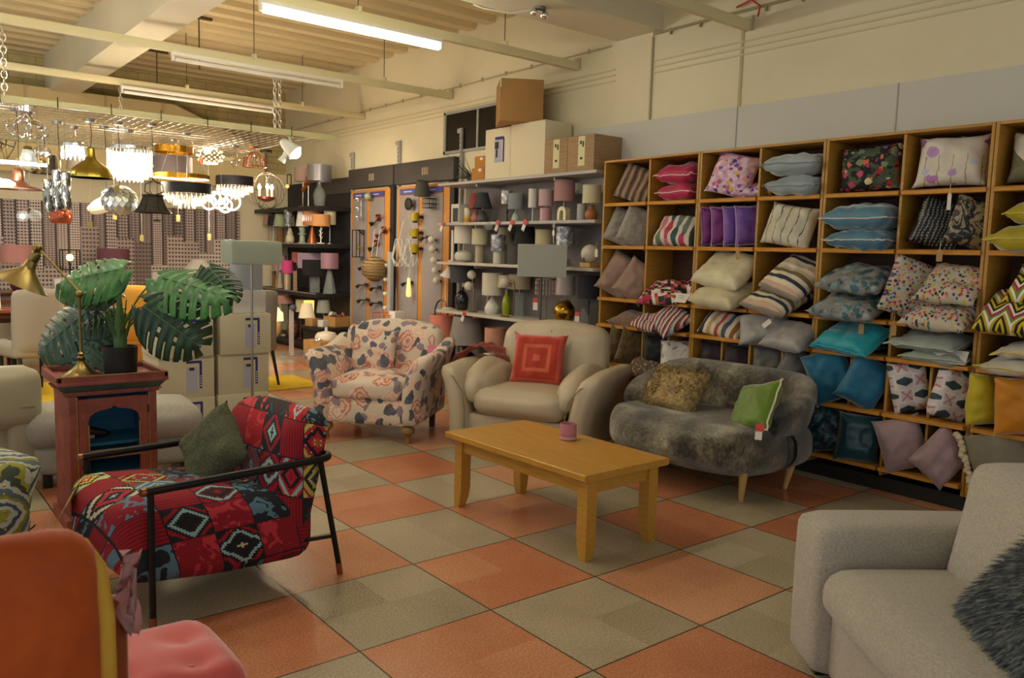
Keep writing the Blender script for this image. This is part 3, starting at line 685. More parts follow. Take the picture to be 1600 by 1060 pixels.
tg = thing('swing_tag', 'pink price tag on the back of the floral armchair', 'price tag', M=FLM @ rzm((.37, .14, .66), 80, 0, 10))
pbox('card', tg, TAGPINK, (0, 0, 0), (.07, .09, .003), 0)
ptube('loop', tg, mat('tag_red', 'c8403a', .5), [(-.01, .045, .0), (-.03, .10, .0), (.0, .13, -.01), (.02, .10, 0), (.01, .045, 0)], .004, 6)

# ------------------------------------------------------------------ cream leather loveseat
CRL = mat('cream_leather', lambda c: c.ramp(c.noise(3, 4), [(.3, H('b0a187')), (.7, H('bbad93'))]), .5, coat=.05, bump=(90, .06))
SEAM = mat('seam_taupe', '7d705c', .8)
TH = math.radians(-63.7); th_c, th_s = math.cos(TH), math.sin(TH)
CRC = Vector((1.47 + .475 * th_c - .42 * th_s, 1.76 + .475 * th_s + .42 * th_c, 0))
t = thing('leather_loveseat', 'wide cream leather armchair with padded arms behind the coffee table', 'armchair', CRC, TH)
CRM4 = Matrix.Translation(CRC) @ Matrix.Rotation(TH, 4, 'Z')
part('base', t, CRL, lambda bm: rbox(bm, (0, .02, .165), (.98, .80, .22), .04, 8, (0, .01, 0)))
part('seat_cushion', t, CRL, lambda bm: rbox(bm, (0, -.10, .365), (.72, .66, .19), .075, 12, (.01, .05, .03)))
part('backrest', t, CRL, lambda bm: rbox(bm, (0, .30, .60), (.86, .24, .62), .10, 14, (.02, .05, .02), lambda p: (p.x, p.y + p.z * .25, p.z + .012 * math.cos(p.x * 7))))
ptube('back_seam', t, SEAM, [(.0, .195 + .005, .75), (.0, .235, .87)], .003, 6)
for s in (-1, 1):
    def oarm(bm):
        rbox(bm, (s * .475, -.02, .33), (.17, .84, .56), .07, 14, (.0, .02, .0), lambda p: (p.x + s * (max(0, p.z + .10) ** 1.7) * .52, p.y, p.z - max(0, -p.y - .1) * max(0, p.z) * .30 + max(0, p.z) * .10))
    part('outer_arm', t, CRL, oarm)
    def parm(bm):
        rbox(bm, (s * .375, -.07, .50), (.20, .60, .25), .095, 14, (.02, .05, .02), lambda p: (p.x + s * .05 * p.z * 4, p.y, p.z + p.y * .10 - .05 * math.cos(p.y * 6) * -1 - .03), None, .03)
    part('arm_cushion', t, CRL, parm)
    ptube('arm_piping', t, SEAM, [(s * .40, -.445, .10), (s * .395, -.455, .30), (s * .42, -.45, .44), (s * .50, -.445, .54), (s * .58, -.43, .565)], .004, 6)
    for sy in (-1, 1): pbox('foot', t, mat('foot_black', '1f1712', .5), (s * .42, sy * .34, .03), (.06, .06, .06), .006)
CR5 = mat('print_rust_squares', lambda c: c.pal((c.x.ab().mx(c.y.ab()) / .215).mn(.99), [H('c4553c'), H('a93018'), H('a93018'), H('c65a3e'), H('a93018'), H('a93018'), H('c0503a'), H('b23a22')]), .75, sheen=.6, bump=(120, .1))
cushion('rust velvet cushion with nested squares on the cream leather armchair', CRM4 @ rzm((-.02, .03, .655), 70, 0, 8), .44, .43, .14, CR5, bow=.10)
# rust throw over the left arm
def throw(bm):
    n, m_ = 26, 12; G = []
    for i in range(n + 1):
        row = []
        for j in range(m_ + 1):
            a, b = i / n, j / m_
            x = -.72 + .47 * a; y = .20 - .26 * b + .10 * (a - .4)
            z = .555 + .20 * math.sin(PI * min(1, .05 + a * .95)) ** .8 - .05 * a
            if a > .8: z -= (a - .8) * .22
            z += .014 * math.sin(a * 30 + b * 5) + .012 * mnoise.noise(Vector((x * 16, y * 16, 1)))
            row.append(bm.verts.new((x, y, z)))
        G.append(row)
    for i in range(n):
        for j in range(m_): bm.faces.new((G[i][j], G[i + 1][j], G[i + 1][j + 1], G[i][j + 1]))
    bmesh.ops.solidify(bm, geom=bm.faces[:], thickness=.012)
tt = thing('folded_throw', 'rust coloured throw draped over the left arm of the cream leather armchair', 'throw', M=CRM4)
RUST = mat('rust_wool', 'b5502c', .9, sheen=.5, var=.2, bump=(60, .5))
part('cloth', tt, RUST, throw, 'all')
pbox('care_label', tt, PAPER, (-.42, -.05, .675), (.05, .03, .003), 0, (.1, .2, .3))

# ------------------------------------------------------------------ fur loveseat
def furcol(c):
    big = c.noise(4.2, 3, None, .5, .4); st = c.noise(30, 5, c.comb(c.x * 1.2, c.y * 3.2, c.z * 1.0), .75)
    k = big * .72 + st * .40
    return c.ramp(k, [(.42, H('1e1a15')), (.52, H('4a4334')), (.62, H('807862')), (.77, H('c6bca2'))])
FURL = mat('fur_loveseat', furcol, .9, sheen=.5, bump=lambda c: (c.noise(70, 5, c.comb(c.x * 1.0, c.y * 2.5, c.z), .75), .9))
ASH = mat('ash_leg', 'c09a5c', .45)
t = thing('fur_loveseat', 'curved grey fur loveseat on pale tapered legs by the cushion shelves', 'loveseat', (2.44, .21, 0), math.radians(-90))
# local: x along the seat (photo right = +x), front = -y
def fseat(bm):
    rbox(bm, (0, -.08, .305), (1.30, .80, .28), .115, 16, (.0, .05, .02),
         lambda p: (p.x * (1 - .10 * max(0, -p.y / .4) ** 2 - .03 * max(0, p.y / .4)), p.y - .05 * (1 - (p.x / .67) ** 2) + .16 * (abs(p.x) / .67) ** 4 * (1 if p.y < 0 else 0), p.z))
part('seat', t, FURL, fseat, 'all')
def fbk(bm):
    # back and arms in one curved band
    n, m_ = 56, 22; G = []
    for i in range(n + 1):
        a = -1 + 2 * i / n
        ang = a * math.radians(112); sg = 1 if a >= 0 else -1
        # superellipse plan
        cx = .555 * (abs(math.sin(ang)) ** .62) * sg; cy = .30 * (abs(math.cos(ang)) ** .7) * (1 if math.cos(ang) >= 0 else -1) + .02
        top = .735 - .22 * max(0, (abs(a) - .30) / .70) ** 1.6; bot = .37
        nx_, ny_ = math.sin(ang), math.cos(ang); th = .085
        ring = []
        for j in range(m_):
            q = 2 * PI * j / m_
            e = lambda v: (abs(v) ** .6) * (1 if v > 0 else -1)
            off = e(math.cos(q)) * th; zz = (top + bot) / 2 + e(math.sin(q)) * (top - bot) / 2
            lean = (zz - .4) * .22
            ring.append(bm.verts.new((cx + nx_ * (off + lean), cy + ny_ * (off + lean), zz)))
        G.append(ring)
    for i in range(n):
        for j in range(m_): bm.faces.new((G[i][j], G[i + 1][j], G[i + 1][(j + 1) % m_], G[i][(j + 1) % m_]))
    for ring, s in ((G[0], 1), (G[-1], -1)):
        cen = sum((v.co for v in ring), Vector()) / m_ + Vector((0, -.03, 0)); cv = bm.verts.new(cen)
        for j in range(m_): bm.faces.new((ring[j], ring[(j + 1) % m_], cv))
part('backrest', t, FURL, fbk, 'all')
for sx in (-1, 1):
    for sy in (-1, 1):
        R_ = Euler((math.radians(-sy * 8), math.radians(sx * 8), 0)).to_matrix()
        plathe('leg', t, ASH, [(.013, -.195), (.0145, -.19), (.028, 0), (.028, .03)], 14, (sx * .52, -.06 + sy * .26, .194), R_)
FUM = Matrix.Translation((2.44, .21, 0)) @ Matrix.Rotation(math.radians(-90), 4, 'Z')
CURL = mat('curly_wool', lambda c: c.ramp(c.noise(48, 4, None, .7), [(.32, H('6e5a35')), (.52, H('9c8455')), (.72, H('c0aa7a'))]), .9, bump=lambda c: (c.noise(60, 3), 1.))
o = cushion('curly brown sheepskin cushion on the fur loveseat', FUM @ rzm((-.20, -.12, .565), 58, 0, -4), .48, .33, .16, CURL, bow=.04, wr=.03, n=30)
def tufts(bm):
    rnd = random.Random(3)
    for k in range(900):
        a, b = rnd.uniform(-1, 1), rnd.uniform(-1, 1)
        z = .075 * ((1 - a ** 4) * (1 - b ** 4)) ** .62
        p = Vector((a * .255, b * .17, z - .004)); d = Vector((a * .5 + rnd.uniform(-.6, .6), b * .5 + rnd.uniform(-.6, .6), 1 - .6 * max(abs(a), abs(b)))).normalized()
        s_ = d.cross(Vector((rnd.uniform(-1, 1), rnd.uniform(-1, 1), .1))).normalized() * .006
        q = [p - s_, p + s_, p + d * .007 + s_ * 1.2, p + d * .012 + s_ * 2.5]
        vv = [bm.verts.new(x_) for x_ in (q[0], q[1], q[2], p + d * .013 - s_ * .4)]; bm.faces.new(vv)
tf = part('wool_curls', o, CURL, tufts, False); tf['kind'] = 'stuff'
GRN = plain('leaf_green', '5d7a1c', .5, .7)
cushion('leaf green velvet cushion with cream piping at the right of the fur loveseat', FUM @ rzm((.44, -.12, .555), 60, -16, -16), .36, .34, .14, GRN, mat('piping_cream', 'd8cfb4', .7), pr=.006)
tg = thing('swing_tag', 'small red price tag on the right arm of the fur loveseat', 'price tag', M=FUM @ rzm((.64, -.36, .47), 80, 0, 20))
pbox('card', tg, mat('tag_red', 'c8403a', .5), (0, .02, 0), (.05, .045, .002), 0); pbox('stub', tg, PAPER, (-.004, -.025, 0), (.04, .05, .002), 0)

# ------------------------------------------------------------------ kilim armchair
def kilim(c, U, V):
    n = c.noise(40, 2) * .006
    U = U + n + 3.02; V = V + n + 3.0
    a, b = U / .175, V / .15
    h = c.white(c.comb(a.fl(), b.fl(), 0)); h2 = c.white(c.comb(a.fl(), b.fl(), 5.0)); h3 = c.white(c.comb(a.fl(), b.fl(), 9.0))
    fa, fb = (a.fr() - .5), (b.fr() - .5)
    st = 18.0
    qa, qb = (fa * st).fl() / st, (fb * st).fl() / st          # woven steps
    d = qa.ab() + qb.ab() * (.7 + h2 * .6)
    ring = (d * (2.2 + h3 * 2.2) + h * 3)
    pal_bg = [H('1d1b22'), H('b01522'), H('c4b85a'), H('4c667c'), H('5a1424'), H('1b2226'), H('b81f30'), H('c9bd62'), H('22212c'), H('8c2a48')]
    pal_fg = [H('a3131f'), H('1d1b22'), H('1f2a30'), H('8fb5bd'), H('1a1a20'), H('c2b457'), H('4a1022'), H('b5222e'), H('93b7b5'), H('b85a2a'), H('2b3c4c'), H('c9bfa0')]
    bgc = c.pal(h, pal_bg); fg = c.pal(((ring * 2).fl() * .173 + h2).fr(), pal_fg)
    wob = (c.noise(16, 2, c.comb(U, V, 0), .5, 1.2)).gt(.55)
    motif = (ring.fr()).lt(.52)
    col = c.mix(motif, bgc, fg)
    blob = c.mix(wob, c.pal(h2, [H('1d1b22'), H('a3131f'), H('20242c'), H('8d1626')]), c.pal(h3, [H('5d7f93'), H('c03642'), H('b8a84a'), H('7fa3ab')]))
    col = c.mix(h3.lt(.42), col, blob)
    strp = c.pal((qb * 9 + .5).fr(), [H('a3131f'), H('1d1b22'), H('c5cfd0'), H('6d1526'), H('1d1b22'), H('8fb0ae')])
    col = c.mix(h3.gt(.86), col, strp)
    brd = fa.ab().mx(fb.ab()).gt(.484)
    return c.mix(brd, col, H('1b1a20'))
KIL = mat('kilim_weave_seat', lambda c: kilim(c, c.y + c.z * .3, c.x - c.z), .9, bump=(260, .25))
KIL2 = mat('kilim_weave_back', lambda c: kilim(c, c.z * 1.05 + c.y * .3, c.x + c.y * 1.1), .9, bump=(260, .25))
BLK = mat('black_steel_tube', '191817', .38, .4); COPC = mat('copper_cap', 'a0674a', .3, .9)
KA = math.radians(-82.9)
KM = Matrix.Translation((-.80, .37, 0)) @ Matrix.Rotation(KA, 4, 'Z')
t = thing('kilim_armchair', 'low armchair in red and black patchwork kilim on a black tube frame', 'armchair', (-.80, .37, 0), KA)
# local front = -y, near side of the photo = +x
def kseat(bm):
    rbox(bm, (0, -.08, .287), (.62, .82, .33), .085, 14, (.01, .02, .025), lambda p: (p.x, p.y, p.z + (.05 * max(0, -p.y / .4) - .03 * max(0, p.y / .4)) * 1.0 - .04 * max(0, p.z / .135) * max(0, (p.y - .1) / .3)))
part('seat', t, KIL, kseat)
def kback(bm):
    rbox(bm, (0, .265, .46), (.62, .22, .56), .09, 14, (.01, .02, .01), lambda p: (p.x, p.y + p.z * .24, p.z))
part('backrest', t, KIL2, kback)
for s in (-1, 1):
    X_ = s * .335
    ptube('front_leg', t, BLK, [(X_, -.40, .03), (X_, -.40, .535)], .0125, 12)
    ptube('foot_cap', t, COPC, [(X_, -.40, 0), (X_, -.40, .055)], .0135, 12, False, 'copper foot cap')
    ptube('rear_leg', t, BLK, [(X_, .33, .53), (X_, .425, .05)], .0125, 12)
    ptube('foot_cap', t, COPC, [(X_, .4315, 0), (X_, .424, .055)], .0135, 12, False, 'copper foot cap')
    ptube('arm_cap', t, COPC, [(X_, -.435, .545), (X_, -.418, .545)], .017, 12, False, 'copper end of the armrest')
    ptube('lower_rail', t, BLK, [(X_, .405, .185), (X_ - s * .05, .20, .185), (X_ - s * .06, -.2, .19)], .009, 10)
pts = [(.335, -.42, .545), (.335, -.1, .545), (.335, .26, .545)] + arc((.255, .36, .545), .08, 0, PI / 2, 6) + [(0, .445, .545)]
pts = [(.335, -.42, .545), (.335, -.1, .545), (.335, .31, .545)] + [(.335 - .07 + .07 * math.cos(a), .33 + .07 * math.sin(a), .545) for a in (0, .4, .8, 1.2, PI / 2)]
pts += [(-x_, y_, z_) for x_, y_, z_ in reversed(pts)]
ptube('armrest', t, BLK, pts, .017, 12)
SPIN = mat('moss_tweed', lambda c: c.ramp(c.noise(110, 4, None, .8), [(.3, H('2f3120')), (.55, H('565840')), (.75, H('77775c'))]), .9, bump=(140, .4))
cushion('moss green tweed cushion standing on its corner on the kilim armchair', KM @ rzm((-.04, .02, .565), 68, 0, 14) @ Matrix.Rotation(math.radians(46), 4, 'Z'), .32, .32, .14, SPIN)
tg = thing('swing_tag', 'kraft card price tag on the front corner of the kilim armchair', 'price tag', M=KM @ rzm((-.20, -.52, .40), 62, 0, -25) @ Matrix.Rotation(math.radians(-35), 4, 'Z'))
pbox('card', tg, mat('tag_card', 'b3a27a', .8), (0, 0, 0), (.13, .13, .003), 0); pbox('red_print', tg, MATS['tag_red'], (.035, -.04, .002), (.03, .05, .001), 0)

# ------------------------------------------------------------------ red painted cabinet
def paint(c, a, b, e):
    n = c.noise(9, 6, None, .65); fine = c.noise(60, 4, c.comb(c.x * 2, c.y * 2, c.z * .5), .7)
    return c.mix(fine.gt(.66), c.ramp(n, [(.35, H(a)), (.65, H(b))]), H(e))
REDP = mat('worn_red_paint', lambda c: paint(c, '7c3c31', '9a5342', 'b58068'), .65)
TEALP = mat('worn_teal_trim', lambda c: paint(c, '2f4440', '4a5e54', '7d6a4c'), .65)
GOLDT = mat('worn_gold_edge', lambda c: paint(c, '8a6236', 'a87d44', '7a3b34'), .6)
BLUEI = mat('cabinet_blue', '3590ba', .5)
CX0, CX1, CY0, CY1 = -1.185, -.765, 1.345, 1.70
CW, CD = CX1 - CX0, CY1 - CY0
t = thing('display_cabinet', 'worn red painted cabinet with a blue inside and an arched door', 'cabinet', ((CX0 + CX1) / 2, CY0, 0))
pbox('side_panel', t, REDP, (-CW / 2 + .012, CD / 2, .37), (.024, CD, .66), .003); pbox('side_panel', t, REDP, (CW / 2 - .012, CD / 2, .37), (.024, CD, .66), .003)
pbox('back_panel', t, BLUEI, (0, CD - .008, .37), (CW - .05, .012, .64), 0); pbox('bottom_panel', t, BLUEI, (0, CD / 2, .06), (CW - .05, CD - .02, .02), 0)
pbox('inner_shelf', t, BLUEI, (0, CD / 2 + .02, .42), (CW - .05, CD - .07, .016), 0); pbox('inner_shelf', t, BLUEI, (0, CD / 2 + .02, .26), (CW - .05, CD - .07, .016), 0)
for s in (-1, 1): pbox('inner_lining', t, BLUEI, (s * (CW / 2 - .027), CD / 2 + .02, .37), (.004, CD - .06, .63), 0)
part('plinth', t, REDP, lambda bm: [add_box(bm, 0, CD / 2, .03, CW + .04, CD + .03, .06, .006)])
def corn(bm):
    for k, (z0, z1, e) in enumerate(((.690, .702, .012), (.702, .712, .022))): add_box(bm, 0, CD / 2, (z0 + z1) / 2, CW + 2 * e, CD + 2 * e, z1 - z0, .003)
part('cornice', t, REDP, corn)
def frust(bm, z0, e0, z1, e1):
    A = [bm.verts.new((sx * (CW / 2 + e0), CD / 2 + sy * (CD / 2 + e0), z0)) for sx, sy in ((-1, -1), (1, -1), (1, 1), (-1, 1))]
    B_ = [bm.verts.new((sx * (CW / 2 + e1), CD / 2 + sy * (CD / 2 + e1), z1)) for sx, sy in ((-1, -1), (1, -1), (1, 1), (-1, 1))]
    bm.faces.new(A[::-1]); bm.faces.new(B_)
    for i in range(4): bm.faces.new((A[i], A[(i + 1) % 4], B_[(i + 1) % 4], B_[i]))
part('cornice_cove', t, TEALP, lambda bm: frust(bm, .712, .012, .748, .042), False, 'dark green cove of the cornice')
def trayt(bm):
    e = .05; add_box(bm, 0, CD / 2, .758, CW + 2 * e, CD + 2 * e, .02, .003)
    for s in (-1, 1):
        add_box(bm, s * (CW / 2 + e - .012), CD / 2, .78, .024, CD + 2 * e, .03, .006); add_box(bm, 0, CD / 2 + s * (CD / 2 + e - .012), .78, CW + 2 * e, .024, .03, .006)
part('top_tray', t, REDP, trayt)
for s in (-1, 1): pbox('top_edge', t, GOLDT, (0, CD / 2 + s * (CD / 2 + .049), .795), (CW + .09, .008, .006), .001); 
for s in (-1, 1):
    pbox('corner_post', t, REDP, (s * (CW / 2 - .02), -.006, .375), (.036, .02, .63), .006)
    ptube('corner_bead', t, GOLDT, [(s * (CW / 2 - .04), -.012, .07), (s * (CW / 2 - .04), -.012, .685)], .005, 6)
dw = CW - .094
def door(bm):
    # one frame: stiles, rails and an ogee arched head
    zt, zb = .672, .075; x0 = -dw / 2
    N = 28; top = []
    for i in range(N + 1):
        a = -1 + 2 * i / N
        zz = .585 + .035 * (1 - abs(a)) ** .5 if abs(a) > .12 else .585 + .035 * .94 + .014 * (1 - abs(a) / .12)
        if abs(a) > .75: zz = .585 - .022 + .045 * math.sqrt(max(0, 1 - ((abs(a) - .75) / .25) ** 2)) - .012
        if abs(a) > .98: zz = .545
        top.append((a * (dw / 2 - .04), zz))
    for yy, fl in ((-.018, 0), (.004, 1)):
        ring_t = [bm.verts.new((x_, yy, z_)) for x_, z_ in top]; ring_u = [bm.verts.new((x_, yy, zt)) for x_, z_ in top]
        for i in range(N): bm.faces.new((ring_t[i], ring_t[i + 1], ring_u[i + 1], ring_u[i]) if not fl else (ring_u[i], ring_u[i + 1], ring_t[i + 1], ring_t[i]))
        if fl:
            for i in range(N): bm.faces.new((prev_t[i], ring_t[i], ring_t[i + 1], prev_t[i + 1]))
        prev_t = ring_t
    for s in (-1, 1): add_box(bm, s * (dw / 2 - .02), -.007, (zt + zb) / 2, .042, .022, zt - zb, .003)
    add_box(bm, 0, -.007, .385, dw - .07, .022, .034, .003); add_box(bm, 0, -.007, .09, dw - .07, .022, .032, .003)
dr = part('door', t, REDP, door, False)
part('gold_bead', dr, GOLDT, lambda bm: [add_box(bm, 0, -.019, .404, dw - .08, .006, .006), add_box(bm, 0, -.019, .367, dw - .08, .006, .006), add_box(bm, -dw / 2 + .043, -.019, .47, .006, .006, .14), add_box(bm, dw / 2 - .043, -.019, .47, .006, .006, .14)])
plathe('knob', dr, mat('porcelain', 'd8d3c6', .2), [(.006, 0), (.006, .012), (.014, .018), (.015, .026), (.008, .032)], 16, (-dw / 2 + .02, -.018, .372), Euler((PI / 2, 0, 0)).to_matrix())
plathe('key_plate', dr, BLK, [(.012, 0), (.012, .003)], 14, (-dw / 2 + .02, -.018, .328), Euler((PI / 2, 0, 0)).to_matrix())
for z_ in (.6, .16): ptube('hinge', dr, mat('hinge_dark', '4a3a2a', .5, .5), [(dw / 2, -.02, z_ - .02), (dw / 2, -.02, z_ + .02)], .005, 8)
GLS = mat('cabinet_glass', '16242c', .04, alpha=.10)
pbox('glass_pane', dr, GLS, (0, -.002, .49), (dw - .085, .002, .17), 0)
pbox('glass_pane', dr, GLS, (0, -.002, .235), (dw - .085, .002, .25), 0)
tg = thing('ornament', 'dark carved bird ornament lying on the blue shelf in the red cabinet', 'ornament', (-1.035, 1.50, .428))
part('body', tg, mat('ornament_brown', '2c1c15', .35), lambda bm: [rbox(bm, (0, 0, .035), (.15, .05, .06), .025, 6, (0, 0, 0), lambda p: (p.x, p.y, p.z * (1 - .5 * p.x / .075) - .01 * p.x / .075))])
pbox('pale_patch', tg, PAPER, (-.03, -.026, .02), (.05, .004, .018), .003)

# brass desk lamp standing on the cabinet
BRS = mat('aged_brass', '8a784a', .34, 1.)
t = thing('desk_lamp', 'aged brass desk lamp with a cone shade, on the red cabinet', 'desk lamp', (-1.09, 1.49, .768))
def RU(a, z_, d=0.): return (.778 * a - .628 * d, -.628 * a - .778 * d, z_)
plathe('base', t, BRS, [(.098, 0), (.098, .008), (.075, .018), (.042, .04), (.022, .068), (.016, .08)], 40, rfun=lambda a, z: 1 + .025 * math.sin(16 * a) * (1 if z < .03 else .4))
plathe('stem', t, BRS, [(.008, .078), (.016, .085), (.019, .098), (.010, .106), (.015, .118), (.0065, .128), (.0065, .40), (.010, .41), (.009, .42)], 16)
part('knuckle', t, BRS, lambda bm: [add_sphere(bm, (0, 0, .425), .020), add_tube(bm, [(-.02, 0, .425), (.02, 0, .425)], .008)])
ptube('lower_arm', t, BRS, [RU(.01, .425), RU(-.20, .65)], .006, 10)
part('elbow', t, BRS, lambda bm: [add_sphere(bm, RU(-.205, .655), .022), add_tube(bm, [RU(-.205, .655, -.03), RU(-.205, .655, .03)], .010)])
ptube('upper_arm', t, BRS, [RU(-.205, .655), RU(-.225, .59)], .009, 10)
R_ = Matrix.Rotation(math.radians(30), 3, Vector(RU(0, 0, 1)))
R_ = Matrix.Rotation(math.radians(-24), 3, Vector(RU(0, 0, 1)).normalized()) @ Matrix.Rotation(math.radians(-10), 3, Vector(RU(1, 0, 0)).normalized())
plathe('shade', t, BRS, [(.026, .0), (.030, -.03), (.036, -.045), (.130, -.125), (.138, -.132), (.132, -.132), (.03, -.05), (.0, -.045)], 40, RU(-.235, .585), R_)
plathe('socket', t, BRS, [(.016, -.01), (.026, .012), (.026, .045), (.014, .06)], 16, RU(-.235, .585), R_)

# ------------------------------------------------------------------ monstera in a black pot
LEAF = lambda n, a, b: mat('leaf_' + n, lambda c: c.ramp(c.noise(14, 3), [(.3, H(a)), (.7, H(b))]), .42, coat=.1)
LF = [LEAF('dark', '14301e', '24482c'), LEAF('mid', '22552a', '3a7a38'), LEAF('grey', '29493a', '4a6a58')]
STEM = mat('stem_green', '3f5f28', .5)
t = thing('monstera_plant', 'artificial monstera with split leaves in a black pot, on the red cabinet', 'plant', (-.905, 1.475, .768))
plathe('pot', t, mat('pot_black', '0e0d0d', .5), [(.078, 0), (.085, .15), (.080, .15), (.076, .135), (.0, .135)], 32)
part('compost', t, mat('compost', '5a4a3a', .9), lambda bm: add_lathe(bm, [(.078, .122), (.06, .138), (.0, .142)], 24))
plathe('trunk', t, STEM, [(.034, .13), (.030, .22), (.024, .30), (.014, .38), (.006, .50)], 12)
def monstera(pos, face, up, L_, m_, splits=7):
    """leaf blade with slits and holes; pos = stem joint, face = outward normal, up = direction towards the tip"""
    fz = Vector(face).normalized(); ty = Vector(up); ty = (ty - fz * ty.dot(fz)).normalized(); tx = ty.cross(fz)
    def half(v):    # half width along the midrib, v from -.18 (lobes) to 1 (tip)
        return .54 * max(0, 1 - ((v - .30) / .72) ** 2) ** .62
    bm = bmesh.new(); n, m2 = 54, 14
    for s in (-1, 1):
        G = []
        for i in range(n + 1):
            v = -.20 + 1.20 * i / n; row = []
            for j in range(m2 + 1):
                q = j / m2; x = s * half(v) * q
                yv = v + .10 * q * q * (1 - v) + .12 * q       # veins sweep towards the tip
                if v < .02: x = s * max(abs(x), 0) ; 
                z = -.16 * q * q - .10 * max(0, v - .35) ** 2 + .012 * math.sin(v * splits * 6.28)
                p = Vector(pos) + (tx * x + ty * (yv - .02) + fz * z) * L_
                row.append(bm.verts.new(p))
            G.append(row)
        for i in range(n):
            for j in range(m2):
                v = -.20 + 1.20 * (i + .5) / n; q = (j + .5) / m2
                ph = (v * splits) % 1.0
                slit = v > .08 and v < .93 and q > .50 and abs(ph - .5) < .05 + .09 * q
                hole = v > .1 and v < .8 and .22 < q < .36 and abs(ph - .5) < .13 and int(v * splits) % 2 == 0
                notch = v < -.02 and q < .12 + .6 * (-v)
                if slit or hole or notch: continue
                f4 = (G[i][j], G[i + 1][j], G[i + 1][j + 1], G[i][j + 1]); bm.faces.new(f4 if s > 0 else f4[::-1])
    bmesh.ops.remove_doubles(bm, verts=bm.verts[:], dist=1e-5)
    bmesh.ops.delete(bm, geom=[v for v in bm.verts if not v.link_faces], context='VERTS')
    bmesh.ops.solidify(bm, geom=bm.faces[:], thickness=.0015)
    lf = link('leaf', bm, m_, t, 'all')
    mid = [Vector(pos) + (ty * a + fz * (-.10 * max(0, a - .35) ** 2 + .008)) * L_ for a in (-.02, .2, .5, .8, .97)]
    ptube('midrib', lf, mat('rib_green', '4f7a48', .5), mid, [.003, .003, .0025, .002, .001], 6)
def stalk(a, b, h): ptube('stalk', t, STEM, [Vector(a).lerp(Vector(b), k / 8) + Vector((0, 0, h * math.sin(PI * k / 8))) for k in range(9)], [.006 - .003 * k / 8 for k in range(9)], 6)
RV, UV, FV = r.copy(), u.copy(), -f
def W3(px, py, d=0.):      # offsets given in metres to the right / up / towards the shop front of the pot
    return Vector((.778 * px + -.628 * d * 1, -.628 * px - .778 * d, py))
LV = [((.20, .515, -.04), (.15, .6, .8), (.95, .1, -.16), .37, 1), ((-.01, .555, -.06), (-.05, .7, .75), (-.95, .2, -.22), .33, 1), ((.17, .365, .08), (.12, 1, .2), (.8, .2, -.5), .335, 0),
      ((-.24, .315, -.13), (-.2, .85, .45), (-.75, .2, -.65), .33, 2), ((-.13, .245, -.10), (-.05, 1, .3), (-.45, .2, -.9), .32, 2), ((.42, .57, -.14), (.4, .6, .6), (.75, .3, -.6), .22, 0), ((-.06, .40, -.08), (0, .4, .9), (-.9, -.2, .1), .22, 0), ((-.05, .315, -.10), (-.1, .7, .7), (-.9, .3, -.2), .22, 0)]
for pos, fc, up_, L_, k in LV:
    P3 = W3(pos[0], pos[1], pos[2]); F3 = W3(fc[0], fc[2], fc[1]); U3 = W3(up_[0], up_[2], up_[1])
    monstera(P3, F3, U3, L_, LF[k]); stalk((0, 0, .20 + .02 * k), P3, .05)
for k in range(7):
    a = k * .9; stalk((math.cos(a) * .012, math.sin(a) * .012, .14), (math.cos(a) * .08, math.sin(a) * .08, .36 + .03 * (k % 3)), .0)
# ------------------------------------------------------------------ pale boucle sofa at the right
BOU = mat('boucle', lambda c: c.ramp(c.noise(120, 3), [(.3, H('9f988a')), (.7, H('b9b2a4'))]), .95, sheen=.3, bump=lambda c: (c.noise(170, 3), .6))
SA = math.radians(-126.9); SO = Vector((.66, -1.54, 0))
lx, bk = Vector((math.cos(SA), math.sin(SA), 0)), Vector((-math.sin(SA), math.cos(SA), 0))
t = thing('boucle_sofa', 'pale boucle sofa in the right foreground with a dark grey fluffy cushion', 'sofa', SO, SA)
SM = Matrix.Translation(SO) @ Matrix.Rotation(SA, 4, 'Z')
part('arm', t, BOU, lambda bm: rbox(bm, (.125, .47, .305), (.25, .94, .53), .05, 12, (0, .005, .01)), 'all')
part('arm', t, BOU, lambda bm: rbox(bm, (2.0, .47, .305), (.25, .94, .53), .05, 12, (0, .005, .01)), 'all')
part('base', t, BOU, lambda bm: rbox(bm, (1.06, .48, .17), (1.62, .88, .24), .03, 8), 'all')
part('seat_cushion', t, BOU, lambda bm: rbox(bm, (.665, .36, .375), (.80, .74, .17), .07, 14, (0, .03, .02)), 'all')
part('seat_cushion', t, BOU, lambda bm: rbox(bm, (1.47, .36, .375), (.80, .74, .17), .07, 14, (0, .03, .02)), 'all')
part('back_frame', t, BOU, lambda bm: rbox(bm, (1.06, .82, .37), (1.66, .26, .62), .05, 10), 'all')
for xx in (.66, 1.47): part('back_cushion', t, BOU, lambda bm: rbox(bm, (xx, .545, .605), (.78, .24, .40), .06, 12, (0, .05, .01), lambda p: (p.x * (1 + .05 * max(0, p.z / .2) * abs(p.x / .39)), p.y + p.z * .22, p.z + .03 * max(0, p.z / .2) * (abs(p.x) / .39) ** 3)), 'all')
for sx in (.12, 2.0):
    for sy in (.08, .86): pbox('foot', t, MATS['foot_black'], (sx, sy, .022), (.05, .05, .044), .004)
FG2 = mat('fluffy_grey', lambda c: c.ramp(c.noise(20, 4), [(.3, H('474d4f')), (.7, H('858b8c'))]), .9, sheen=.3)
o = cushion('dark grey fluffy long pile cushion on the pale boucle sofa', SM @ rzm((.86, .345, .545), 50, 0, -8), .44, .40, .16, FG2)
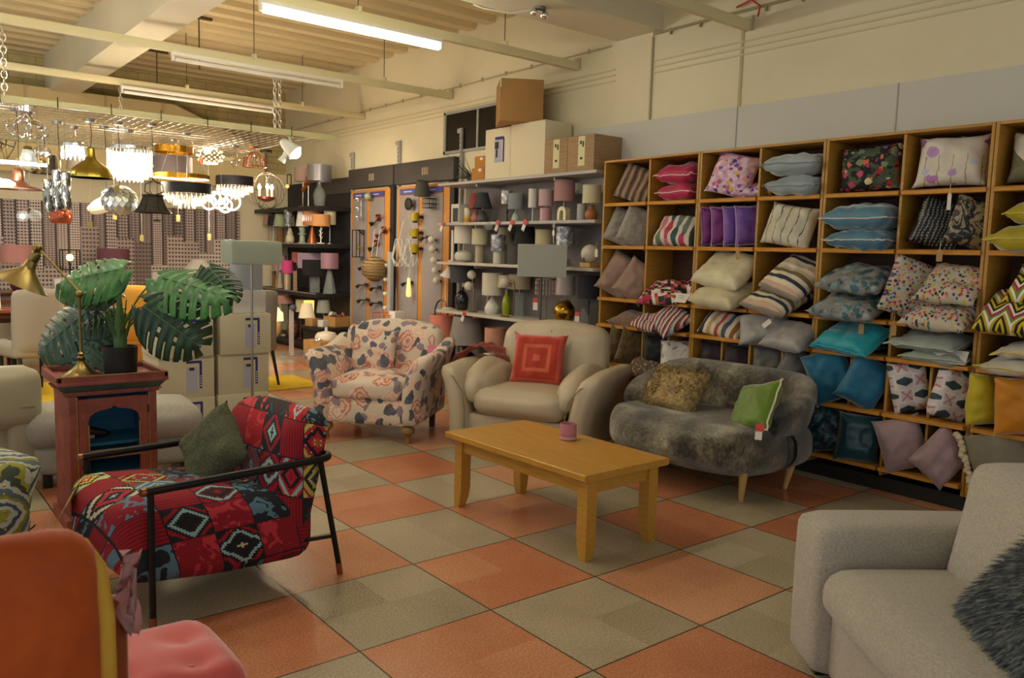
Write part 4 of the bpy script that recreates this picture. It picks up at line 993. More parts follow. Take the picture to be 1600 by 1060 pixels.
def pile(bm):
    rnd = random.Random(5)
    for k in range(3800):
        a, b = rnd.uniform(-1, 1), rnd.uniform(-1, 1); sd = 1 if rnd.random() < .8 else -1
        z = sd * .08 * ((1 - a ** 4) * (1 - b ** 4)) ** .62
        p = Vector((a * .23, b * .21, z * .95)); d = Vector((a * .8 + rnd.uniform(-.35, .35), b * .6 - .6 + rnd.uniform(-.35, .35), sd * (.7 + rnd.uniform(-.3, .3)))).normalized()
        s_ = d.cross(Vector((rnd.uniform(-1, 1), rnd.uniform(-1, 1), rnd.uniform(-1, 1)))).normalized() * .0026; l = rnd.uniform(.035, .06)
        q = p + d * l * .55 + Vector((0, -.006, 0)); e = p + d * l + Vector((0, -.02, -.004))
        v = [bm.verts.new(x_) for x_ in (p - s_, p + s_, q + s_, q - s_, e)]
        bm.faces.new((v[0], v[1], v[2], v[3])); bm.faces.new((v[3], v[2], v[4]))
pf = part('long_pile', o, FG2, pile, False); pf['kind'] = 'stuff'

# ------------------------------------------------------------------ orange velvet seat and coral footstool, left foreground
ORV = mat('orange_velvet', lambda c: c.ramp(c.noise(5, 4, None, .6, .6), [(.3, H('9a3d06')), (.7, H('b9520e'))]), .75, sheen=.15, bump=(25, .25))
ORB = mat('orange_velvet_back', '8a3c12', .75, sheen=.6, var=.15)
ZIPY = mat('yellow_edging', 'c79a34', .7, var=.1)
OO = Vector((-1.90, -1.33, 0)); OM = Matrix.Translation(OO)
t = thing('orange_velvet_chair', 'orange velvet seat back with yellow edging and a coral tufted seat, left foreground', 'chair', OO)
part('backrest', t, ORV, lambda bm: rbox(bm, (-.01, 0, .515), (.60, .13, .73), .065, 14, (.01, .03, .01), None, None, .012), 'all')
part('edging', t, ZIPY, lambda bm: add_tube(bm, [(.305, -.005, .17), (.307, -.01, .40), (.307, -.01, .68), (.296, -.005, .79), (.27, .0, .845), (.21, .0, .878)], [.022, .021, .019, .016, .012, .006], 8), 'all')
part('rear_shell', t, ORB, lambda bm: rbox(bm, (.05, .085, .38), (.64, .07, .62), .033, 10), 'all')
CORAL = mat('coral_velvet', lambda c: c.ramp(c.noise(6, 3), [(.3, H('c14b4a')), (.7, H('d05c58'))]), .7, sheen=.7)
TUF = [(ix, iy) for ix in (-.10, .12, .34, .55) for iy in (.22, .36)]
def tuft(p):
    dz = 0
    if p.z > 0:
        for ix, iy in TUF: dz -= .024 * math.exp(-(((p.x + .20 - ix) ** 2 + (p.y + .325 - iy) ** 2) ** .5 / .045) ** 2)
    return (p.x, p.y, p.z + dz)
part('seat', t, CORAL, lambda bm: rbox(bm, (.22, .335, .32), (.92, .38, .17), .07, 26, (.01, .01, .02), tuft), 'all', 'coral pink tufted seat')
part('seat_button', t, CORAL, lambda bm: [add_sphere(bm, (ix, iy + .01, .392), .010, 10, 6, .5) for ix, iy in TUF], 'all')
part('seat_base', t, ORB, lambda bm: rbox(bm, (.20, .335, .18), (.86, .34, .14), .03, 8), 'all')
for sx in (-.16, .56):
    for sy in (.20, .46): ptube('leg', t, BLK, [(sx, sy, .14), (sx, sy, 0)], .012, 8)
tg = thing('swing_tag', 'crumpled pale pink tissue tag on the edge of the orange velvet seat back', 'price tag', M=OM @ Matrix.Translation((.365, .05, .72)))
def tissue(bm):
    n = 8; G = []
    for i in range(n + 1):
        G.append([bm.verts.new((.018 * math.sin(j * 1.7 + i * .9) * (1 - i / n * .3) + (.03 if i < n else .02) * (j / 5 - .4), .02 * math.cos(i * 1.3 + j), .07 - .19 * i / n)) for j in range(6)])
    for i in range(n):
        for j in range(5): bm.faces.new((G[i][j], G[i + 1][j], G[i + 1][j + 1], G[i][j + 1]))
    bmesh.ops.solidify(bm, geom=bm.faces[:], thickness=.0012)
part('paper', tg, mat('tissue_pink', 'cfa4a6', .7), tissue, 'all')

# ------------------------------------------------------------------ patterned armchair at the left edge
def ikat(c):
    n = c.noise(9, 3) * .10; a, b = (c.x + c.y * .6 + n) * 4.2, (c.z + n) * 3.4
    fa, fb = (a.fr() - .5).ab(), (b.fr() - .5).ab(); d = fa + fb + c.noise(40, 3) * .12
    k = c.white(c.comb(a.fl(), b.fl(), 0))
    z = c.pal((d * 1.3 + k).fr(), [H('7e7a12'), H('4f5f62'), H('a8aa9a'), H('394030'), H('8d8a2a'), H('a7ac9f'), H('3b4a52'), H('b1b0a0')])
    return z
IKA = mat('ikat_green', ikat, .8, sheen=.2)
t = thing('ikat_armchair', 'green and grey ikat armchair with a nailed arm front, cut by the left edge', 'armchair', (-2.0, .74, 0), math.radians(22))
part('seat', t, IKA, lambda bm: rbox(bm, (0, -.03, .30), (.62, .68, .26), .06, 10, (0, .03, .03)), 'all')
part('backrest', t, IKA, lambda bm: rbox(bm, (0, .32, .60), (.72, .18, .66), .08, 12, (0, .03, .01), lambda p: (p.x, p.y + p.z * .2, p.z + .05 * math.cos(p.x * 4) - .04)), 'all')
for s in (-1, 1):
    part('arm', t, IKA, lambda bm: rbox(bm, (s * .36, -.02, .36), (.15, .74, .44), .05, 12, (.01, .01, .01), lambda p: (p.x + s * (max(0, p.z)) ** 1.5 * .7, p.y, p.z + .16 * max(0, p.y / .37) * max(0, p.z / .22))), 'all')
    part('nail_trim', t, mat('brass_nail', 'b8923c', .3, 1), lambda bm: [add_sphere(bm, (s * (.31 + .0 * k), -.402, .16 + .035 * k), .006, 8, 5) for k in range(11)])
part('cushion_edge', t, mat('ikat_piping', '55601c', .8), lambda bm: add_tube(bm, [(-.29, -.36, .405), (.29, -.36, .405)], .010, 8))
IKM = Matrix.Translation((-2.0, .74, 0)) @ Matrix.Rotation(math.radians(22), 4, 'Z')
for sx in (-1, 1):
    for sy in (-1, 1): pbox('foot', t, MATS['foot_black'], (sx * .30, sy * .30, .085), (.05, .05, .17), .006)
BLG = mat('print_blue_grey_leaf', lambda c: c.mix(c.noise(13, 3, None, .5, 1.5).gt(.52), H('8e9a98'), H('33434e')), .7)
cushion('blue grey leaf cushion at the top of the ikat armchair', IKM @ rzm((.12, .20, .66), 74, 0, 6), .38, .36, .14, BLG)

# ------------------------------------------------------------------ cream recliner, grey sofa behind the cabinet
t = thing('leather_recliner', 'cream leather recliner left of the red cabinet, cut by the left edge', 'armchair', (-1.72, 2.75, 0), math.radians(8))
RCL = mat('recliner_leather', 'aca48c', .5, coat=.1, bump=(80, .05))
part('arm', t, RCL, lambda bm: [rbox(bm, (.40, -.1, .29), (.20, .95, .44), .05, 10, (.01, .01, .01))], 'all')
part('arm', t, RCL, lambda bm: [rbox(bm, (-.40, -.1, .29), (.20, .95, .44), .05, 10, (.01, .01, .01))], 'all')
part('backrest', t, RCL, lambda bm: [rbox(bm, (0, -.50, .55), (.98, .20, .36), .08, 12, (.01, .02, .01), lambda p: (p.x, p.y, p.z)), rbox(bm, (0, -.46, .26), (.94, .16, .42), .04, 8)], 'all')
ptube('back_seam', t, SEAM, [(-.44, -.605, .50), (.44, -.605, .50)], .004, 6)
part('seat', t, RCL, lambda bm: rbox(bm, (0, .05, .33), (.60, .76, .24), .07, 10, (0, .02, .03)), 'all')
pbox('base', t, MATS['foot_black'], (0, -.1, .05), (.8, .8, .10), .01)
GSF = mat('light_grey_weave', lambda c: c.ramp(c.noise(60, 4, c.comb(c.x * 1.0, c.y, c.z * 4), .7), [(.3, H('9b968b')), (.7, H('b3aea3'))]), .9, bump=(200, .3))
t = thing('upholstered_bench', 'light grey upholstered bench with a rounded top behind the red cabinet', 'bench', (-.74, 2.38, 0), math.radians(-8))
part('rolled_top', t, GSF, lambda bm: rbox(bm, (0, 0, .345), (.98, .56, .21), .10, 14, (.01, .03, .02), None, None, .01), 'all')
part('base', t, GSF, lambda bm: rbox(bm, (0, .0, .165), (.90, .50, .18), .05, 10, (.01, .02, 0)), 'all')
for sx in (-1, 1):
    for sy in (-1, 1): pbox('foot', t, MATS['foot_black'], (sx * .38, sy * .19, .04), (.05, .05, .08), .006)
t = thing('power_plug', 'black power plug with its flex on the tiles left of the red cabinet', 'plug', (-1.38, 1.44, 0))
part('body', t, KICK, lambda bm: [rbox(bm, (0, 0, .018), (.06, .035, .035), .012, 4), add_tube(bm, [(.02, .02, .02), (.035, .03, .05)], .004), add_tube(bm, [(.03, -.01, .02), (.05, -.01, .04)], .004)])
ptube('flex', t, KICK, [(-.03, 0, .01), (-.10, -.06, .005), (-.05, -.15, .005), (.06, -.14, .005), (.12, -.05, .005)], .004, 6)

# ------------------------------------------------------------------ stacked lamp cartons
CART = mat('carton_cream', lambda c: c.ramp(c.noise(3, 3), [(.3, H('b5ae92')), (.7, H('c0b99d'))]), .75)
NAVY = mat('print_navy', '2a2872', .6); PGREY = mat('print_lavender', 'a2a2b4', .7); PDARK = mat('print_dark', '26232f', .7)
def lampbox(x0, y0, z0, w_, d_, h_, lab, s=1, printed=True, rz=0.):
    t = thing('lamp_carton', lab, 'box', (x0 + w_ / 2, y0, z0), rz, 'cream lamp cartons stacked behind the red cabinet')
    pbox('carton', t, CART, (0, d_ / 2, h_ / 2), (w_, d_, h_), .004)
    pbox('flap_seam', t, mat('carton_shadow', '8f8970', .8), (0, d_ / 2, h_ - .0005), (.003, d_ - .02, .0015), 0)  # flap seam is a darker line along the joint
    if printed:
        X = w_ * .10
        pbox('printed_picture', t, PGREY, (X - .005, -.0008, h_ * .44), (w_ * .20, .0016, h_ * .62), 0)
        pbox('printed_lamp', t, PDARK, (X - .005, -.0018, h_ * .70), (w_ * .09, .0012, h_ * .07), 0)
        part('printed_band', t, NAVY, lambda bm: [add_box(bm, X + w_ * .03, -.0012, h_ * .87, w_ * .28, .0018, h_ * .06), add_box(bm, X + w_ * .15, -.0012, h_ * .53, w_ * .045, .0018, h_ * .62)])
        part('printed_letters', t, PAPER, lambda bm: [add_box(bm, X + w_ * .15, -.0024, h_ * (.28 + .06 * k), w_ * .022, .0010, h_ * .028) for k in range(5)])
YF, HB = 3.06, .3125
for k, lab in enumerate(('cream lamp carton at the bottom of the left stack', 'cream lamp carton second from the bottom of the left stack', 'cream lamp carton third from the bottom of the left stack')):
    lampbox(-.285 + (.0, .0, -.01)[k], YF + (.0, .01, -.01)[k], HB * k, .405, .42, HB - .001, lab)
lampbox(-.20, YF + .03, HB * 3, .40, .40, HB, 'topmost cream lamp carton of the left stack, below the monstera leaf')
for k, lab in enumerate(('cream lamp carton at the bottom of the right stack', 'cream lamp carton in the middle of the right stack, behind the lamp pole', 'cream lamp carton at the top of the right stack, under the white box')):
    lampbox(.145 + .01 * k, YF + .02 * (k % 2), HB * k, .40, .42, HB - .001, lab)
t = thing('white_carton', 'plain white carton under the grey drum shade on the right stack', 'box', (.415, YF + .05, HB * 3))
pbox('carton', t, mat('carton_white', 'c4bfb8', .7), (0, .16, .09), (.26, .32, .178), .004); pbox('open_flap', t, mat('carton_inner', 'a89d8c', .8), (-.155, .02, .085), (.05, .004, .17), .001, (0, 0, .5))
WRAP = mat('clear_wrap', 'f2f4f2', .10, alpha=.10, bump=(14, .9))
def shade_prof(r0, r1, h, z, th=.003): return [(r0, z), (r1, z + h), (r1 - th, z + h), (r0 - th, z)]
t = thing('spare_drum', 'grey drum lampshade in clear wrap standing on the white carton', 'lampshade', (.445, YF + .2, HB * 3 + .179))
plathe('fabric', t, mat('shade_slate', '8a8f98', .8), shade_prof(.125, .125, .20, 0), 36, closed=True)
plathe('wrap', t, WRAP, shade_prof(.130, .130, .215, .0, .001), 24, closed=True)
t = thing('round_tray', 'yellow and clear bowl shade lying on the grey drum shade', 'lampshade', (.48, YF + .2, HB * 3 + .395))
plathe('bowl', t, mat('amber_plastic', 'c8932e', .3), [(.05, 0), (.085, .03), (.105, .035), (.105, .045), (.0, .045)], 28)

# ------------------------------------------------------------------ floor lamps
NICK = mat('brushed_nickel', 'a8a49a', .3, 1.)
t = thing('floor_lamp', 'floor lamp with a sage shade still in plastic wrap, by the stacked cartons', 'floor lamp', (.335, 2.86, 0))
plathe('base', t, NICK, [(.14, 0), (.14, .012), (.13, .02), (.01, .025)], 36)
ptube('pole', t, NICK, [(0, 0, .02), (0, 0, 1.34)], .0095, 12)
part('shade', t, mat('shade_sage', '87917c', .75), lambda bm: rbox(bm, (0, 0, 1.415), (.385, .24, .175), .012, 4), True)
part('wrap', t, WRAP, lambda bm: rbox(bm, (0, 0, 1.415), (.395, .25, .182), .02, 12, (.004, .006, .002), None, None, .01), 'all')
t = thing('floor_lamp', 'floor lamp with a square grey shade between cream armchair and lamp shelves', 'floor lamp', (2.78, 2.36, 0), math.radians(-38))
plathe('base', t, NICK, [(.13, 0), (.13, .012), (.01, .02)], 30)
ptube('pole', t, mat('pole_grey', '5d5a58', .4, .6), [(0, 0, .02), (0, 0, 1.30)], .010, 12)
def sqshade(bm):
    a, b, h_ = .21, .10, .285
    for (cx, cy, sx, sy) in ((0, -b, 2 * a, .004), (0, b, 2 * a, .004), (-a, 0, .004, 2 * b), (a, 0, .004, 2 * b)): add_box(bm, cx, cy, 1.405, sx + .004, sy + .004, h_)
part('shade', t, mat('shade_light_grey', 'a3a59b', .8), sqshade); ptube('shade_carrier', t, NICK, [(-.21, 0, 1.30), (.21, 0, 1.30)], .003, 6)

# ------------------------------------------------------------------ dining set, rugs and sideboard far left
YEL = mat('yellow_rug', lambda c: c.ramp(c.noise(40, 3), [(.3, H('b8960f')), (.7, H('cfae1e'))]), .95)
for lab, x0, x1, y0, y1 in (('yellow rug showing at the right of the stacked cartons', .9, 1.86, 4.75, 5.6), ('yellow rug showing left of the red cabinet', -1.4, -.45, 4.6, 6.3)):
    t = thing('rug', lab, 'rug', ((x0 + x1) / 2, (y0 + y1) / 2, 0), math.radians(0)); pbox('pile', t, YEL, (0, 0, .006), (x1 - x0, y1 - y0, .012), .003)
MAHO = mat('mahogany', lambda c: wood(c, '4a2414', '6e3a20'), .25, coat=.3); GOLDM = mat('gold_metal', 'b3892e', .3, .9)
t = thing('dining_table', 'polished brown dining table on gold legs at the far left', 'dining table', (-.75, 6.9, 0))
pbox('tabletop', t, mat('walnut_gloss', '8c4a26', .15, coat=.4), (-.1, 0, .735), (1.35, .85, .035), .006)
pbox('apron', t, MAHO, (-.1, 0, .69), (1.2, .7, .05), .004)
for sx in (-.68, .5):
    for sy in (-.36, .36): pbox('leg', t, GOLDM, (sx, sy, .36), (.035, .035, .72), .004)
CHF = mat('chair_cream', 'a8a08f', .7); LEGD = mat('chair_leg_dark', '1e1510', .4)
def dchair(x, y, rz, lab, m=CHF, group='cream dining chairs round the far table', nails=True):
    t = thing('dining_chair', lab, 'chair', (x, y, 0), rz, group)
    part('seat', t, m, lambda bm: rbox(bm, (0, 0, .43), (.46, .46, .13), .04, 8, (0, .01, .02)), 'all')
    part('backrest', t, m, lambda bm: rbox(bm, (0, .22, .70), (.46, .10, .60), .045, 10, (0, .02, .0), lambda p: (p.x, p.y + .12 * max(0, p.z + .1) ** 1.5 + .05 * (p.x / .23) ** 2 * -1, p.z + .02 * math.cos(p.x * 7))), 'all')
    for sx in (-1, 1):
        ptube('leg', t, LEGD, [(sx * .18, -.18, .38), (sx * .18, -.19, 0)], [.02, .013], 8); ptube('leg', t, LEGD, [(sx * .18, .19, .38), (sx * .19, .27, 0)], [.02, .013], 8)
    return t
dchair(-.72, 5.75, math.radians(196), 'cream dining chair with its rounded back to the camera, behind the monstera leaf')
dchair(-.02, 6.75, math.radians(-75), 'cream dining chair pushed in at the right end of the far table')
dchair(-1.45, 6.2, math.radians(90), 'cream dining chair at the left edge of the photo')
dchair(1.15, 5.15, math.radians(-150), 'grey dining chair behind the carton stacks, one dark leg showing', mat('chair_grey', '8d8a84', .8), None)
dchair(.42, 6.3, math.radians(150), 'mustard dining chair behind the black plant pot', mat('chair_mustard', 'c08a2a', .7), None)
t = thing('side_stool', 'small glass topped stool under the far dining table', 'stool', (-.98, 6.2, 0))
pbox('top', t, mat('stool_glass', '8fb5a2', .1, coat=.3), (0, 0, .40), (.40, .40, .02), .004); pbox('seat_pad', t, mat('stool_pad', 'a39690', .8), (-.02, 0, .44), (.34, .36, .06), .02)
for sx in (-1, 1):
    for sy in (-1, 1): pbox('leg', t, LEGD, (sx * .16, sy * .16, .195), (.045, .045, .39), .004)
t = thing('sideboard', 'long dark mahogany sideboard below the city print', 'sideboard', (.15, 8.95, 0))
pbox('top', t, MAHO, (0, 0, .80), (1.75, .48, .04), .008); pbox('body', t, mat('mahogany_dark', '2e150c', .35), (0, .02, .60), (1.66, .42, .36), .004)
for k in range(3): 
    d_ = pbox('drawer', t, MAHO, (-.54 + .54 * k, -.20, .66), (.5, .02, .16), .004); plathe('knob', d_, GOLDM, [(.006, 0), (.014, .015), (.012, .022)], 12, (-.54 + .54 * k, -.21, .66), Euler((PI / 2, 0, 0)).to_matrix())
for sx in (-1, 1):
    for sy in (-.16, .18): pbox('leg', t, MAHO, (sx * .80, sy, .21), (.05, .05, .42), .004)
t = thing('bureau', 'light oak bureau behind the mustard chair', 'cabinet', (.62, 7.45, 0))
pbox('body', t, mat('oak_light', 'b98236', .5), (0, 0, .36), (.9, .4, .72), .006); pbox('top', t, mat('white_top', 'c8c4be', .4), (0, 0, .735), (.94, .44, .03), .006)
for k in range(2): pbox('door', t, mat('oak_light', 'b98236', .5), (-.22 + .44 * k, -.205, .36), (.40, .015, .6), .004)
# ------------------------------------------------------------------ table lamps
def shm(n, col, rough=.8, **k): return mat('shade_' + n, col, rough, **k)
FOIL = mat('silver_wrap', lambda c: c.ramp(c.noise(16, 4, None, .7, 1.2), [(.35, H('55545a')), (.5, H('8e8c90')), (.68, H('e2e0de'))]), .25, metal=.3, bump=(18, .8))
CHR = mat('chrome', 'e8e8e8', .08, 1.)
GLASS = mat('clear_glass', 'c6d0cd', .05, alpha=.18)
PROF = {
 'cyl': [(1, 0), (1, 1), (0, 1)],
 'pear': [(.75, 0), (1, .18), (.98, .40), (.62, .75), (.28, .92), (.2, 1), (0, 1)],
 'drop': [(.55, 0), (.9, .12), (1, .32), (.8, .6), (.4, .85), (.15, 1), (0, 1)],
 'vase': [(.6, 0), (.9, .15), (1, .4), (.85, .62), (.4, .78), (.42, .9), (.6, .97), (.5, 1), (0, 1)],
 'ball': [(.35, 0), (.55, .04), (.85, .2), (1, .48), (.88, .75), (.55, .94), (.25, 1), (0, 1)],
 'pebble': [(.5, 0), (.9, .2), (1, .5), (.85, .82), (.4, 1), (0, 1)],
 'stick': [(1, 0), (1, .04), (.2, .07), (.12, .12), (.12, 1), (0, 1)],
 'bal': [(1, 0), (1, .06), (.7, .1), (.62, .5), (.95, .55), (.95, .62), (.6, .66), (.75, .9), (.85, 1), (0, 1)],
 'cone': [(1, 0), (.95, .06), (.35, .85), (.25, 1), (0, 1)],
 'bottle': [(.7, 0), (.85, .05), (1, .5), (.75, .72), (.3, .85), (.3, 1), (0, 1)],
 'candle': [(1, 0), (1, .05), (.4, .12), (.6, .2), (.3, .3), (.3, .55), (.55, .65), (.3, .75), (.3, 1), (0, 1)],
 'pine': [(.7, 0), (.95, .1), (1, .3), (.85, .5), (.6, .62), (.75, .7), (.5, .82), (.35, 1), (0, 1)],
}
FLEX = mat('flex_white', 'cfcac0', .5)
def lamp(x, y, z, lab, base=None, shade=None, group=None, wrapm=None, square=False, cord=False, name='table_lamp', cat='table lamp', rz=0.):
    """base (profile, radius, height, material); shade (z0, z1, r0, r1, material) heights above the shelf"""
    t = thing(name, lab, cat, (x, y, z), rz, group)
    if base:
        k, R_, h_, m = base
        plathe('base', t, m, [(max(a, .0) * R_, b * h_) for a, b in PROF[k]], 24)
    if shade:
        z0, z1, r0, r1, m = shade
        if base and z0 > base[2] - .01: ptube('neck', t, NICK, [(0, 0, base[2] - .01), (0, 0, z0 + .03)], .006, 8)
        if square:
            def sq(bm):
                for (cx, cy, sx, sy) in ((0, -r0, 2 * r0, .004), (0, r0, 2 * r0, .004), (-r0, 0, .004, 2 * r0), (r0, 0, .004, 2 * r0)): add_box(bm, cx, cy, (z0 + z1) / 2, sx + .004, sy + .004, z1 - z0)
            part('lamp_shade', t, m, sq)
        else: plathe('lamp_shade', t, m, shade_prof(r0, r1, z1 - z0, z0), 32, closed=True)
        ptube('shade_ring', t, NICK, [(-r0 * .96, 0, z0 + .03), (r0 * .96, 0, z0 + .03)], .002, 5)
        if wrapm: plathe('wrap', t, wrapm, shade_prof(r0 + .004, r1 + .004, z1 - z0 + .012, z0 - .004, .001), 20, closed=True)
    if cord: ptube('flex', t, FLEX, [(0, -.03, .006), (-.08, -.07, .006), (-.10, .02, .006), (-.12, -.06, .006)], .003, 5)
    return t
# ------------------------------------------------------------------ grey metal lamp shelving, right wall
SHG = mat('shelf_grey', 'a5a09a', .45, .1); SHB = mat('shelf_back_grey', '6f6a68', .6)
SZ = [2.215, 1.78, 1.352, .815]
UNIT = thing('lamp_shelving', 'grey metal wall shelving full of table lamps, left of the cushion shelves', 'shelving', (XW, 2.05, 0))
for i, z in enumerate(SZ):
    pbox('shelf', UNIT, SHG if i < 2 else mat('shelf_cream', 'c2bcae', .45), (-.20, 1.24, z - .016), (.40, 2.50, .03), .004)
    for yy in (.62, 1.86): pbox('shelf_bracket', UNIT, SHG, (-.18, yy, z - .045), (.30, .02, .03), .002)
pbox('shelf', UNIT, SHG, (-.20, 1.24, .14), (.40, 2.50, .03), .004); pbox('plinth', UNIT, KICK, (-.19, 1.24, .06), (.36, 2.48, .12), 0)
pbox('back_panel', UNIT, SHB, (-.012, 1.24, 1.16), (.012, 2.5, 2.1), 0)
def upright(y, z1, x=XW - .035):
    t = thing('slotted_upright', 'pale slotted upright on the right wall ' + {4.62: 'in front of the dark window', 6.0: 'between the two display boards', 7.25: 'left of the display boards'}[y], 'upright', (x, y, 0), 0, 'slotted uprights of the shelving')
    pbox('post', t, mat('upright_grey', 'a9aaa6', .4, .2), (0, 0, z1 / 2), (.03, .035, z1), .002)
    part('slots', t, KICK, lambda bm: [add_box(bm, -.0155, 0, 2.25 + .05 * k, .001, .012, .022) for k in range(int((z1 - 2.28) / .05))], False)
    pbox('top_hook', t, MATS['upright_grey'], (-.01, .035, z1 - .03), (.02, .05, .05), .002)
upright(4.62, 2.87); upright(6.0, 2.85); upright(7.25, 2.80)
X3 = 3.29; G1, G2, G3 = 'lamps on the upper lamp shelf', 'lamps on the middle lamp shelf', 'lamps on the lower lamp shelf'
z = SZ[1]
t = thing('lamp_carton', 'small open white lamp carton at the left end of the upper lamp shelf', 'box', (X3, 4.36, z)); pbox('carton', t, mat('carton_white', 'c4bfb8', .7), (0, 0, .105), (.15, .15, .21), .003); pbox('dark_side', t, mat('print_shadow', '3a3438', .7), (-.076, -.01, .09), (.002, .10, .15), 0)  # dark rectangle on the front of the white carton
t = thing('candle_lamp', 'white glass cylinder lamp shading to yellow at the foot', 'table lamp', (X3, 4.22, z)); plathe('glass', t, mat('ombre_yellow', lambda c: c.ramp(c.z * 5.5, [(.25, H('cf9a18')), (.6, H('d8cfae'))]), .25), [(.038, 0), (.04, .005), (.04, .165), (.036, .165), (.034, .02), (0, .02)], 24)
lamp(X3, 4.07, z, 'table lamp with a brick red shade on a pink teardrop base', ('drop', .055, .14, mat('cer_rose', 'a8605c', .3)), (.15, .315, .085, .065, shm('brick', '8d3a38')))
lamp(X3 - .06, 3.87, z, 'table lamp with a charcoal tapered shade on a copper and grey base', ('pear', .06, .13, mat('cer_slate', '4a4a4c', .3)), (.15, .315, .105, .055, shm('charcoal', '35363a')))
lamp(X3 + .03, 3.57, z, 'small silver wrapped lamp on a dark green stem', ('bal', .024, .19, mat('cer_moss', '4a503c', .4)), (.19, .325, .062, .062, FOIL))
t = thing('glass_pendant', 'clear cut glass ball hanging from the edge of the upper lamp shelf', 'ornament', (XW - .42, 3.50, z - .01)); part('ball', t, GLASS, lambda bm: add_sphere(bm, (-.045, 0, -.04), .045, 10, 7), False); ptube('wire', t, NICK, [(-.045, 0, .005), (-.01, 0, .012), (.03, 0, .012)], .002, 5)
lamp(X3, 3.38, z, 'grey drum lamp in crinkled wrap on a pale mint base', ('pear', .045, .11, mat('cer_mint', 'a8b5a4', .3)), (.13, .285, .082, .082, shm('grey', '66666a')), wrapm=WRAP)
lamp(X3, 3.115, z, 'slim white cylinder lamp on a thin white stem', ('stick', .045, .15, mat('white_metal', 'd8d4cc', .4)), (.14, .325, .046, .046, shm('white', 'd3cdc2')))
lamp(X3, 2.915, z, 'pink wrapped drum lamp on a pink barrel base', ('cyl', .058, .13, mat('cer_pink', 'b98a8d', .35)), (.15, .305, .072, .072, shm('blush', 'b9868a')), wrapm=WRAP)
t = lamp(X3, 2.655, z, 'table lamp with a large dusty pink drum over a cream arch base', None, (.185, .385, .098, .098, shm('dusty_pink', 'a87f7a')))
part('base', t, mat('cer_cream', 'cfc4a2', .35), lambda bm: add_prism(bm, [(-.06, 0)] + [(-.06 * math.cos(a), .075 + .065 * math.sin(a)) for a in [PI * k / 14 for k in range(15)]] + [(.06, 0), (.028, 0)] + [(.028 * math.cos(a), .065 + .04 * math.sin(a)) for a in [PI * k / 10 for k in range(11)]] + [(-.028, 0)], -.03, .03, 0, 0), False)
part('arch_lining', t, mat('cer_olive', '8d9442', .4), lambda bm: add_prism(bm, [(-.027, 0)] + [(-.027 * math.cos(a), .065 + .039 * math.sin(a)) for a in [PI * k / 10 for k in range(11)]] + [(.027, 0)], -.005, .02, 0, 0), False)
ptube('neck', t, NICK, [(0, 0, .135), (0, 0, .22)], .007, 8)
lamp(X3, 2.28, z, 'table lamp with a cream drum on a terracotta jug base', ('vase', .06, .14, mat('cer_terracotta', 'a3643c', .5)), (.155, .32, .086, .086, shm('cream', 'c5bd9c')))
lamp(X3 + .06, 2.47, z, 'pale mauve frosted cylinder at the right of the arch lamp', ('cyl', .045, .16, mat('frost_mauve', 'a39a98', .4)))
# middle shelf
z = SZ[2]
t = thing('strip_lamp', 'tall white bar lamp at the left end of the middle lamp shelf', 'table lamp', (X3, 4.50, z)); pbox('foot', t, MATS['white_metal'], (0, 0, .008), (.07, .07, .016), .003); pbox('bar', t, MATS['white_metal'], (0, 0, .185), (.022, .035, .34), .004)
lamp(X3, 4.28, z, 'table lamp with a white drum on a cream pebble base', ('pebble', .108, .13, mat('cer_ivory', 'c9c2b2', .35)), (.205, .405, .112, .112, shm('white', 'd3cdc2')), cord=True)
lamp(X3, 3.985, z, 'table lamp with a cream drum on a beige cylinder base', ('cyl', .05, .19, mat('cer_beige', 'a59c84', .5)), (.195, .365, .088, .088, shm('cream', 'c5bd9c')))
lamp(X3 + .08, 3.66, z, 'lamp with a beige tapered shade half hidden at the back of the middle shelf', ('cyl', .035, .20, mat('cer_beige', 'a59c84', .5)), (.24, .38, .09, .06, shm('beige', 'b5a98e')))
lamp(X3 - .08, 3.56, z, 'silver wrapped lamp on a short white cylinder', ('cyl', .048, .125, MATS['cer_ivory']), (.13, .30, .075, .075, FOIL))
lamp(X3, 3.22, z, 'lamp with a black tapered shade behind the square grey floor lamp', ('stick', .06, .2, MATS['shade_charcoal']), (.19, .38, .125, .09, shm('black', '1c1a1b')))
lamp(X3, 2.925, z, 'table lamp with a plain parchment drum right of the square grey shade', ('stick', .06, .2, NICK), (.185, .35, .09, .09, shm('parchment', 'b5aa84')))
t = lamp(X3, 2.62, z, 'silver wrapped lamp on a coiled chrome base', ('stick', .05, .19, CHR), (.19, .375, .09, .09, FOIL)); part('chrome_coils', t, CHR, lambda bm: [add_tube(bm, arc((0, 0, .012 + .018 * k), .070 - .008 * k, 0, 2 * PI * 23 / 24, 23), .009, 8, True) for k in range(4)])
t = thing('globe_lamp', 'round white globe lamp on a small wooden block', 'table lamp', (X3, 2.275, z)); pbox('block', t, ASH, (0, 0, .022), (.13, .13, .044), .004); part('globe', t, mat('opal_glass', 'cfc8b8', .25), lambda bm: add_sphere(bm, (0, 0, .125), .086, 24, 14), 'all'); ptube('peg', t, mat('peg_wood', '6a4a26', .5), [(-.068, 0, .045), (-.085, 0, .09)], .006, 6)
t = thing('pull_chain', 'white pull chain hanging from the upper lamp shelf by the silver lamp', 'chain', (XW - .415, 2.55, SZ[1] - .02)); ptube('chain', t, HOUS, [(0, 0, 0), (-.01, 0, -.08), (0, .005, -.2)], .004, 6); pbox('end_tag', t, PAPER, (-.01, 0, -.10), (.003, .03, .05), 0)
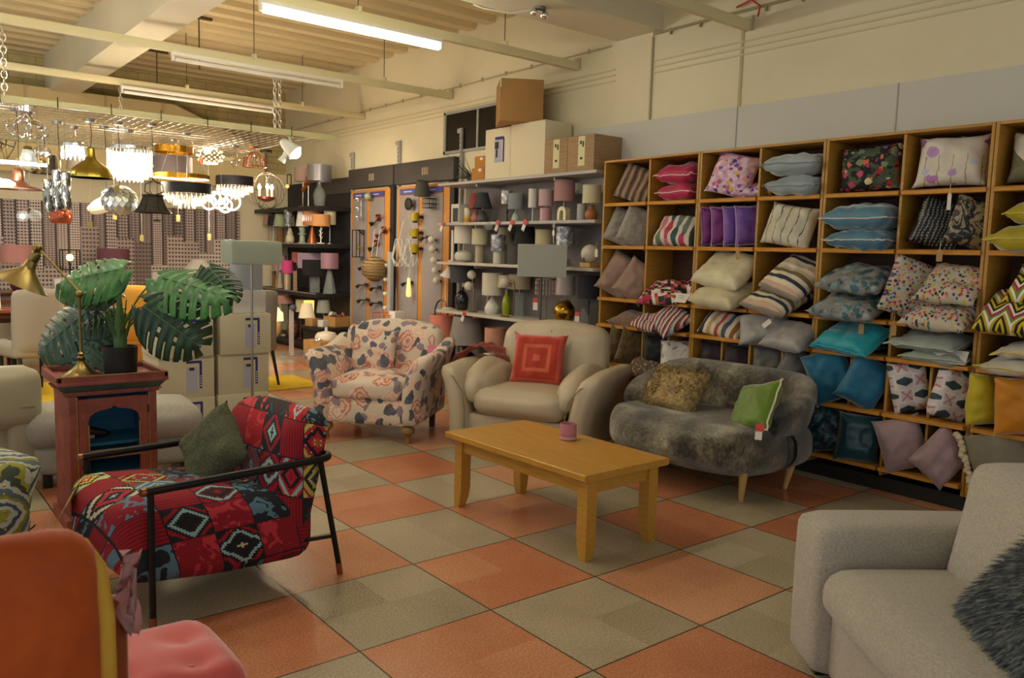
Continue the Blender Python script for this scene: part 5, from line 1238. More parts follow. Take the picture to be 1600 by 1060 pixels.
# lower shelf
z = SZ[3]
t = thing('desk_lamp', 'white metal desk lamp with a cone head at the left end of the lower shelf', 'desk lamp', (X3 - .05, 4.50, z)); WM = MATS['white_metal']
plathe('base', t, WM, [(.07, 0), (.07, .012), (.01, .02)], 24); ptube('arm', t, WM, [(0, .05, .015), (0, .06, .34), (0, -.02, .44)], .008, 8); plathe('shade', t, WM, [(.03, .08), (.035, .05), (.095, -.03), (.092, -.03), (.0, .05)], 28, (0, .0, .40), Euler((.25, 0, 0)).to_matrix())
lamp(X3, 4.30, z, 'table lamp with a wide dark grey drum on a smoked glass jar', ('bottle', .08, .26, mat('smoke_glass', '1d1a22', .08, coat=.4)), (.31, .515, .135, .135, shm('graphite', '3c3b42')))
t = thing('globe_lamp', 'brass stem lamp carrying two white globes', 'table lamp', (X3 - .06, 4.00, z)); plathe('base', t, BRS, [(.05, 0), (.05, .01), (.008, .016)], 20); ptube('stem', t, BRS, [(0, 0, .01), (0, .0, .27), (0, .07, .28)], .006, 8); ptube('branch', t, BRS, [(0, 0, .25), (0, .03, .38)], .005, 8)
for q in ((0, .09, .28), (0, .04, .405)): part('globe', t, MATS['opal_glass'], lambda bm: add_sphere(bm, q, .05, 20, 12), 'all')
t = thing('twisted_pendant', 'crystal beaded lamp stem behind the two globes', 'table lamp', (X3 + .08, 3.92, z)); plathe('stem', t, CHR, [(.04, 0), (.04, .02), (.012, .03)] + [(.012 + .016 * (k % 2), .04 + .03 * k) for k in range(14)] + [(0, .47)], 10)
lamp(X3, 3.74, z, 'table lamp with an off white drum on a white glazed pear base', ('pear', .082, .17, mat('cer_white', 'd6d2c8', .15)), (.20, .435, .112, .112, shm('offwhite', 'cdc6b4')))
lamp(X3 + .03, 3.53, z, 'lime green bottle base lamp with a beige shade', ('bottle', .05, .26, mat('lime_glass', '8d9410', .15, coat=.4)), (.29, .42, .10, .09, shm('beige', 'b5a98e')))
t = lamp(X3 + .06, 3.36, z, 'table lamp with a tan wrapped drum on a clear glass tube', ('cyl', .05, .25, GLASS), (.285, .43, .115, .115, shm('tan', 'a58a62')), wrapm=WRAP)
t = thing('globe_lamp', 'brass hoop lamp with a single white globe at its end', 'table lamp', (X3 - .12, 3.33, z)); plathe('base', t, BRS, [(.05, 0), (.05, .012), (.008, .018)], 20, (0, .03, 0)); ptube('hoop', t, BRS, [(0, .03, .012), (0, -.08, .02), (0, -.11, .05), (0, -.11, .33), (0, -.09, .36), (0, .0, .36)], .007, 8); part('globe', t, MATS['opal_glass'], lambda bm: add_sphere(bm, (0, .05, .35), .056, 20, 12), 'all')
def drops(bm, rr, z0, h_, n, rows=1, w_=.006):
    for k in range(n):
        a = 2 * PI * k / n
        for q in range(rows): add_lathe(bm, [(w_ * .3, 0), (w_, h_ * .25), (w_ * .2, h_ * .95)], 5, ((rr - q * .03) * math.cos(a), (rr - q * .03) * math.sin(a), z0 - q * .012))
CRY = mat('crystal', 'efe7e4', .05, trans=.5, ior=1.5, emit=.15, emitcol='ffeedd')
PCRY = mat('crystal_pink', 'd8b5b2', .1, trans=.3, ior=1.4)
t = lamp(X3, 2.87, z, 'table lamp with a fringe shade of pink crystal drops on a brass stem', ('stick', .055, .24, BRS)); plathe('shade_ring', t, BRS, [(.112, .40), (.112, .412), (.108, .412), (.108, .40)], 28, closed=True); part('crystal_drops', t, PCRY, lambda bm: [drops(bm, .108, .25 + .05 * q, .05, 22) for q in range(3)], False); pbox('red_tag', t, MATS['tag_red'], (-.12, .02, .20), (.002, .055, .04), 0, (0, 0, .2)); pbox('white_tag', t, PAPER, (-.12, .02, .14), (.002, .055, .075), 0, (0, 0, .2))
lamp(X3 - .02, 2.57, z, 'table lamp with a wrapped pinkish shade on a marbled grey base', ('ball', .08, .23, mat('cer_marble', 'a59d92', .35, var=.25)), (.27, .455, .092, .088, shm('shell', 'b9a9a2')), wrapm=WRAP)
plm = mat('gold_facets', 'a8862c', .2, 1.)
lamp(X3 - .10, 2.49, z, 'gold hammered ball lamp base with a small chrome cap', ('ball', .105, .22, plm)); 
lamp(X3, 2.27, z, 'table lamp with a navy drum at the right end of the lower shelf', ('stick', .07, .24, MATS['shade_charcoal']), (.25, .46, .105, .105, shm('navy', '2a2a35')))
t = lamp(X3 - .10, 2.235, z, 'clear glass jar with a red tag at the right end of the lower lamp shelf', ('bottle', .065, .16, GLASS), None, None, None, False, False, 'glass_jar', 'jar'); pbox('red_tag', t, MATS['tag_red'], (-.075, .0, .115), (.002, .06, .04), 0); pbox('white_tag', t, PAPER, (-.075, .0, .06), (.002, .06, .07), 0)
for (y_, z_, n_) in ((4.42, SZ[1], 'left end of the upper lamp shelf'), (3.42, SZ[1], 'front of the mint lamp'), (3.20, SZ[1], 'front of the slim white lamp'), (3.98, SZ[3], 'front of the two globe lamp'), (2.99, SZ[1], 'front of the pink barrel lamp')):
    t = thing('price_tag', 'red and white price tag at the ' + n_, 'price tag', (XW - .408, y_, z_ - .012), 0, 'red and white price tags on the lamp shelves')
    pbox('red_part', t, MATS['tag_red'], (-.004, -.01, .0), (.002, .05, .05), 0, (.5, 0, 0)); pbox('white_part', t, PAPER, (-.004, .015, -.05), (.002, .045, .07), 0, (.5, 0, 0))
# floor level
z = .155
t = lamp(XW - .25, 4.62, .0, 'orange wrapped drum shade on the floor with a black hoop, left of the brown shade', None, (.47, .74, .145, .145, shm('orange', 'dc5c1c')), None, WRAP, name='drum_lamp', cat='lamp'); plathe('stand', t, KICK, [(.09, 0), (.09, .015), (.012, .02), (.012, .5)], 20); part('hoop', t, mat('hoop_steel', '5d5a55', .3, .8), lambda bm: add_tube(bm, [(-.02, .13 * math.cos(a), .74 + .17 * math.sin(a)) for a in [PI * k / 14 for k in range(15)]], .010, 8))
lamp(XW - .25, 4.14, .155, 'large brown tapered shade in crinkled wrap under the lamp shelves', ('vase', .12, .28, mat('vase_black', '17161a', .2)), (.30, .60, .20, .145, shm('mocha', '6e5f58')), wrapm=WRAP)
lamp(XW - .25, 3.62, .155, 'copper drum shade in clear wrap on a chrome lamp behind the cream armchair', ('bottle', .07, .28, CHR), (.30, .52, .112, .112, shm('copper', 'bd7038')), wrapm=WRAP)
# cartons on top
CDB = mat('cardboard', 'a37a45', .8, var=.06); CDK = mat('kraft_stripe', lambda c: c.ramp(c.noise(4, 3, c.comb(c.x * 2, c.y * 2, c.z * 30)), [(.3, H('8f7350')), (.7, H('a58a66'))]), .8); CRB = mat('box_cream', 'd2c8a8', .7); CRO = mat('box_orange', 'b0762e', .75)
def tbox(lab, y0, y1, z0, h_, m, x0=3.13, d_=.34, rz=0.):
    t = thing('storage_carton', lab, 'box', (x0 + d_ / 2, (y0 + y1) / 2, z0), rz); pbox('carton', t, m, (0, 0, h_ / 2), (d_, y1 - y0, h_), .004); return t
zt = SZ[0]
t = tbox('small orange carton with a white label on the top lamp shelf, lower of two', 3.74, 3.96, zt, .13, CRO, 3.14, .2); pbox('label', t, PAPER, (-.1015, -.04, .105), (.002, .05, .03), 0)
t = tbox('small orange carton with a white label, stacked on its twin', 3.74, 3.92, zt + .131, .12, CRO, 3.15, .18); pbox('label', t, PAPER, (-.0915, -.03, .09), (.002, .05, .025), 0)
t = tbox('cream carton with a printed table lamp picture on the top lamp shelf', 3.30, 3.71, zt, .50, CRB); XF_ = -.171
part('printed_band', t, NAVY, lambda bm: [add_box(bm, XF_, -.03, .40, .002, .14, .03), add_box(bm, XF_, -.10, .28, .002, .025, .24)]); pbox('printed_picture', t, PGREY, (XF_ + .0005, -.01, .27), (.002, .12, .22), 0); part('printed_lamp', t, PDARK, lambda bm: [add_box(bm, XF_ - .001, .01, .33, .002, .06, .07), add_box(bm, XF_ - .001, .01, .25, .002, .03, .08)])
tbox('plain cream carton between the printed one and the kraft cartons', 2.775, 3.295, zt, .51, CRB)
for lab, y0, y1 in (('kraft carton with a pale printed strip next to the plain cream carton', 2.45, 2.765), ('kraft carton with a pale printed strip at the end of the top lamp shelf', 2.10, 2.445)):
    t = tbox(lab, y0, y1, zt, .315, CDK, 3.12, .36); hw = (y1 - y0)
    pbox('printed_strip', t, mat('strip_cream', 'cfc99a', .7), (-.181, .02 - hw * .1, .175), (.002, .085, .26), 0); part('print', t, PDARK, lambda bm: [add_box(bm, -.1825, .03 - hw * .1, .25, .001, .022, .03), add_box(bm, -.1825, .0 - hw * .1, .235, .001, .018, .05), add_box(bm, -.1825, .02 - hw * .1, .11, .001, .03, .02)])
t = thing('storage_carton', 'big open brown cardboard box standing on the cream cartons', 'box', (3.19, 3.25, zt + .512), math.radians(-33)); pbox('carton', t, CDB, (0, 0, .20), (.42, .46, .40), .003); pbox('flap_edge', t, mat('flap_pale', 'd8cba8', .8), (-.205, -.228, .36), (.012, .014, .09), .001)
t = thing('feather_spray', 'black spiky dried spray lying on the top lamp shelf', 'ornament', (3.3, 4.15, zt)); part('spikes', t, KICK, lambda bm: [add_tube(bm, [(0, 0, .05), (random.uniform(-.1, .05), .15 + .3 * random.random(), .05 + .28 * random.random())], [.006, .001], 5) for k in range(26)]); pbox('foot', t, KICK, (0, 0, .03), (.1, .1, .06), .01)

# ------------------------------------------------------------------ display boards with wall lights
BDG = mat('board_grey', '8d8684', .6); BDO = mat('board_orange', 'c58232', .5); FAS = mat('fascia_dark', '45403e', .55); BLUEP = mat('print_blue', '4a4a8f', .6)
def board(y0, y1, lab, n):
    t = thing('display_board', lab, 'display board', (XW - .10, y0, 0)); W = y1 - y0
    pbox('frame', t, BDO, (.03, W / 2, 1.18), (.06, W - .16, 2.16), .004)
    pbox('side_strip', t, mat('strip_black', '242124', .6), (.04, .06, 1.18), (.07, .12, 2.2), .003)
    for k in range(n):
        yy = .16 + (W - .26) * (k + .5) / n
        pbox('grey_panel', t, BDG, (-.004, yy, 1.15), (.012, (W - .26) / n - .09, 1.98), .002)
        p_ = pbox('header_card', t, BLUEP, (-.012, yy, 2.19), (.004, (W - .26) / n - .10, .075), 0)
        pbox('printed_words', p_, mat('print_pale', 'b5b5cf', .7), (-.015, yy + .03, 2.19), (.002, (W - .26) / n * .35, .014), 0)
    pbox('fascia', t, FAS, (.035, W / 2, 2.42), (.09, W, .26), .004)
    part('fascia_print', t, mat('print_tan', '9a8a6a', .6), lambda bm: [add_box(bm, -.0105, W * .42 + .05 * k, 2.42, .003, .035, .09) for k in range(3)])
    return t
board(4.66, 5.98, 'right display board of wall lights, with a blue header strip', 2)
board(6.02, 7.22, 'left display board of wall lights, beside the black shelves', 2)
PX = XW - .12
def wl(name, lab, y, z, cat='wall light'): return thing(name, lab, cat, (PX, y, z))
t = wl('wall_light', 'wall light with a tilted dark grey shade at the top of the right board', 5.13, 2.2); plathe('plate', t, NICK, [(.03, 0), (.03, .012)], 16, (0, 0, -.05), Euler((0, -PI / 2, 0)).to_matrix()); ptube('arm', t, NICK, [(0, 0, -.05), (-.09, 0, -.09), (-.11, 0, -.02)], .006, 6); plathe('shade', t, shm('olive_grey', '4a4a42'), shade_prof(.10, .065, .18, -.09), 28, (-.11, 0, 0), Euler((.18, -.1, 0)).to_matrix(), True)
t = wl('wall_basket', 'small black wire basket light under the tilted grey shade', 5.03, 2.02); part('wires', t, KICK, lambda bm: [add_tube(bm, [(-.02 - .10 * (k % 2), -.07 + .035 * (k // 2), -.05), (-.02 - .10 * (k % 2), -.07 + .035 * (k // 2), .06)], .003, 5) for k in range(10)] + [add_box(bm, -.07, 0, q, .11, .16, .006) for q in (-.05, .0, .06)])
t = wl('wall_light', 'round black disc wall light on the right board', 5.50, 2.03); plathe('disc', t, KICK, [(.075, 0), (.075, .02), (.05, .03), (0, .03)], 28, (-.06, 0, 0), Euler((0, -PI / 2, 0)).to_matrix()); ptube('arm', t, KICK, [(0, 0, -.02), (-.06, 0, 0)], .01, 6)
for k, zz in enumerate((1.87, 1.68, 1.49)):
    t = thing('wall_light', ('uppermost', 'middle', 'lowest')[k] + ' of the three amber glass cylinder lights on the right board', 'wall light', (PX, 5.33, zz), 0, 'amber glass wall lights'); plathe('glass', t, mat('amber_glass', 'b09a1a', .15, trans=.3, ior=1.3), shade_prof(.055, .055, .10, -.05, .004), 24, (-.08, 0, 0), None, True); part('holder', t, KICK, lambda bm: [add_tube(bm, [(0, -.05, 0), (-.05, -.05, 0)], .018, 8), add_lathe(bm, [(.03, 0), (.03, .02)], 14, (-.08, 0, -.07))])
for k, (yy, zz) in enumerate(((5.05, 1.60), (5.03, 1.49), (4.99, 1.36), (4.96, 1.24), (4.93, 1.12))):
    t = thing('wall_light', ('topmost', 'second', 'third', 'fourth', 'lowest')[k] + ' of the five white globe lights in a column, right end of the right board', 'wall light', (XW - .13, yy - .08, zz), 0, 'white globe wall lights'); part('globe', t, MATS['opal_glass'], lambda bm: add_sphere(bm, (-.06, 0, 0), .045, 18, 10), 'all'); part('holder', t, KICK, lambda bm: [add_tube(bm, [(.03, .03, -.01), (-.03, .01, 0)], .014, 8)])
for k, (yy, lab) in enumerate(((5.66, 'left white wire cage pendant on the right board'), (5.40, 'right white wire cage pendant on the right board'))):
    t = thing('cage_pendant', lab, 'pendant lamp', (XW - .22, yy, 1.43), 0, 'white wire cage pendants')
    P5 = [[(.045 * math.cos(a), .045 * math.sin(a), .17) for a in [2 * PI * q / 5 for q in range(5)]], [(.10 * math.cos(a + .6), .10 * math.sin(a + .6), -.06) for a in [2 * PI * q / 5 for q in range(5)]], [(.05 * math.cos(a), .05 * math.sin(a), -.16) for a in [2 * PI * q / 5 for q in range(5)]]]
    part('cage', t, MATS['white_metal'], lambda bm: [add_tube(bm, [P5[a][q], P5[b][w_ % 5]], .0034, 5) for q in range(5) for a, b, w_ in ((0, 1, q), (1, 2, q), (1, 2, q + 1), (1, 0, q + 1), (0, 0, q + 1), (2, 2, q + 1))]); ptube('flex', t, FLEX, [(0, 0, .17), (.06, 0, .40), (.10, 0, .42)], .004, 5)
RAT = mat('rattan', lambda c: c.ramp((c.z * 150 + c.noise(8, 3) * 3).sn() * .5 + .5, [(.2, H('6a5534')), (.8, H('a58a58'))]), .8, bump=lambda c: ((c.z * 150).sn(), .8))
for k, (yy, rr, lab) in enumerate(((6.05, .16, 'larger grey brown rattan pendant between the display boards'), (6.36, .13, 'smaller orange brown rattan pendant behind the larger one'))):
    t = thing('rattan_pendant', lab, 'pendant lamp', (XW - .32 + .10 * k, yy, 1.22), 0, 'rattan pendants'); plathe('shade', t, RAT, [(.05, rr * .9), (rr * .75, rr * .72), (rr, rr * .1), (rr * .95, -rr * .3), (rr * .6, -rr * .85), (.05, -rr)], 28, (0, 0, 0), Euler((.5, .2, 0)).to_matrix()); ptube('flex', t, FLEX, [(0, 0, rr * .9), (.05, 0, .5), (.2, 0, .55)], .004, 5)
COPW = mat('copper_lamp', '8d4a36', .3, .8)
for k, (yy, zz, lab) in enumerate(((6.33, 1.86, 'copper twin spot bar on the left board, upper one'), (6.37, 1.53, 'copper and black spot bar on the left board, lower one'), (6.18, 1.70, 'small red copper spot at the right side of the left board'))):
    t = thing('wall_spot', lab, 'wall light', (PX, yy, zz), 0, 'copper spots on the left board'); ptube('bar', t, COPW, [(-.03, -.08, .05), (-.03, .08, -.05)], .008, 6); 
    for q in (-1, 1): plathe('spot_head', t, COPW if q > 0 or k == 2 else KICK, [(.018, 0), (.032, .05), (.03, .05), (0, .01)], 14, (-.04, -q * .08, q * .05), Euler((0, -PI / 2 - .4, q * .3)).to_matrix())
    pbox('plate', t, COPW, (-.005, 0, 0), (.03, .05, .05), .004)
t = wl('wall_lantern', 'black framed box lantern low on the left board', 6.76, 1.54, 'lantern'); part('frame', t, KICK, lambda bm: [add_box(bm, -.08 + sx * .055, sy * .06, 0, .010, .010, .36) for sx in (-1, 1) for sy in (-1, 1)] + [add_box(bm, -.08, 0, q, .12, .13, .010) for q in (-.18, .18)]); part('bulb', t, mat('amber_glass', 'b09a1a', .15), lambda bm: add_sphere(bm, (-.08, 0, -.05), .03, 12, 8), 'all'); ptube('arm', t, KICK, [(-.08, 0, .18), (0, 0, .12)], .008, 6)
t = wl('wall_spot', 'chrome bar with three spots at the top of the left board', 6.76, 2.02); ptube('bar', t, CHR, [(-.04, 0, -.14), (-.04, 0, .14)], .010, 8)
for q in (-.12, 0, .12): plathe('spot_head', t, CHR, [(.02, 0), (.035, .06), (.032, .06), (0, .01)], 14, (-.05, .01, q), Euler((.4, -PI / 2 - .3, 0)).to_matrix())
t = wl('wall_light', 'pale green glass globe light under the left blue card', 6.52, 2.16); part('globe', t, mat('sea_glass', '9aa58c', .1, coat=.4), lambda bm: add_sphere(bm, (-.07, 0, 0), .05, 16, 10), 'all'); ptube('arm', t, NICK, [(0, 0, -.05), (-.07, 0, -.05)], .008, 6)
for k, (yy, zz, L_) in enumerate(((6.62, 1.22, .2), (6.66, .98, .24), (6.30, .96, .2), (6.62, .78, .26), (6.28, .76, .24), (5.52, 1.06, .16), (5.14, 1.62, .1))):
    t = thing('wall_spot', 'dark metal bar light on the ' + ('left board, top of the lower rows', 'left board, left in the middle lower row', 'left board, right in the middle lower row', 'left board, left in the lowest row', 'left board, right in the lowest row', 'right board below the white cages', 'right board between amber glass and globes')[k], 'wall light', (PX, yy, zz), 0, 'dark bar lights on the boards'); ptube('bar', t, mat('gunmetal', '4a4542', .3, .7), [(-.04, -L_ / 2, 0), (-.04, L_ / 2, 0)], .009, 8); pbox('plate', t, MATS['gunmetal'], (-.008, 0, .01), (.03, .07, .04), .004); plathe('spot_head', t, MATS['gunmetal'], [(.015, 0), (.026, .05), (0, .05)], 12, (-.045, L_ / 2, 0), Euler((0, -PI / 2 - .6, 0)).to_matrix())
t = wl('bulb_pendant', 'cream candle bulb hanging in front of the right board', 5.45, .99, 'bulb'); plathe('bulb', t, mat('bulb_cream', 'd8bd72', .3, emit=.4), [(.01, .14), (.018, .13), (.034, -.05), (.03, -.09), (0, -.10)], 14, (-.08, 0, 0)); ptube('flex', t, FLEX, [(-.08, 0, .14), (-.06, 0, .40), (0, 0, .44)], .004, 5)
t = thing('chrome_light_column', 'tall grey column lamp with white spots between the boards', 'floor lamp', (XW - .22, 5.86, 0)); pbox('column', t, mat('column_grey', '9a9a98', .4), (0, 0, .72), (.05, .08, 1.44), .004); plathe('foot', t, NICK, [(.13, 0), (.13, .02), (.03, .03)], 24)
for k in range(5): pbox('spot', t, PAPER, (-.03, .06, .55 + .18 * k), (.05, .05, .035), .006, (.3, 0, 0))
t = thing('wire_basket', 'orange wire basket at the foot of the left board', 'basket', (XW - .42, 5.60, 0)); part('wires', t, mat('wire_orange', 'b5552e', .4), lambda bm: [add_tube(bm, [(.13 * math.cos(a), .2 * math.sin(a), .45), (.15 * math.cos(a), .23 * math.sin(a), .68)], .004, 5) for a in [2 * PI * k / 18 for k in range(18)]] + [add_tube(bm, [(q * math.cos(a), q * 1.5 * math.sin(a), zz) for a in [2 * PI * k / 24 for k in range(24)]], .005, 5, True) for q, zz in ((.13, .45), (.14, .57), (.15, .68))]); pbox('stand', t, KICK, (0, 0, .22), (.2, .3, .44), .01)
t = thing('white_planter', 'white square pot beside the orange wire basket', 'pot', (XW - .40, 5.38, .0)); pbox('pot', t, mat('cer_white', 'd6d2c8', .15), (0, 0, .64), (.15, .15, .18), .01); pbox('stand', t, KICK, (0, 0, .275), (.16, .16, .55), .006)

# ------------------------------------------------------------------ black corner shelving
BSH = mat('shelf_black', '1d1b1d', .5); BSB = mat('shelf_black_back', '232125', .6)
U2 = thing('lamp_shelving', 'black shelving of table lamps in the back right corner', 'shelving', (XW, 7.25, 0))
for zz in (2.04, 1.525, .84, .125): pbox('shelf', U2, BSH, (-.29, 1.11, zz - .03), (.58, 2.20, .06), .004)
for zz in (1.525, .84): pbox('price_rail', U2, mat('rail_pale', '8a8078', .5), (-.582, 1.11, zz - .006), (.006, 2.2, .012), 0)
pbox('back_panel', U2, BSB, (-.015, 1.11, 1.23), (.02, 2.22, 2.46), 0); pbox('plinth', U2, KICK, (-.27, 1.11, .033), (.5, 2.16, .066), 0)
pbox('header_panel', U2, FAS, (-.03, .6, 2.36), (.02, 1.1, .22), .003)
X4 = 3.08
K1, K2, K3, K4 = [2.04, 1.525, .84, .125]
lamp(X4, 8.02, K1, 'table lamp with a pinkish grey drum on top of the black shelves', ('stick', .07, .35, NICK), (.37, .57, .118, .118, shm('pink_grey', 'a38a80')))
lamp(X4 - .02, 7.44, K1, 'lamp with a satin silver drum on a glass bottle, top of the black shelves', ('bottle', .085, .32, GLASS), (.345, .565, .165, .165, shm('satin_silver', '85838a', .35, metal=.4)))
t = thing('spot_lamp', 'copper twin spot lamp on a slim stem on top of the black shelves', 'table lamp', (X4, 7.84, K1)); plathe('base', t, KICK, [(.06, 0), (.06, .012), (.008, .018)], 20); ptube('stem', t, NICK, [(0, 0, .01), (0, 0, .36)], .006, 8)
for q, e in ((.06, .9), (-.03, -.5)): plathe('spot_head', t, mat('copper_bright', 'a8623c', .3, .6), [(.03, -.06), (.034, .05), (.03, .05), (0, .0)], 16, (-.02, q, .34 - q), Euler((e, .3, 0)).to_matrix())
t = thing('frame_lamp', 'black square frame lamp with a small bulb on top of the black shelves', 'table lamp', (X4, 8.50, K1)); part('frame', t, KICK, lambda bm: add_tube(bm, [(0, -.07, .01), (0, -.07, .48), (0, -.05, .50), (0, .05, .50), (0, .07, .48), (0, .07, .36)], .008, 8)); pbox('base', t, KICK, (0, 0, .01), (.10, .2, .02), .003); part('bulb', t, MATS['bulb_cream'], lambda bm: add_sphere(bm, (0, .07, .33), .03, 12, 8), 'all')
# second row
lamp(X4, 9.28, K2, 'table lamp with a dusky pink shade at the far left of the black shelves', ('stick', .05, .28, COPW), (.28, .45, .09, .07, shm('dusky', 'a58078')))
lamp(X4 - .02, 9.05, K2, 'table lamp with a black shade beside the dusky pink one', ('stick', .05, .28, NICK), (.27, .42, .09, .075, shm('black', '1c1a1b')))
lamp(X4, 8.83, K2, 'table lamp with a pale green tapered shade on a bark covered post', ('cyl', .058, .235, mat('bark', '7d5a34', .8, var=.35)), (.25, .44, .105, .075, shm('pale_green', '9aa583')))
lamp(X4, 8.47, K2, 'table lamp with a white shade on a cream pineapple base', ('pine', .065, .22, mat('cer_cream', 'cfc4a2', .35)), (.255, .445, .07, .06, shm('white', 'd3cdc2')))
lamp(X4 - .12, 8.25, K2, 'small lamp in dark foil wrap between the white shades', ('stick', .04, .26, NICK), (.28, .48, .062, .062, mat('dark_wrap', lambda c: c.ramp(c.noise(16, 4), [(.4, H('3a4040')), (.7, H('8d9494'))]), .25, bump=(18, .7))))
lamp(X4, 8.04, K2, 'table lamp with a white tapered shade on a sage baluster base', ('bal', .062, .235, mat('cer_sage', '93a086', .4)), (.245, .46, .095, .065, shm('warm_white', 'dcd5c6')))
t = lamp(X4, 7.70, K2, 'copper banded lamp with crystal rods on a copper cone base', ('cone', .075, .24, mat('copper_bright', 'a8623c', .3, .6)), (.255, .455, .13, .13, shm('copper_band', 'a8734a'))); part('crystal_rods', t, CRY, lambda bm: drops(bm, .134, .31, .10, 26), False)
lamp(X4 + .12, 7.40, K2, 'table lamp with a cream oval shade behind the peach drum', ('stick', .05, .26, NICK), (.27, .46, .085, .085, shm('cream', 'c5bd9c')))
t = lamp(X4 - .05, 7.33, K2, 'silver tree stem lamp with a peach drum at the near end of the black shelves', ('stick', .06, .26, mat('white_metal', 'd8d4cc', .4)), (.24, .40, .125, .125, shm('peach', 'c08a58'))); part('branches', t, MATS['white_metal'], lambda bm: [add_tube(bm, [(0, 0, .05 + .03 * k), (0, (.05 if k % 2 else -.05), .10 + .03 * k)], .005, 5) for k in range(5)])
# third row
lamp(X4, 8.84, K3, 'table lamp with a mauve pleated shade on a pale tapered base', ('cone', .055, .27, mat('cer_shell', 'b0a093', .5)), (.27, .50, .118, .10, mat('pleat_mauve', lambda c: c.ramp((c.y * 160).sn() * .5 + .5, [(.2, H('7d626a')), (.8, H('a58a90'))]), .8)))
lamp(X4 + .12, 8.50, K3, 'lamp with an orange pink shade behind the hot pink drum', ('stick', .05, .36, COPW), (.40, .555, .075, .075, shm('coral_pink', 'b56a58')))
lamp(X4 - .08, 8.38, K3, 'table lamp with a hot pink drum on a ribbed cream base', ('cyl', .05, .245, mat('ribbed_cream', lambda c: c.ramp((c.y * 300).sn() * .5 + .5, [(.3, H('9a8870')), (.7, H('c9b79a'))]), .5)), (.24, .43, .082, .082, shm('hot_pink', 'c2457e')))
lamp(X4 + .06, 7.86, K3, 'table lamp with a lilac square shade on a wire cage base', ('stick', .06, .32, KICK), (.33, .55, .145, .145, shm('lilac', 'a58fa5')), None, None, True)
t = thing('wire_lamp_base', 'pale lattice lamp base below the lilac square shade', 'table lamp', (X4 - .14, 7.98, K3)); part('lattice', t, mat('lattice_pale', 'a08a76', .6), lambda bm: [add_box(bm, 0, -.05 + .033 * k, .14, .010, .008, .28) for k in range(4)] + [add_box(bm, 0, 0, .01 + .055 * k, .012, .115, .008) for k in range(6)])
t = lamp(X4 - .06, 7.50, K3, 'table lamp with a black square shade on a clear glass block', None, (.24, .46, .125, .125, shm('black', '1c1a1b')), None, None, True); pbox('base', t, GLASS, (0, 0, .115), (.10, .12, .23), .006)
t = lamp(X4 + .02, 7.20, K3, 'table lamp with a mauve satin drum on a glass pyramid', None, (.345, .56, .118, .118, shm('mauve_satin', '8f6a75', .35, sheen=.5))); part('base', t, GLASS, lambda bm: [bmesh.ops.create_cone(bm, segments=4, radius1=.10, radius2=.03, depth=.33, cap_ends=True, matrix=Matrix.Translation((0, 0, .166)))], False)
lamp(X4, 9.08, K3, 'slim brown cylinder lamp at the far left of the third black shelf', ('cyl', .03, .25, mat('bark', '7d5a34', .8, var=.35)))
lamp(X4 - .16, 8.62, K3, 'small amber spiral lamp base between pale and ribbed bases', ('stick', .045, .2, GOLDM))
# bottom row
lamp(X4 - .10, 8.60, K4, 'lamp with a wide pink cone shade on the lowest black shelf', ('stick', .08, .5, mat('white_metal', 'd8d4cc', .4)), (.50, .62, .22, .16, shm('rose', 'a57a70')))
t = lamp(X4 - .22, 8.50, K4, 'cream owl shaped lamp with a round amber belly on the lowest black shelf', ('ball', .10, .23, mat('cer_honey', 'c2a06a', .35))); part('owl_shade', t, mat('shade_glow_cream', 'd2be96', .6, emit=.35, emitcol='ffe2b0'), lambda bm: add_lathe(bm, [(.12, .24), (.115, .36), (.07, .40), (.05, .44), (.0, .45)], 20))
lamp(X4, 8.10, K4, 'tall lamp with a pale cylinder shade on a brown stick, lowest black shelf', ('stick', .05, .40, COPW), (.40, .58, .07, .07, shm('parchment', 'b5aa84')))
t = lamp(X4 + .02, 7.86, K4, 'amber glass lamp lit from inside on the lowest black shelf', ('stick', .06, .3, BRS), (.33, .58, .07, .075, mat('amber_lit', 'b8862a', .4, emit=.5, emitcol='ffc860')))
lamp(X4 - .14, 7.58, K4, 'table lamp with an ivory tapered shade on a turned candlestick base', ('candle', .05, .36, mat('cer_ivory', 'c9c2b2', .35)), (.355, .56, .118, .068, mat('shade_ivory_glow', 'd2c09c', .7, emit=.12)))
lamp(X4 + .02, 7.38, K4, 'lamp with a grey green tapered shade at the near end of the lowest black shelf', ('vase', .09, .36, mat('cer_blue_glaze', '3a4a6a', .15, coat=.4)), (.44, .62, .10, .075, shm('grey_green', '8f9284')))
t = lamp(X4 - .05, 8.28, K4, 'lamp with a woven brown lattice base on the lowest black shelf', ('ball', .085, .28, mat('wicker', lambda c: c.ramp((c.z * 120).sn() * (c.y * 120).sn() * .5 + .5, [(.3, H('3a2614')), (.7, H('7d5a34'))]), .8)))
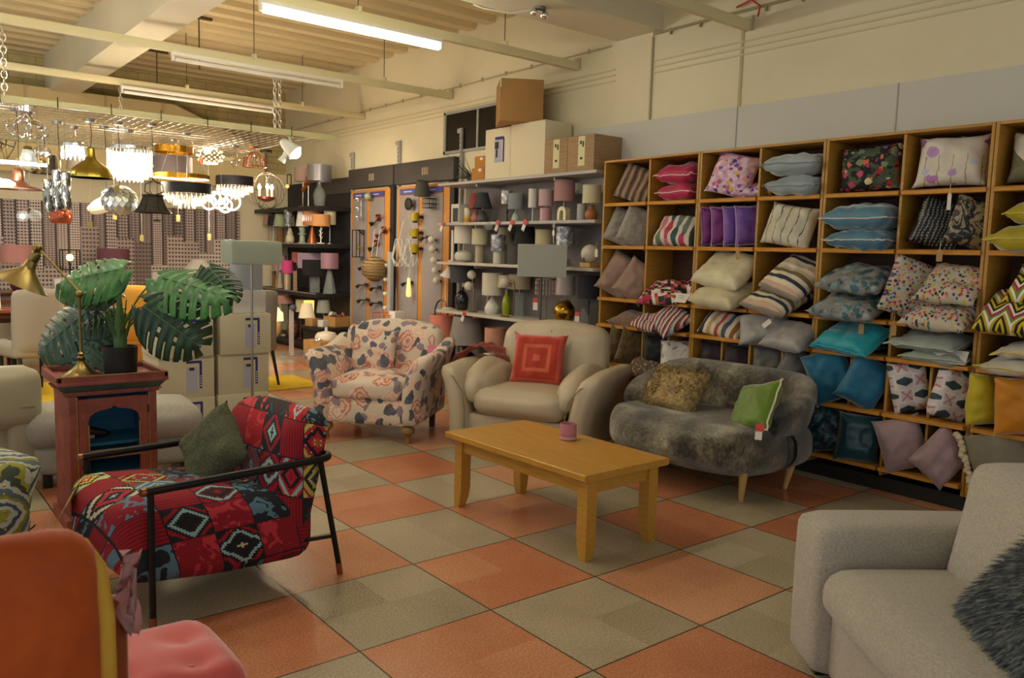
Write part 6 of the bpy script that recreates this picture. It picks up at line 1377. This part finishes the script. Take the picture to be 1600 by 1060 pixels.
# low bench with boxes in front
t = thing('display_plinth', 'low black display step in front of the black shelves', 'plinth', (2.95, 6.92, 0)); pbox('top', t, BSH, (.02, 0, .40), (.60, .55, .04), .004); pbox('body', t, KICK, (.02, 0, .19), (.54, .5, .38), .004)
t = thing('bulb_crate', 'brown cardboard tray heaped with loose bulbs and fittings', 'box', (3.02, 6.82, .42), .2); part('tray', t, CDB, lambda bm: [add_box(bm, 0, 0, .005, .24, .26, .01), add_box(bm, -.117, 0, .07, .006, .26, .14), add_box(bm, .117, 0, .07, .006, .26, .14), add_box(bm, 0, -.127, .07, .24, .006, .14), add_box(bm, 0, .127, .07, .24, .006, .14)])
rb = random.Random(9)
for k in range(14):
    o = part('loose_bulb', None, (MATS['opal_glass'], GLASS, COPW, MATS['gunmetal'])[k % 4], lambda bm: add_lathe(bm, [(.012, -.03), (.013, -.01), (.026, .015), (.024, .032), (.008, .042), (0, .043)], 12, (0, 0, 0), Euler((rb.uniform(-1, 1), rb.uniform(-1, 1), 0)).to_matrix()), 'all')
    o.location = (3.02 + rb.uniform(-.08, .08), 6.82 + rb.uniform(-.09, .09), .55 + .03 * (k // 8)); tag(o, 'loose bulb or fitting heaped in the brown cardboard tray on the black step', 'bulb', 'loose bulbs in the cardboard tray')
for lab, x, y, w_, h_, m in (('small white carton left of the bulb tray', 2.84, 6.86, .10, .09, 'carton_white'), ('small tan carton at the left end of the black step', 2.78, 7.05, .14, .10, 'cardboard')):
    t = thing('small_carton', lab, 'box', (x, y, .42), .3); pbox('carton', t, MATS[m], (0, 0, h_ / 2), (w_, w_, h_), .003)
t = thing('storage_carton', 'brown cardboard carton in front of the black shelves, behind the floral armchair', 'box', (2.55, 6.05, 0), .1); pbox('carton', t, CDB, (0, 0, .17), (.52, .40, .34), .004); pbox('tape', t, mat('tape_tan', 'b59a6a', .4), (0, 0, .341), (.52, .05, .002), 0)
t = thing('dome_shade', 'white dome shade lying on the brown carton', 'lampshade', (2.52, 6.10, .342)); plathe('dome', t, mat('dome_ivory', 'c9bda8', .4), [(.14, 0), (.138, .04), (.11, .08), (.05, .095), (.02, .10), (.015, .15), (0, .15)], 28)
t = thing('chrome_clip', 'shiny chrome fitting on the edge of the brown carton', 'fitting', (2.34, 5.95, .342)); ptube('ring', t, CHR, arc((0, 0, .012), .05, 0, 2 * PI * 15 / 16, 15), .01, 6, True)
t = thing('clear_stand', 'clear acrylic stand on the tiles in front of the black shelves', 'stand', (2.50, 7.10, 0)); ACR = mat('acrylic', 'e8dcd4', .05, alpha=.35); pbox('post', t, ACR, (0, 0, .33), (.05, .05, .62), .004); pbox('foot', t, ACR, (0, 0, .008), (.36, .26, .016), .004); part('grey_head', t, mat('head_grey', '4a4c52', .5), lambda bm: add_sphere(bm, (.02, 0, .66), .05, 12, 8), 'all')

# ------------------------------------------------------------------ lamps on the far sideboard
lamp(-.38, 8.95, .82, 'table lamp with a salmon pink drum at the left end of the sideboard', ('vase', .10, .28, mat('cer_wine', '5a2430', .2)), (.35, .58, .19, .19, shm('salmon', 'b58078')))
lamp(.75, 8.95, .82, 'table lamp with a wine coloured drum on the sideboard', ('candle', .07, .28, GOLDM), (.34, .56, .20, .20, shm('wine', '6a404c')))
t = thing('frame_lamp', 'black cube frame lamp with an amber bulb on the sideboard', 'table lamp', (.22, 8.95, .82)); part('frame', t, KICK, lambda bm: [add_box(bm, sx * .10, sy * .10, .40, .014, .014, .26) for sx in (-1, 1) for sy in (-1, 1)] + [add_box(bm, 0, sy * .10, q, .21, .014, .014) for sy in (-1, 1) for q in (.27, .53)] + [add_box(bm, sx * .10, 0, q, .014, .21, .014) for sx in (-1, 1) for q in (.27, .53)]); ptube('stem', t, KICK, [(0, 0, 0), (0, 0, .36)], .012, 8); plathe('base', t, KICK, [(.08, 0), (.08, .02)], 20); part('bulb', t, mat('bulb_amber', 'd8b030', .3, emit=3, emitcol='ffd060'), lambda bm: add_sphere(bm, (0, 0, .43), .045, 14, 9), 'all')
lamp(1.95, 9.1, .75, 'lamp with a half round white shade behind the stacked cartons', ('candle', .08, .40, BRS), (.36, .50, .23, .10, shm('dome_white', 'd2cec2')))
t = thing('side_table', 'light oak side table under the half round white shade', 'side table', (1.95, 9.1, 0)); pbox('top', t, MATS['oak_light'], (0, 0, .735), (.5, .5, .03), .004)
for sx in (-1, 1):
    for sy in (-1, 1): pbox('leg', t, MATS['oak_light'], (sx * .21, sy * .21, .36), (.04, .04, .72), .004)
t = thing('flower_spray', 'pale artificial flower spray in a vase at the far left of the table', 'flowers', (-.98, 7.0, .755)); plathe('vase', t, GLASS, [(.05, 0), (.06, .14), (.05, .22)], 16); part('petals', t, mat('petal_pale', 'aebfb0', .8), lambda bm: [add_sphere(bm, (random.uniform(-.14, .14), random.uniform(-.1, .1), .42 + random.uniform(-.12, .12)), .035, 6, 4) for k in range(40)], False); part('stems', t, STEM, lambda bm: [add_tube(bm, [(0, 0, .05), (random.uniform(-.1, .1), 0, .42)], .004, 5) for k in range(6)])
for k, (x, y, z_, rz) in enumerate(((.05, 8.78, .82, .2), (-.9, 6.72, .755, 0))):
    t = thing('tent_card', ('white tent card standing on the sideboard', 'white tent card on the far dining table')[k], 'card', (x, y, z_), rz); pbox('front', t, PAPER, (0, -.03, .08), (.12, .003, .16), 0, (-.3, 0, 0)); pbox('rear', t, PAPER, (0, .03, .08), (.12, .003, .16), 0, (.3, 0, 0))
# ------------------------------------------------------------------ hanging wire grid with pendant lamps
GRD = mat('grid_wire', 'b0aca0', .3, .7); ZG = 2.60
GX0, GX1, GY0, GY1 = -1.6, 1.75, 4.86, 7.9
t = thing('ceiling_grid', 'hanging wire mesh panel carrying the pendant lamps', 'grid', (0, 0, ZG))
pbox('edge_rail', t, mat('rail_sage', 'bdb98c', .5), (.15, GY0, .02), (3.75, .03, .055), .003)
pbox('edge_rail', t, MATS['rail_sage'], (.15, GY1, .02), (3.75, .03, .055), .003)
part('mesh', t, GRD, lambda bm: [add_tube(bm, [(GX0 + (GX1 - GX0) * k / 42, GY0, 0), (GX0 + (GX1 - GX0) * k / 42, GY1, 0)], .0032, 4) for k in range(43)] + [add_tube(bm, [(GX0, GY0 + .06 + (GY1 - GY0 - .1) * k / 16, -.005), (GX1, GY0 + .06 + (GY1 - GY0 - .1) * k / 16, -.005)], .004, 4) for k in range(17)], False)
for x_ in (GX0, GX1): ptube('mesh_frame', t, GRD, [(x_, GY0, 0), (x_, GY1, 0)], .008, 6)
for k in range(7): ptube('mesh_hook', t, KICK, [(-1.0 + .42 * k, GY0 - .02, .08), (-1.0 + .42 * k, GY0 - .02, -.02)], .004, 5)
CHN = mat('zinc_chain', 'c9c5b8', .3, .8)
def chain(x, y, z0, z1, lab, rr=.016):
    t = thing('hanging_chain', lab, 'chain', (x, y, 0), 0, 'chains holding the lamp grid'); n = int((z1 - z0) / .05)
    part('links', t, CHN, lambda bm: [add_tube(bm, [((rr * math.cos(a) if k % 2 else 0), (0 if k % 2 else rr * math.cos(a)), z0 + .05 * (k + .5) + .034 * math.sin(a)) for a in [2 * PI * q / 8 for q in range(8)]], .0045, 5, True) for k in range(n)])
chain(1.36, 4.88, ZG + .04, 3.22, 'left of the two chains near the right end of the lamp grid'); chain(1.42, 4.90, ZG + .04, 3.22, 'right of the two chains near the right end of the lamp grid')
chain(.42, 6.98, ZG, 3.22, 'single chain at the middle of the lamp grid, from the far tray')
chain(-.96, 4.88, ZG + .04, 3.22, 'chain at the left end of the lamp grid', .022); chain(-1.02, 4.9, ZG - .1, 3.22, 'slack bundled chain at the far left of the lamp grid', .026)
GL = lambda n, col, e: mat(n, col, .3, emit=e, emitcol=col)
BULB = mat('bulb_lit', 'fff0d0', .3, emit=18, emitcol='ffe8c0'); LED = mat('led_lit', 'fff2e2', .3, emit=4, emitcol='fff0e0')
def pend(lab, x, y, z, name='pendant_lamp', cat='pendant lamp', flex=True, top=0., m=None, group=None):
    t = thing(name, lab, cat, (x, y, z), 0, group)
    if flex: ptube('flex', t, m or KICK, [(0, 0, top), (.01, 0, (ZG - z + top) / 2), (0, 0, ZG - z)], .0035, 5); plathe('ceiling_rose', t, m or NICK, [(.05, 0), (.045, -.025), (.0, -.03)], 20, (0, 0, ZG - z))
    return t
t = pend('ribbed antique brass dome pendant on a black flex', -.22, 5.4, 2.06, top=.27)
plathe('dome', t, mat('brass_green', '9a8838', .28, 1.), [(.190, 0), (.188, .02), (.165, .08), (.10, .135), (.055, .165), (.042, .20), (.04, .27), (.025, .285), (.02, .285), (.036, .20), (.05, .16), (.16, .08), (.184, .0)], 48, rfun=lambda a, z_: 1 + .012 * math.sin(12 * a))
t = pend('silver scaled artichoke pendant with a pale disc behind', .02, 5.4, 1.87, top=.12)
def scales(bm):
    for k in range(9):
        ph = PI * (k + 1) / 10.5; rr, zz = .155 * math.sin(ph), .135 * math.cos(ph); n = max(6, int(18 * math.sin(ph)))
        for q in range(n):
            a = 2 * PI * (q + .5 * (k % 2)) / n
            nrm = Vector((math.sin(ph) * math.cos(a), math.sin(ph) * math.sin(a), math.cos(ph))); dn = Vector((math.cos(ph) * math.cos(a), math.cos(ph) * math.sin(a), -math.sin(ph))); sd = nrm.cross(dn)
            p = Vector((rr * math.cos(a), rr * math.sin(a), zz)); w_ = .030
            v = [bm.verts.new(p + x_) for x_ in (-dn * .02 - sd * w_, -dn * .02 + sd * w_, dn * .02 + sd * w_ * .9 + nrm * .008, dn * .045 + nrm * .014, dn * .02 - sd * w_ * .9 + nrm * .008)]
            bm.faces.new(v)
part('scales', t, mat('silver_leaf', 'c2c6bd', .38, .8), scales, False); part('core', t, mat('core_silver', '6a6d68', .4, .8), lambda bm: add_sphere(bm, (0, 0, 0), .146, 20, 12, .9), 'all')
t = pend('flat round ivory disc pendant behind the silver artichoke', -.02, 5.75, 1.86, top=.0); plathe('disc', t, mat('disc_ivory', 'd8c8a2', .5, emit=.15), [(.15, .02), (.19, 0), (.18, -.04), (.0, -.07)], 32, (0, 0, 0), Euler((.25, -.5, 0)).to_matrix())
t = pend('large glowing crystal drum chandelier', .23, 5.85, 2.20, top=.24, m=CHR)
plathe('top_band', t, CHR, [(.215, .20), (.215, .23), (.21, .23), (.21, .20)], 36, closed=True)
part('crystal_drops', t, mat('crystal_lit', 'fff3e0', .1, emit=.5, emitcol='ffecd0'), lambda bm: [drops(bm, .21 - .045 * q, .115 - .085 * w_ - .03 * q, .085, 34 - 8 * q, 1, .009) for q in range(3) for w_ in range(3)], False)
part('bulb', t, BULB, lambda bm: [add_sphere(bm, (.08 * math.cos(a), .08 * math.sin(a), .10), .028, 10, 7) for a in [2 * PI * k / 5 for k in range(5)]], 'all')
t = pend('upper gold ring light with a white light strip', .78, 6.25, 2.49, top=.0, m=NICK); GRM = mat('gold_ring', 'b8862a', .25, 1.)
plathe('ring', t, GRM, [(.20, -.035), (.20, .035), (.194, .035), (.194, -.035)], 48, closed=True); ptube('spoke', t, GRM, [(-.195, 0, .03), (0, 0, .02), (.195, 0, .03)], .004, 6)
t = pend('grey drum shade hanging below the upper gold ring', .88, 6.65, 2.36, top=.09); plathe('lamp_shade', t, shm('dim_grey', '5a4f4e'), shade_prof(.21, .21, .19, -.10), 36, closed=True)
t = pend('wide lower gold ring light, glowing inside, above the black crystal band', .76, 5.95, 2.18, flex=False); plathe('ring', t, GRM, [(.29, -.022), (.29, .022), (.284, .022), (.284, -.022)], 56, closed=True); plathe('light_strip', t, LED, [(.283, -.012), (.283, .004), (.279, .004), (.279, -.012)], 56, closed=True)
for k in range(3): ptube('wire', t, NICK, [(.287 * math.cos(2.1 * k), .287 * math.sin(2.1 * k), .02), (.10 * math.cos(2.1 * k), .10 * math.sin(2.1 * k), ZG - 2.18)], .002, 4)
def band(lab, x, y, z, R_):
    t = pend(lab, x, y, z, top=.05, m=NICK, group='black banded crystal chandeliers'); plathe('band', t, mat('band_black', '141214', .6), [(R_, -.045), (R_, .06), (R_ - .005, .06), (R_ - .005, -.045)], 44, closed=True)
    part('crystal_drops', t, mat('crystal_warm', 'f0e0c4', .08, alpha=.75, emit=.22, emitcol='ffe0b0'), lambda bm: [drops(bm, R_ - .015 - .05 * q, -.11 - .03 * q, .075, 30 - 8 * q, 1, .008) for q in range(4)], False)
    part('bulb', t, BULB, lambda bm: [add_sphere(bm, (R_ * .5 * math.cos(a), R_ * .5 * math.sin(a), .0), .016, 8, 6) for a in [PI * k / 2 for k in range(4)]], 'all'); ptube('cross_bar', t, NICK, [(-R_, 0, .05), (R_, 0, .05)], .005, 6)
band('black banded chandelier with clear crystal drops, left one under the gold ring', .71, 5.6, 2.03, .245); band('black banded chandelier with clear crystal drops, right one beside the candle orb', 1.43, 6.2, 2.19, .21)
t = pend('cluster of glowing white light rings', 1.10, 5.7, 1.92, flex=False)
for k, (q, zz, rr, e) in enumerate(((-.13, 0, .075, .2), (-.02, .02, .085, -.3), (.12, .01, .085, .25), (.04, -.03, .07, -.15), (-.06, .05, .06, .5))):
    part('light_ring', t, LED, lambda bm: add_tube(bm, [(.78 * (q + rr * math.cos(a)), -.63 * (q + rr * math.cos(a)) + .05 * e, zz + rr * math.sin(a)) for a in [2 * PI * w_ / 24 for w_ in range(24)]], .009, 6, True))
ptube('wire', t, NICK, [(0, 0, .08), (0, 0, ZG - 1.92)], .002, 4); part('core', t, BULB, lambda bm: add_sphere(bm, (.0, .02, .01), .03, 10, 7), 'all')
t = pend('dark wire orb pendant with three lit candle bulbs', 1.96, 6.6, 2.14, flex=False, name='orb_pendant')
WIR = mat('orb_wire', '3a3028', .4, .6)
part('orb', t, WIR, lambda bm: [add_tube(bm, [Matrix.Rotation(PI * k / 6, 3, 'Z') @ Matrix.Rotation(.35 * (k % 3 - 1), 3, 'X') @ Vector((.225 * math.cos(a), 0, .225 * math.sin(a))) for a in [2 * PI * q / 32 for q in range(32)]], .0035, 5, True) for k in range(6)])
for k in range(3):
    a = 2 * PI * k / 3 + .3; x_, y_ = .085 * math.cos(a), .085 * math.sin(a)
    ptube('candle', t, mat('candle_ivory', 'd8c79a', .5, emit=.4), [(x_, y_, -.07), (x_, y_, .02)], .012, 10); plathe('bulb', t, BULB, [(.01, .02), (.02, .035), (.018, .055), (.004, .085)], 12, (x_, y_, 0))
plathe('holder', t, COPW, [(.03, -.13), (.10, -.10), (.105, -.07), (.0, -.075)], 24); ptube('rod', t, WIR, [(0, 0, -.1), (0, 0, .47)], .005, 6); plathe('canopy', t, KICK, [(.07, .46), (.07, .49), (.0, .50)], 20)
t = pend('dark bell shaped lantern with a curled top', .27, 5.2, 1.90, top=.18, name='lantern_pendant'); LAN = mat('lantern_dark', '39342e', .5, .4)
plathe('bell', t, mat('lantern_glass', '4a463e', .25, trans=.4, ior=1.2), [(.165, -.14), (.13, -.10), (.10, -.03), (.085, .02), (.082, .02), (.097, -.03), (.127, -.10), (.16, -.14)], 8, closed=True)
part('frame', t, LAN, lambda bm: [add_tube(bm, [(.166 * math.cos(a), .166 * math.sin(a), -.14), (.131 * math.cos(a), .131 * math.sin(a), -.10), (.101 * math.cos(a), .101 * math.sin(a), -.03), (.086 * math.cos(a), .086 * math.sin(a), .02)], .006, 5) for a in [2 * PI * k / 8 for k in range(8)]] + [add_tube(bm, [(q * math.cos(a), q * math.sin(a), zz) for a in [2 * PI * k / 8 for k in range(8)]], .008, 5, True) for q, zz in ((.168, -.14), (.10, .022))] + [add_tube(bm, [(.0, 0, .02), (.10 * math.cos(a), .10 * math.sin(a), .06), (.09 * math.cos(a), .09 * math.sin(a), .13), (.03 * math.cos(a), .03 * math.sin(a), .15), (0, 0, .18)], .006, 5) for a in (0, 2.1, 4.2)])
t = pend('trio of twisted silver tube pendants', -.51, 5.4, 1.91, flex=False, name='twist_pendant')
for k, (q, h_) in enumerate(((-.085, .29), (0, .36), (.085, .33))): plathe('twisted_tube', t, mat('twist_silver', 'a5a5a0', .15, 1.), [(.036, -.18 + h_ * w_ / 12) for w_ in range(13)] + [(.012, -.17 + h_)], 20, (.78 * q, -.63 * q, .015 * k), None, False, lambda a, z_: 1 + .22 * math.sin(3 * a + z_ * 30)); ptube('wire', t, NICK, [(.78 * q, -.63 * q, .1), (.78 * q, -.63 * q, ZG - 1.91)], .002, 4)
t = pend('smoked copper glass barrel pendant below the silver tubes', -.42, 5.8, 1.70, top=.07); plathe('glass', t, mat('copper_glass', 'b5582e', .12, .5, coat=.5), [(.03, .075), (.085, .06), (.105, 0), (.09, -.06), (.085, -.07)], 28)
t = pend('copper spun pendant with a tall neck and wide brim at the far left', -.84, 5.2, 1.90, top=.2); plathe('spun_shade', t, mat('copper_brown', '8d5c3c', .3, .9), [(.20, 0), (.19, .012), (.09, .035), (.065, .06), (.045, .075), (.045, .16), (.03, .18), (.0, .18)], 32)
t = pend('glowing white oval disc lamp at the left edge below the linear light', -1.04, 5.15, 1.95, top=.0); plathe('disc', t, mat('disc_lit', 'fff4ea', .3, emit=4, emitcol='fff2e6'), [(.0, .03), (.12, .025), (.17, 0), (.12, -.025), (0, -.03)], 28)
t = pend('slim linear light bar at the far left', -.86, 5.0, 2.11, flex=False, name='linear_pendant'); pbox('bar', t, CHR, (-.12, 0, .016), (.66, .03, .012), .002); pbox('light_strip', t, mat('led_blue', 'e8ecff', .3, emit=7, emitcol='e8ecff'), (-.12, 0, 0), (.66, .026, .02), .002)
for q in (-.35, .15): ptube('wire', t, NICK, [(q, 0, .02), (q, 0, ZG - 2.11)], .002, 4)
t = pend('chrome cluster light with loose hoops at the left end of the grid', -.80, 4.95, 2.44, flex=False, name='hoop_light'); plathe('plate', t, CHR, [(.07, .10), (.07, .155), (.0, .16)], 24)
part('hoops', t, CHR, lambda bm: [add_tube(bm, [Matrix.Rotation(.9 * k + .3, 3, 'Z') @ (Vector((.075 * math.cos(a) + .07, 0, .075 * math.sin(a) - .03))) for a in [2 * PI * q / 24 for q in range(24)]], .006, 6, True) for k in range(6)]); part('stems', t, CHR, lambda bm: [add_tube(bm, [(0, 0, .10), (.10 * math.cos(.9 * k + .3), .10 * math.sin(.9 * k + .3), .0)], .006, 6) for k in range(6)])
t = pend('brass chandelier with curved arms and candle sleeves, behind the copper pendant', -.57, 6.0, 2.18, top=.12, m=BRS); part('arms', t, BRS, lambda bm: [add_tube(bm, [(0, 0, -.02), (.08 * math.cos(a), .08 * math.sin(a), -.06), (.16 * math.cos(a), .16 * math.sin(a), -.04), (.19 * math.cos(a), .19 * math.sin(a), .01)], .006, 6) for a in [2 * PI * k / 5 for k in range(5)]] + [add_lathe(bm, [(.012, -.07), (.025, -.04), (.012, 0), (.02, .05), (.008, .12)], 14)])
part('candle', t, mat('candle_yellow', 'c9b23a', .5), lambda bm: [add_tube(bm, [(.19 * math.cos(a), .19 * math.sin(a), .01), (.19 * math.cos(a), .19 * math.sin(a), .07)], .011, 8) for a in [2 * PI * k / 5 for k in range(5)]])
t = thing('track_spotlight', 'white cone spotlight, lit, at the right end of the lamp grid', 'spotlight', (1.56, 4.95, 2.47)); SPR = Euler((math.radians(28), math.radians(38), math.radians(-30))).to_matrix()
plathe('cone', t, mat('spot_white', 'd8dcd4', .4), [(.03, .13), (.05, .09), (.085, -.06), (.08, -.06), (.0, .05)], 28, (0, 0, 0), Euler((math.radians(-30), math.radians(-40), 0)).to_matrix())
part('bulb', t, BULB, lambda bm: add_sphere(bm, tuple(Euler((math.radians(-30), math.radians(-40), 0)).to_matrix() @ Vector((0, 0, -.05))), .065, 18, 10), 'all'); ptube('bracket', t, HOUS, [(0, 0, .06), (-.02, 0, .13)], .012, 8)
t = thing('track_spotlight', 'small unlit white spot below the lit cone spotlight', 'spotlight', (1.49, 4.98, 2.37)); plathe('cone', t, MATS['spot_white'], [(.02, .06), (.042, -.04), (.038, -.04), (0, .03)], 20, (0, 0, 0), Euler((.3, .5, 0)).to_matrix()); ptube('bracket', t, HOUS, [(0, 0, .04), (.03, 0, .12), (.04, 0, .2)], .008, 8)
t = pend('lit crystal bead ball chandelier near the right of the grid', 1.29, 6.6, 2.52, flex=False); part('beads', t, MATS['crystal_warm'], lambda bm: [add_sphere(bm, (.15 * math.sin(PI * j / 6) * math.cos(a), .15 * math.sin(PI * j / 6) * math.sin(a), -.02 + .10 * math.cos(PI * j / 6)), .012, 6, 4) for j in range(1, 6) for a in [2 * PI * k / 14 for k in range(14)]], False); part('bulb', t, BULB, lambda bm: add_sphere(bm, (-.04, 0, .03), .03, 10, 7), 'all'); part('orange_tag', t, mat('orange_sticker', 'd05a20', .6), lambda bm: add_box(bm, -.14, -.1, -.10, .05, .004, .06)); ptube('rod', t, CHR, [(0, 0, .08), (0, 0, .08)] if False else [(0, 0, .0), (0, 0, .09)], .006, 6)
t = pend('bright crystal cluster lamp between brass dome and crystal drum', -.23, 6.05, 2.38, top=.05, m=CHR); part('crystal_drops', t, mat('crystal_cool', 'eef2ff', .1, emit=.6, emitcol='eef2ff'), lambda bm: [drops(bm, .12 - .04 * q, -.10 + .02 * q, .12, 18 - 4 * q, 1, .010) for q in range(3)], False); plathe('top_band', t, CHR, [(.125, .02), (.125, .05), (0, .055)], 28)
t = pend('chrome scrollwork fitting at the right end of the grid', 1.84, 7.0, 2.56, flex=False, name='scroll_light')
part('scrolls', t, CHR, lambda bm: [add_tube(bm, [(.78 * (q + rr * math.cos(a) * (1 - a / 16)), -.63 * (q + rr * math.cos(a) * (1 - a / 16)), zz + rr * math.sin(a) * (1 - a / 16)) for a in [2.2 * PI * w_ / 22 for w_ in range(23)]], .006, 5) for q, zz, rr in ((-.12, -.08, .05), (-.03, -.05, .045), (.07, -.02, .05), (.15, .0, .04))] + [add_tube(bm, [(-.14, .11, -.06), (0, 0, 0), (.14, -.11, .04)], .007, 6)]); ptube('rod', t, CHR, [(-.09, .0, .04), (-.09, 0, .0)], .005, 5)
t = pend('clear glass two bulb lamp hanging low at the far left', -.65, 6.0, 1.70, top=.08, m=NICK); part('glass', t, GLASS, lambda bm: [add_sphere(bm, (.05, .02, .0), .06, 14, 9), add_sphere(bm, (-.06, 0, -.01), .055, 14, 9)], 'all'); part('bulb', t, GL('bulb_soft', 'fff0d8', 3), lambda bm: [add_sphere(bm, (-.06, 0, -.01), .025, 10, 7)], 'all'); ptube('fork', t, CHR, [(-.06, 0, .04), (0, 0, .08), (.05, .02, .05)], .006, 6)
t = pend('small black saucer pendant hanging low in front of the city print', .74, 6.8, 1.73, top=.01); plathe('saucer', t, KICK, [(.0, -.012), (.04, -.01), (.045, .005), (.01, .015)], 20)
# price cards on strings below the grid
for k, (x, y, z) in enumerate(((-.22, 5.5, 1.62), (.62, 5.6, 1.73), (.52, 6.6, 1.52), (1.0, 5.8, 1.55), (.18, 6.3, 1.74), (-.05, 5.2, 1.96))):
    t = thing('string_tag', 'small kraft price card on a long string, ' + ('below the twisted silver tubes', 'in front of the left black band', 'below the dark lantern', 'below the glowing rings', 'under the crystal drum', 'under the brass dome')[k], 'price tag', (x, y, z), 0, 'price cards on strings below the lamp grid'); pbox('card', t, mat('tag_olive', '9c8a50', .8), (0, 0, 0), (.055, .003, .07), 0, (0, 0, .6)); ptube('string', t, STRING, [(0, 0, .035), (.0, .0, ZG - z)], .0016, 4)
# more unlit fittings deeper in the grid
for k, (x, y, z, rr, h_, m, lab) in enumerate(((-.9, 7.2, 2.30, .16, .16, 'shade_dim_grey', 'grey drum pendant far back at the left of the grid'), (.1, 7.4, 2.36, .17, .14, 'shade_beige', 'beige drum pendant far back behind the crystal drum'), (1.3, 7.4, 2.22, .20, .18, 'shade_dusty_pink', 'pinkish drum pendant far back behind the right black band'), (-.35, 7.0, 2.28, .13, .2, 'orb_wire', 'dark wire drum pendant far back behind the brass dome'))):
    t = pend(lab, x, y, z, top=h_ / 2); plathe('lamp_shade', t, MATS[m], shade_prof(rr, rr * .9, h_, -h_ / 2), 28, closed=True)

# ------------------------------------------------------------------ the light the lit fittings give
def glow(x, y, z, W_, col=(1, .82, .58), rad=.06, aim=None, size=70):
    l = bpy.data.lights.new('lamp_glow', 'SPOT' if aim else 'POINT'); l.energy = W_ * .5; l.color = col; l.shadow_soft_size = rad
    o = bpy.data.objects.new('lamp_glow', l); COL.objects.link(o); o.location = (x, y, z)
    if aim:
        l.spot_size = math.radians(size); l.spot_blend = .6
        o.rotation_euler = (Vector(aim) - Vector((x, y, z))).to_track_quat('-Z', 'Y').to_euler()
glow(.23, 5.85, 2.13, 26); glow(.71, 5.6, 1.90, 9); glow(1.43, 6.2, 2.06, 9); glow(1.10, 5.7, 1.80, 12, (1, .93, .85)); glow(1.96, 6.6, 2.28, 14, (1, .75, .48))
glow(1.63, 4.92, 2.36, 60, (1, .86, .66), .05, (3.1, 6.6, 1.3), 95); glow(-.23, 6.05, 2.22, 14, (.95, .96, 1)); glow(1.25, 6.6, 2.40, 10); glow(-1.0, 5.0, 2.02, 10, (.95, .96, 1))

# more small fittings crowded on the left of the grid
t = pend('clear glass bell pendant with a bright filament bulb, left of the silver tubes', -.72, 5.5, 2.18, top=.12, m=BRS); plathe('glass', t, GLASS, shade_prof(.10, .04, .16, -.06, .002), 28, closed=True); plathe('cap', t, BRS, [(.042, .10), (.03, .13), (0, .135)], 18); part('bulb', t, MATS['bulb_soft'], lambda bm: add_sphere(bm, (0, 0, .03), .025, 12, 8), 'all')
t = pend('copper wire dome pendant at the back between gold rings and spotlight', 1.62, 6.1, 2.44, top=.09, m=COPW); part('wires', t, COPW, lambda bm: [add_tube(bm, [(.03 * math.cos(a), .03 * math.sin(a), .09), (.11 * math.cos(a), .11 * math.sin(a), .03), (.13 * math.cos(a), .13 * math.sin(a), -.07)], .004, 5) for a in [2 * PI * k / 14 for k in range(14)]] + [add_tube(bm, [(.13 * math.cos(a), .13 * math.sin(a), -.07) for a in [2 * PI * k / 24 for k in range(24)]], .005, 5, True)])
t = pend('chrome ball pendant hanging beside the brass dome', -.48, 6.3, 2.33, top=.08, m=CHR); part('ball', t, CHR, lambda bm: add_sphere(bm, (0, 0, 0), .085, 22, 14), 'all')
t = pend('dark bronze chandelier with drooping chains at the far left', -.98, 5.6, 2.30, top=.10, m=BRS); part('arms', t, MATS['orb_wire'], lambda bm: [add_tube(bm, [(0, 0, .09), (.09 * math.cos(a), .09 * math.sin(a), .02), (.17 * math.cos(a), .17 * math.sin(a), .0), (.18 * math.cos(a), .18 * math.sin(a), .05)], .006, 6) for a in [2 * PI * k / 6 for k in range(6)]]); part('chains', t, BRS, lambda bm: [add_tube(bm, [(.17 * math.cos(a), .17 * math.sin(a), .0), (.12 * math.cos(a + .5), .12 * math.sin(a + .5), -.12), (.17 * math.cos(a + 1.05), .17 * math.sin(a + 1.05), .0)], .004, 5) for a in [2 * PI * k / 6 for k in range(6)]])
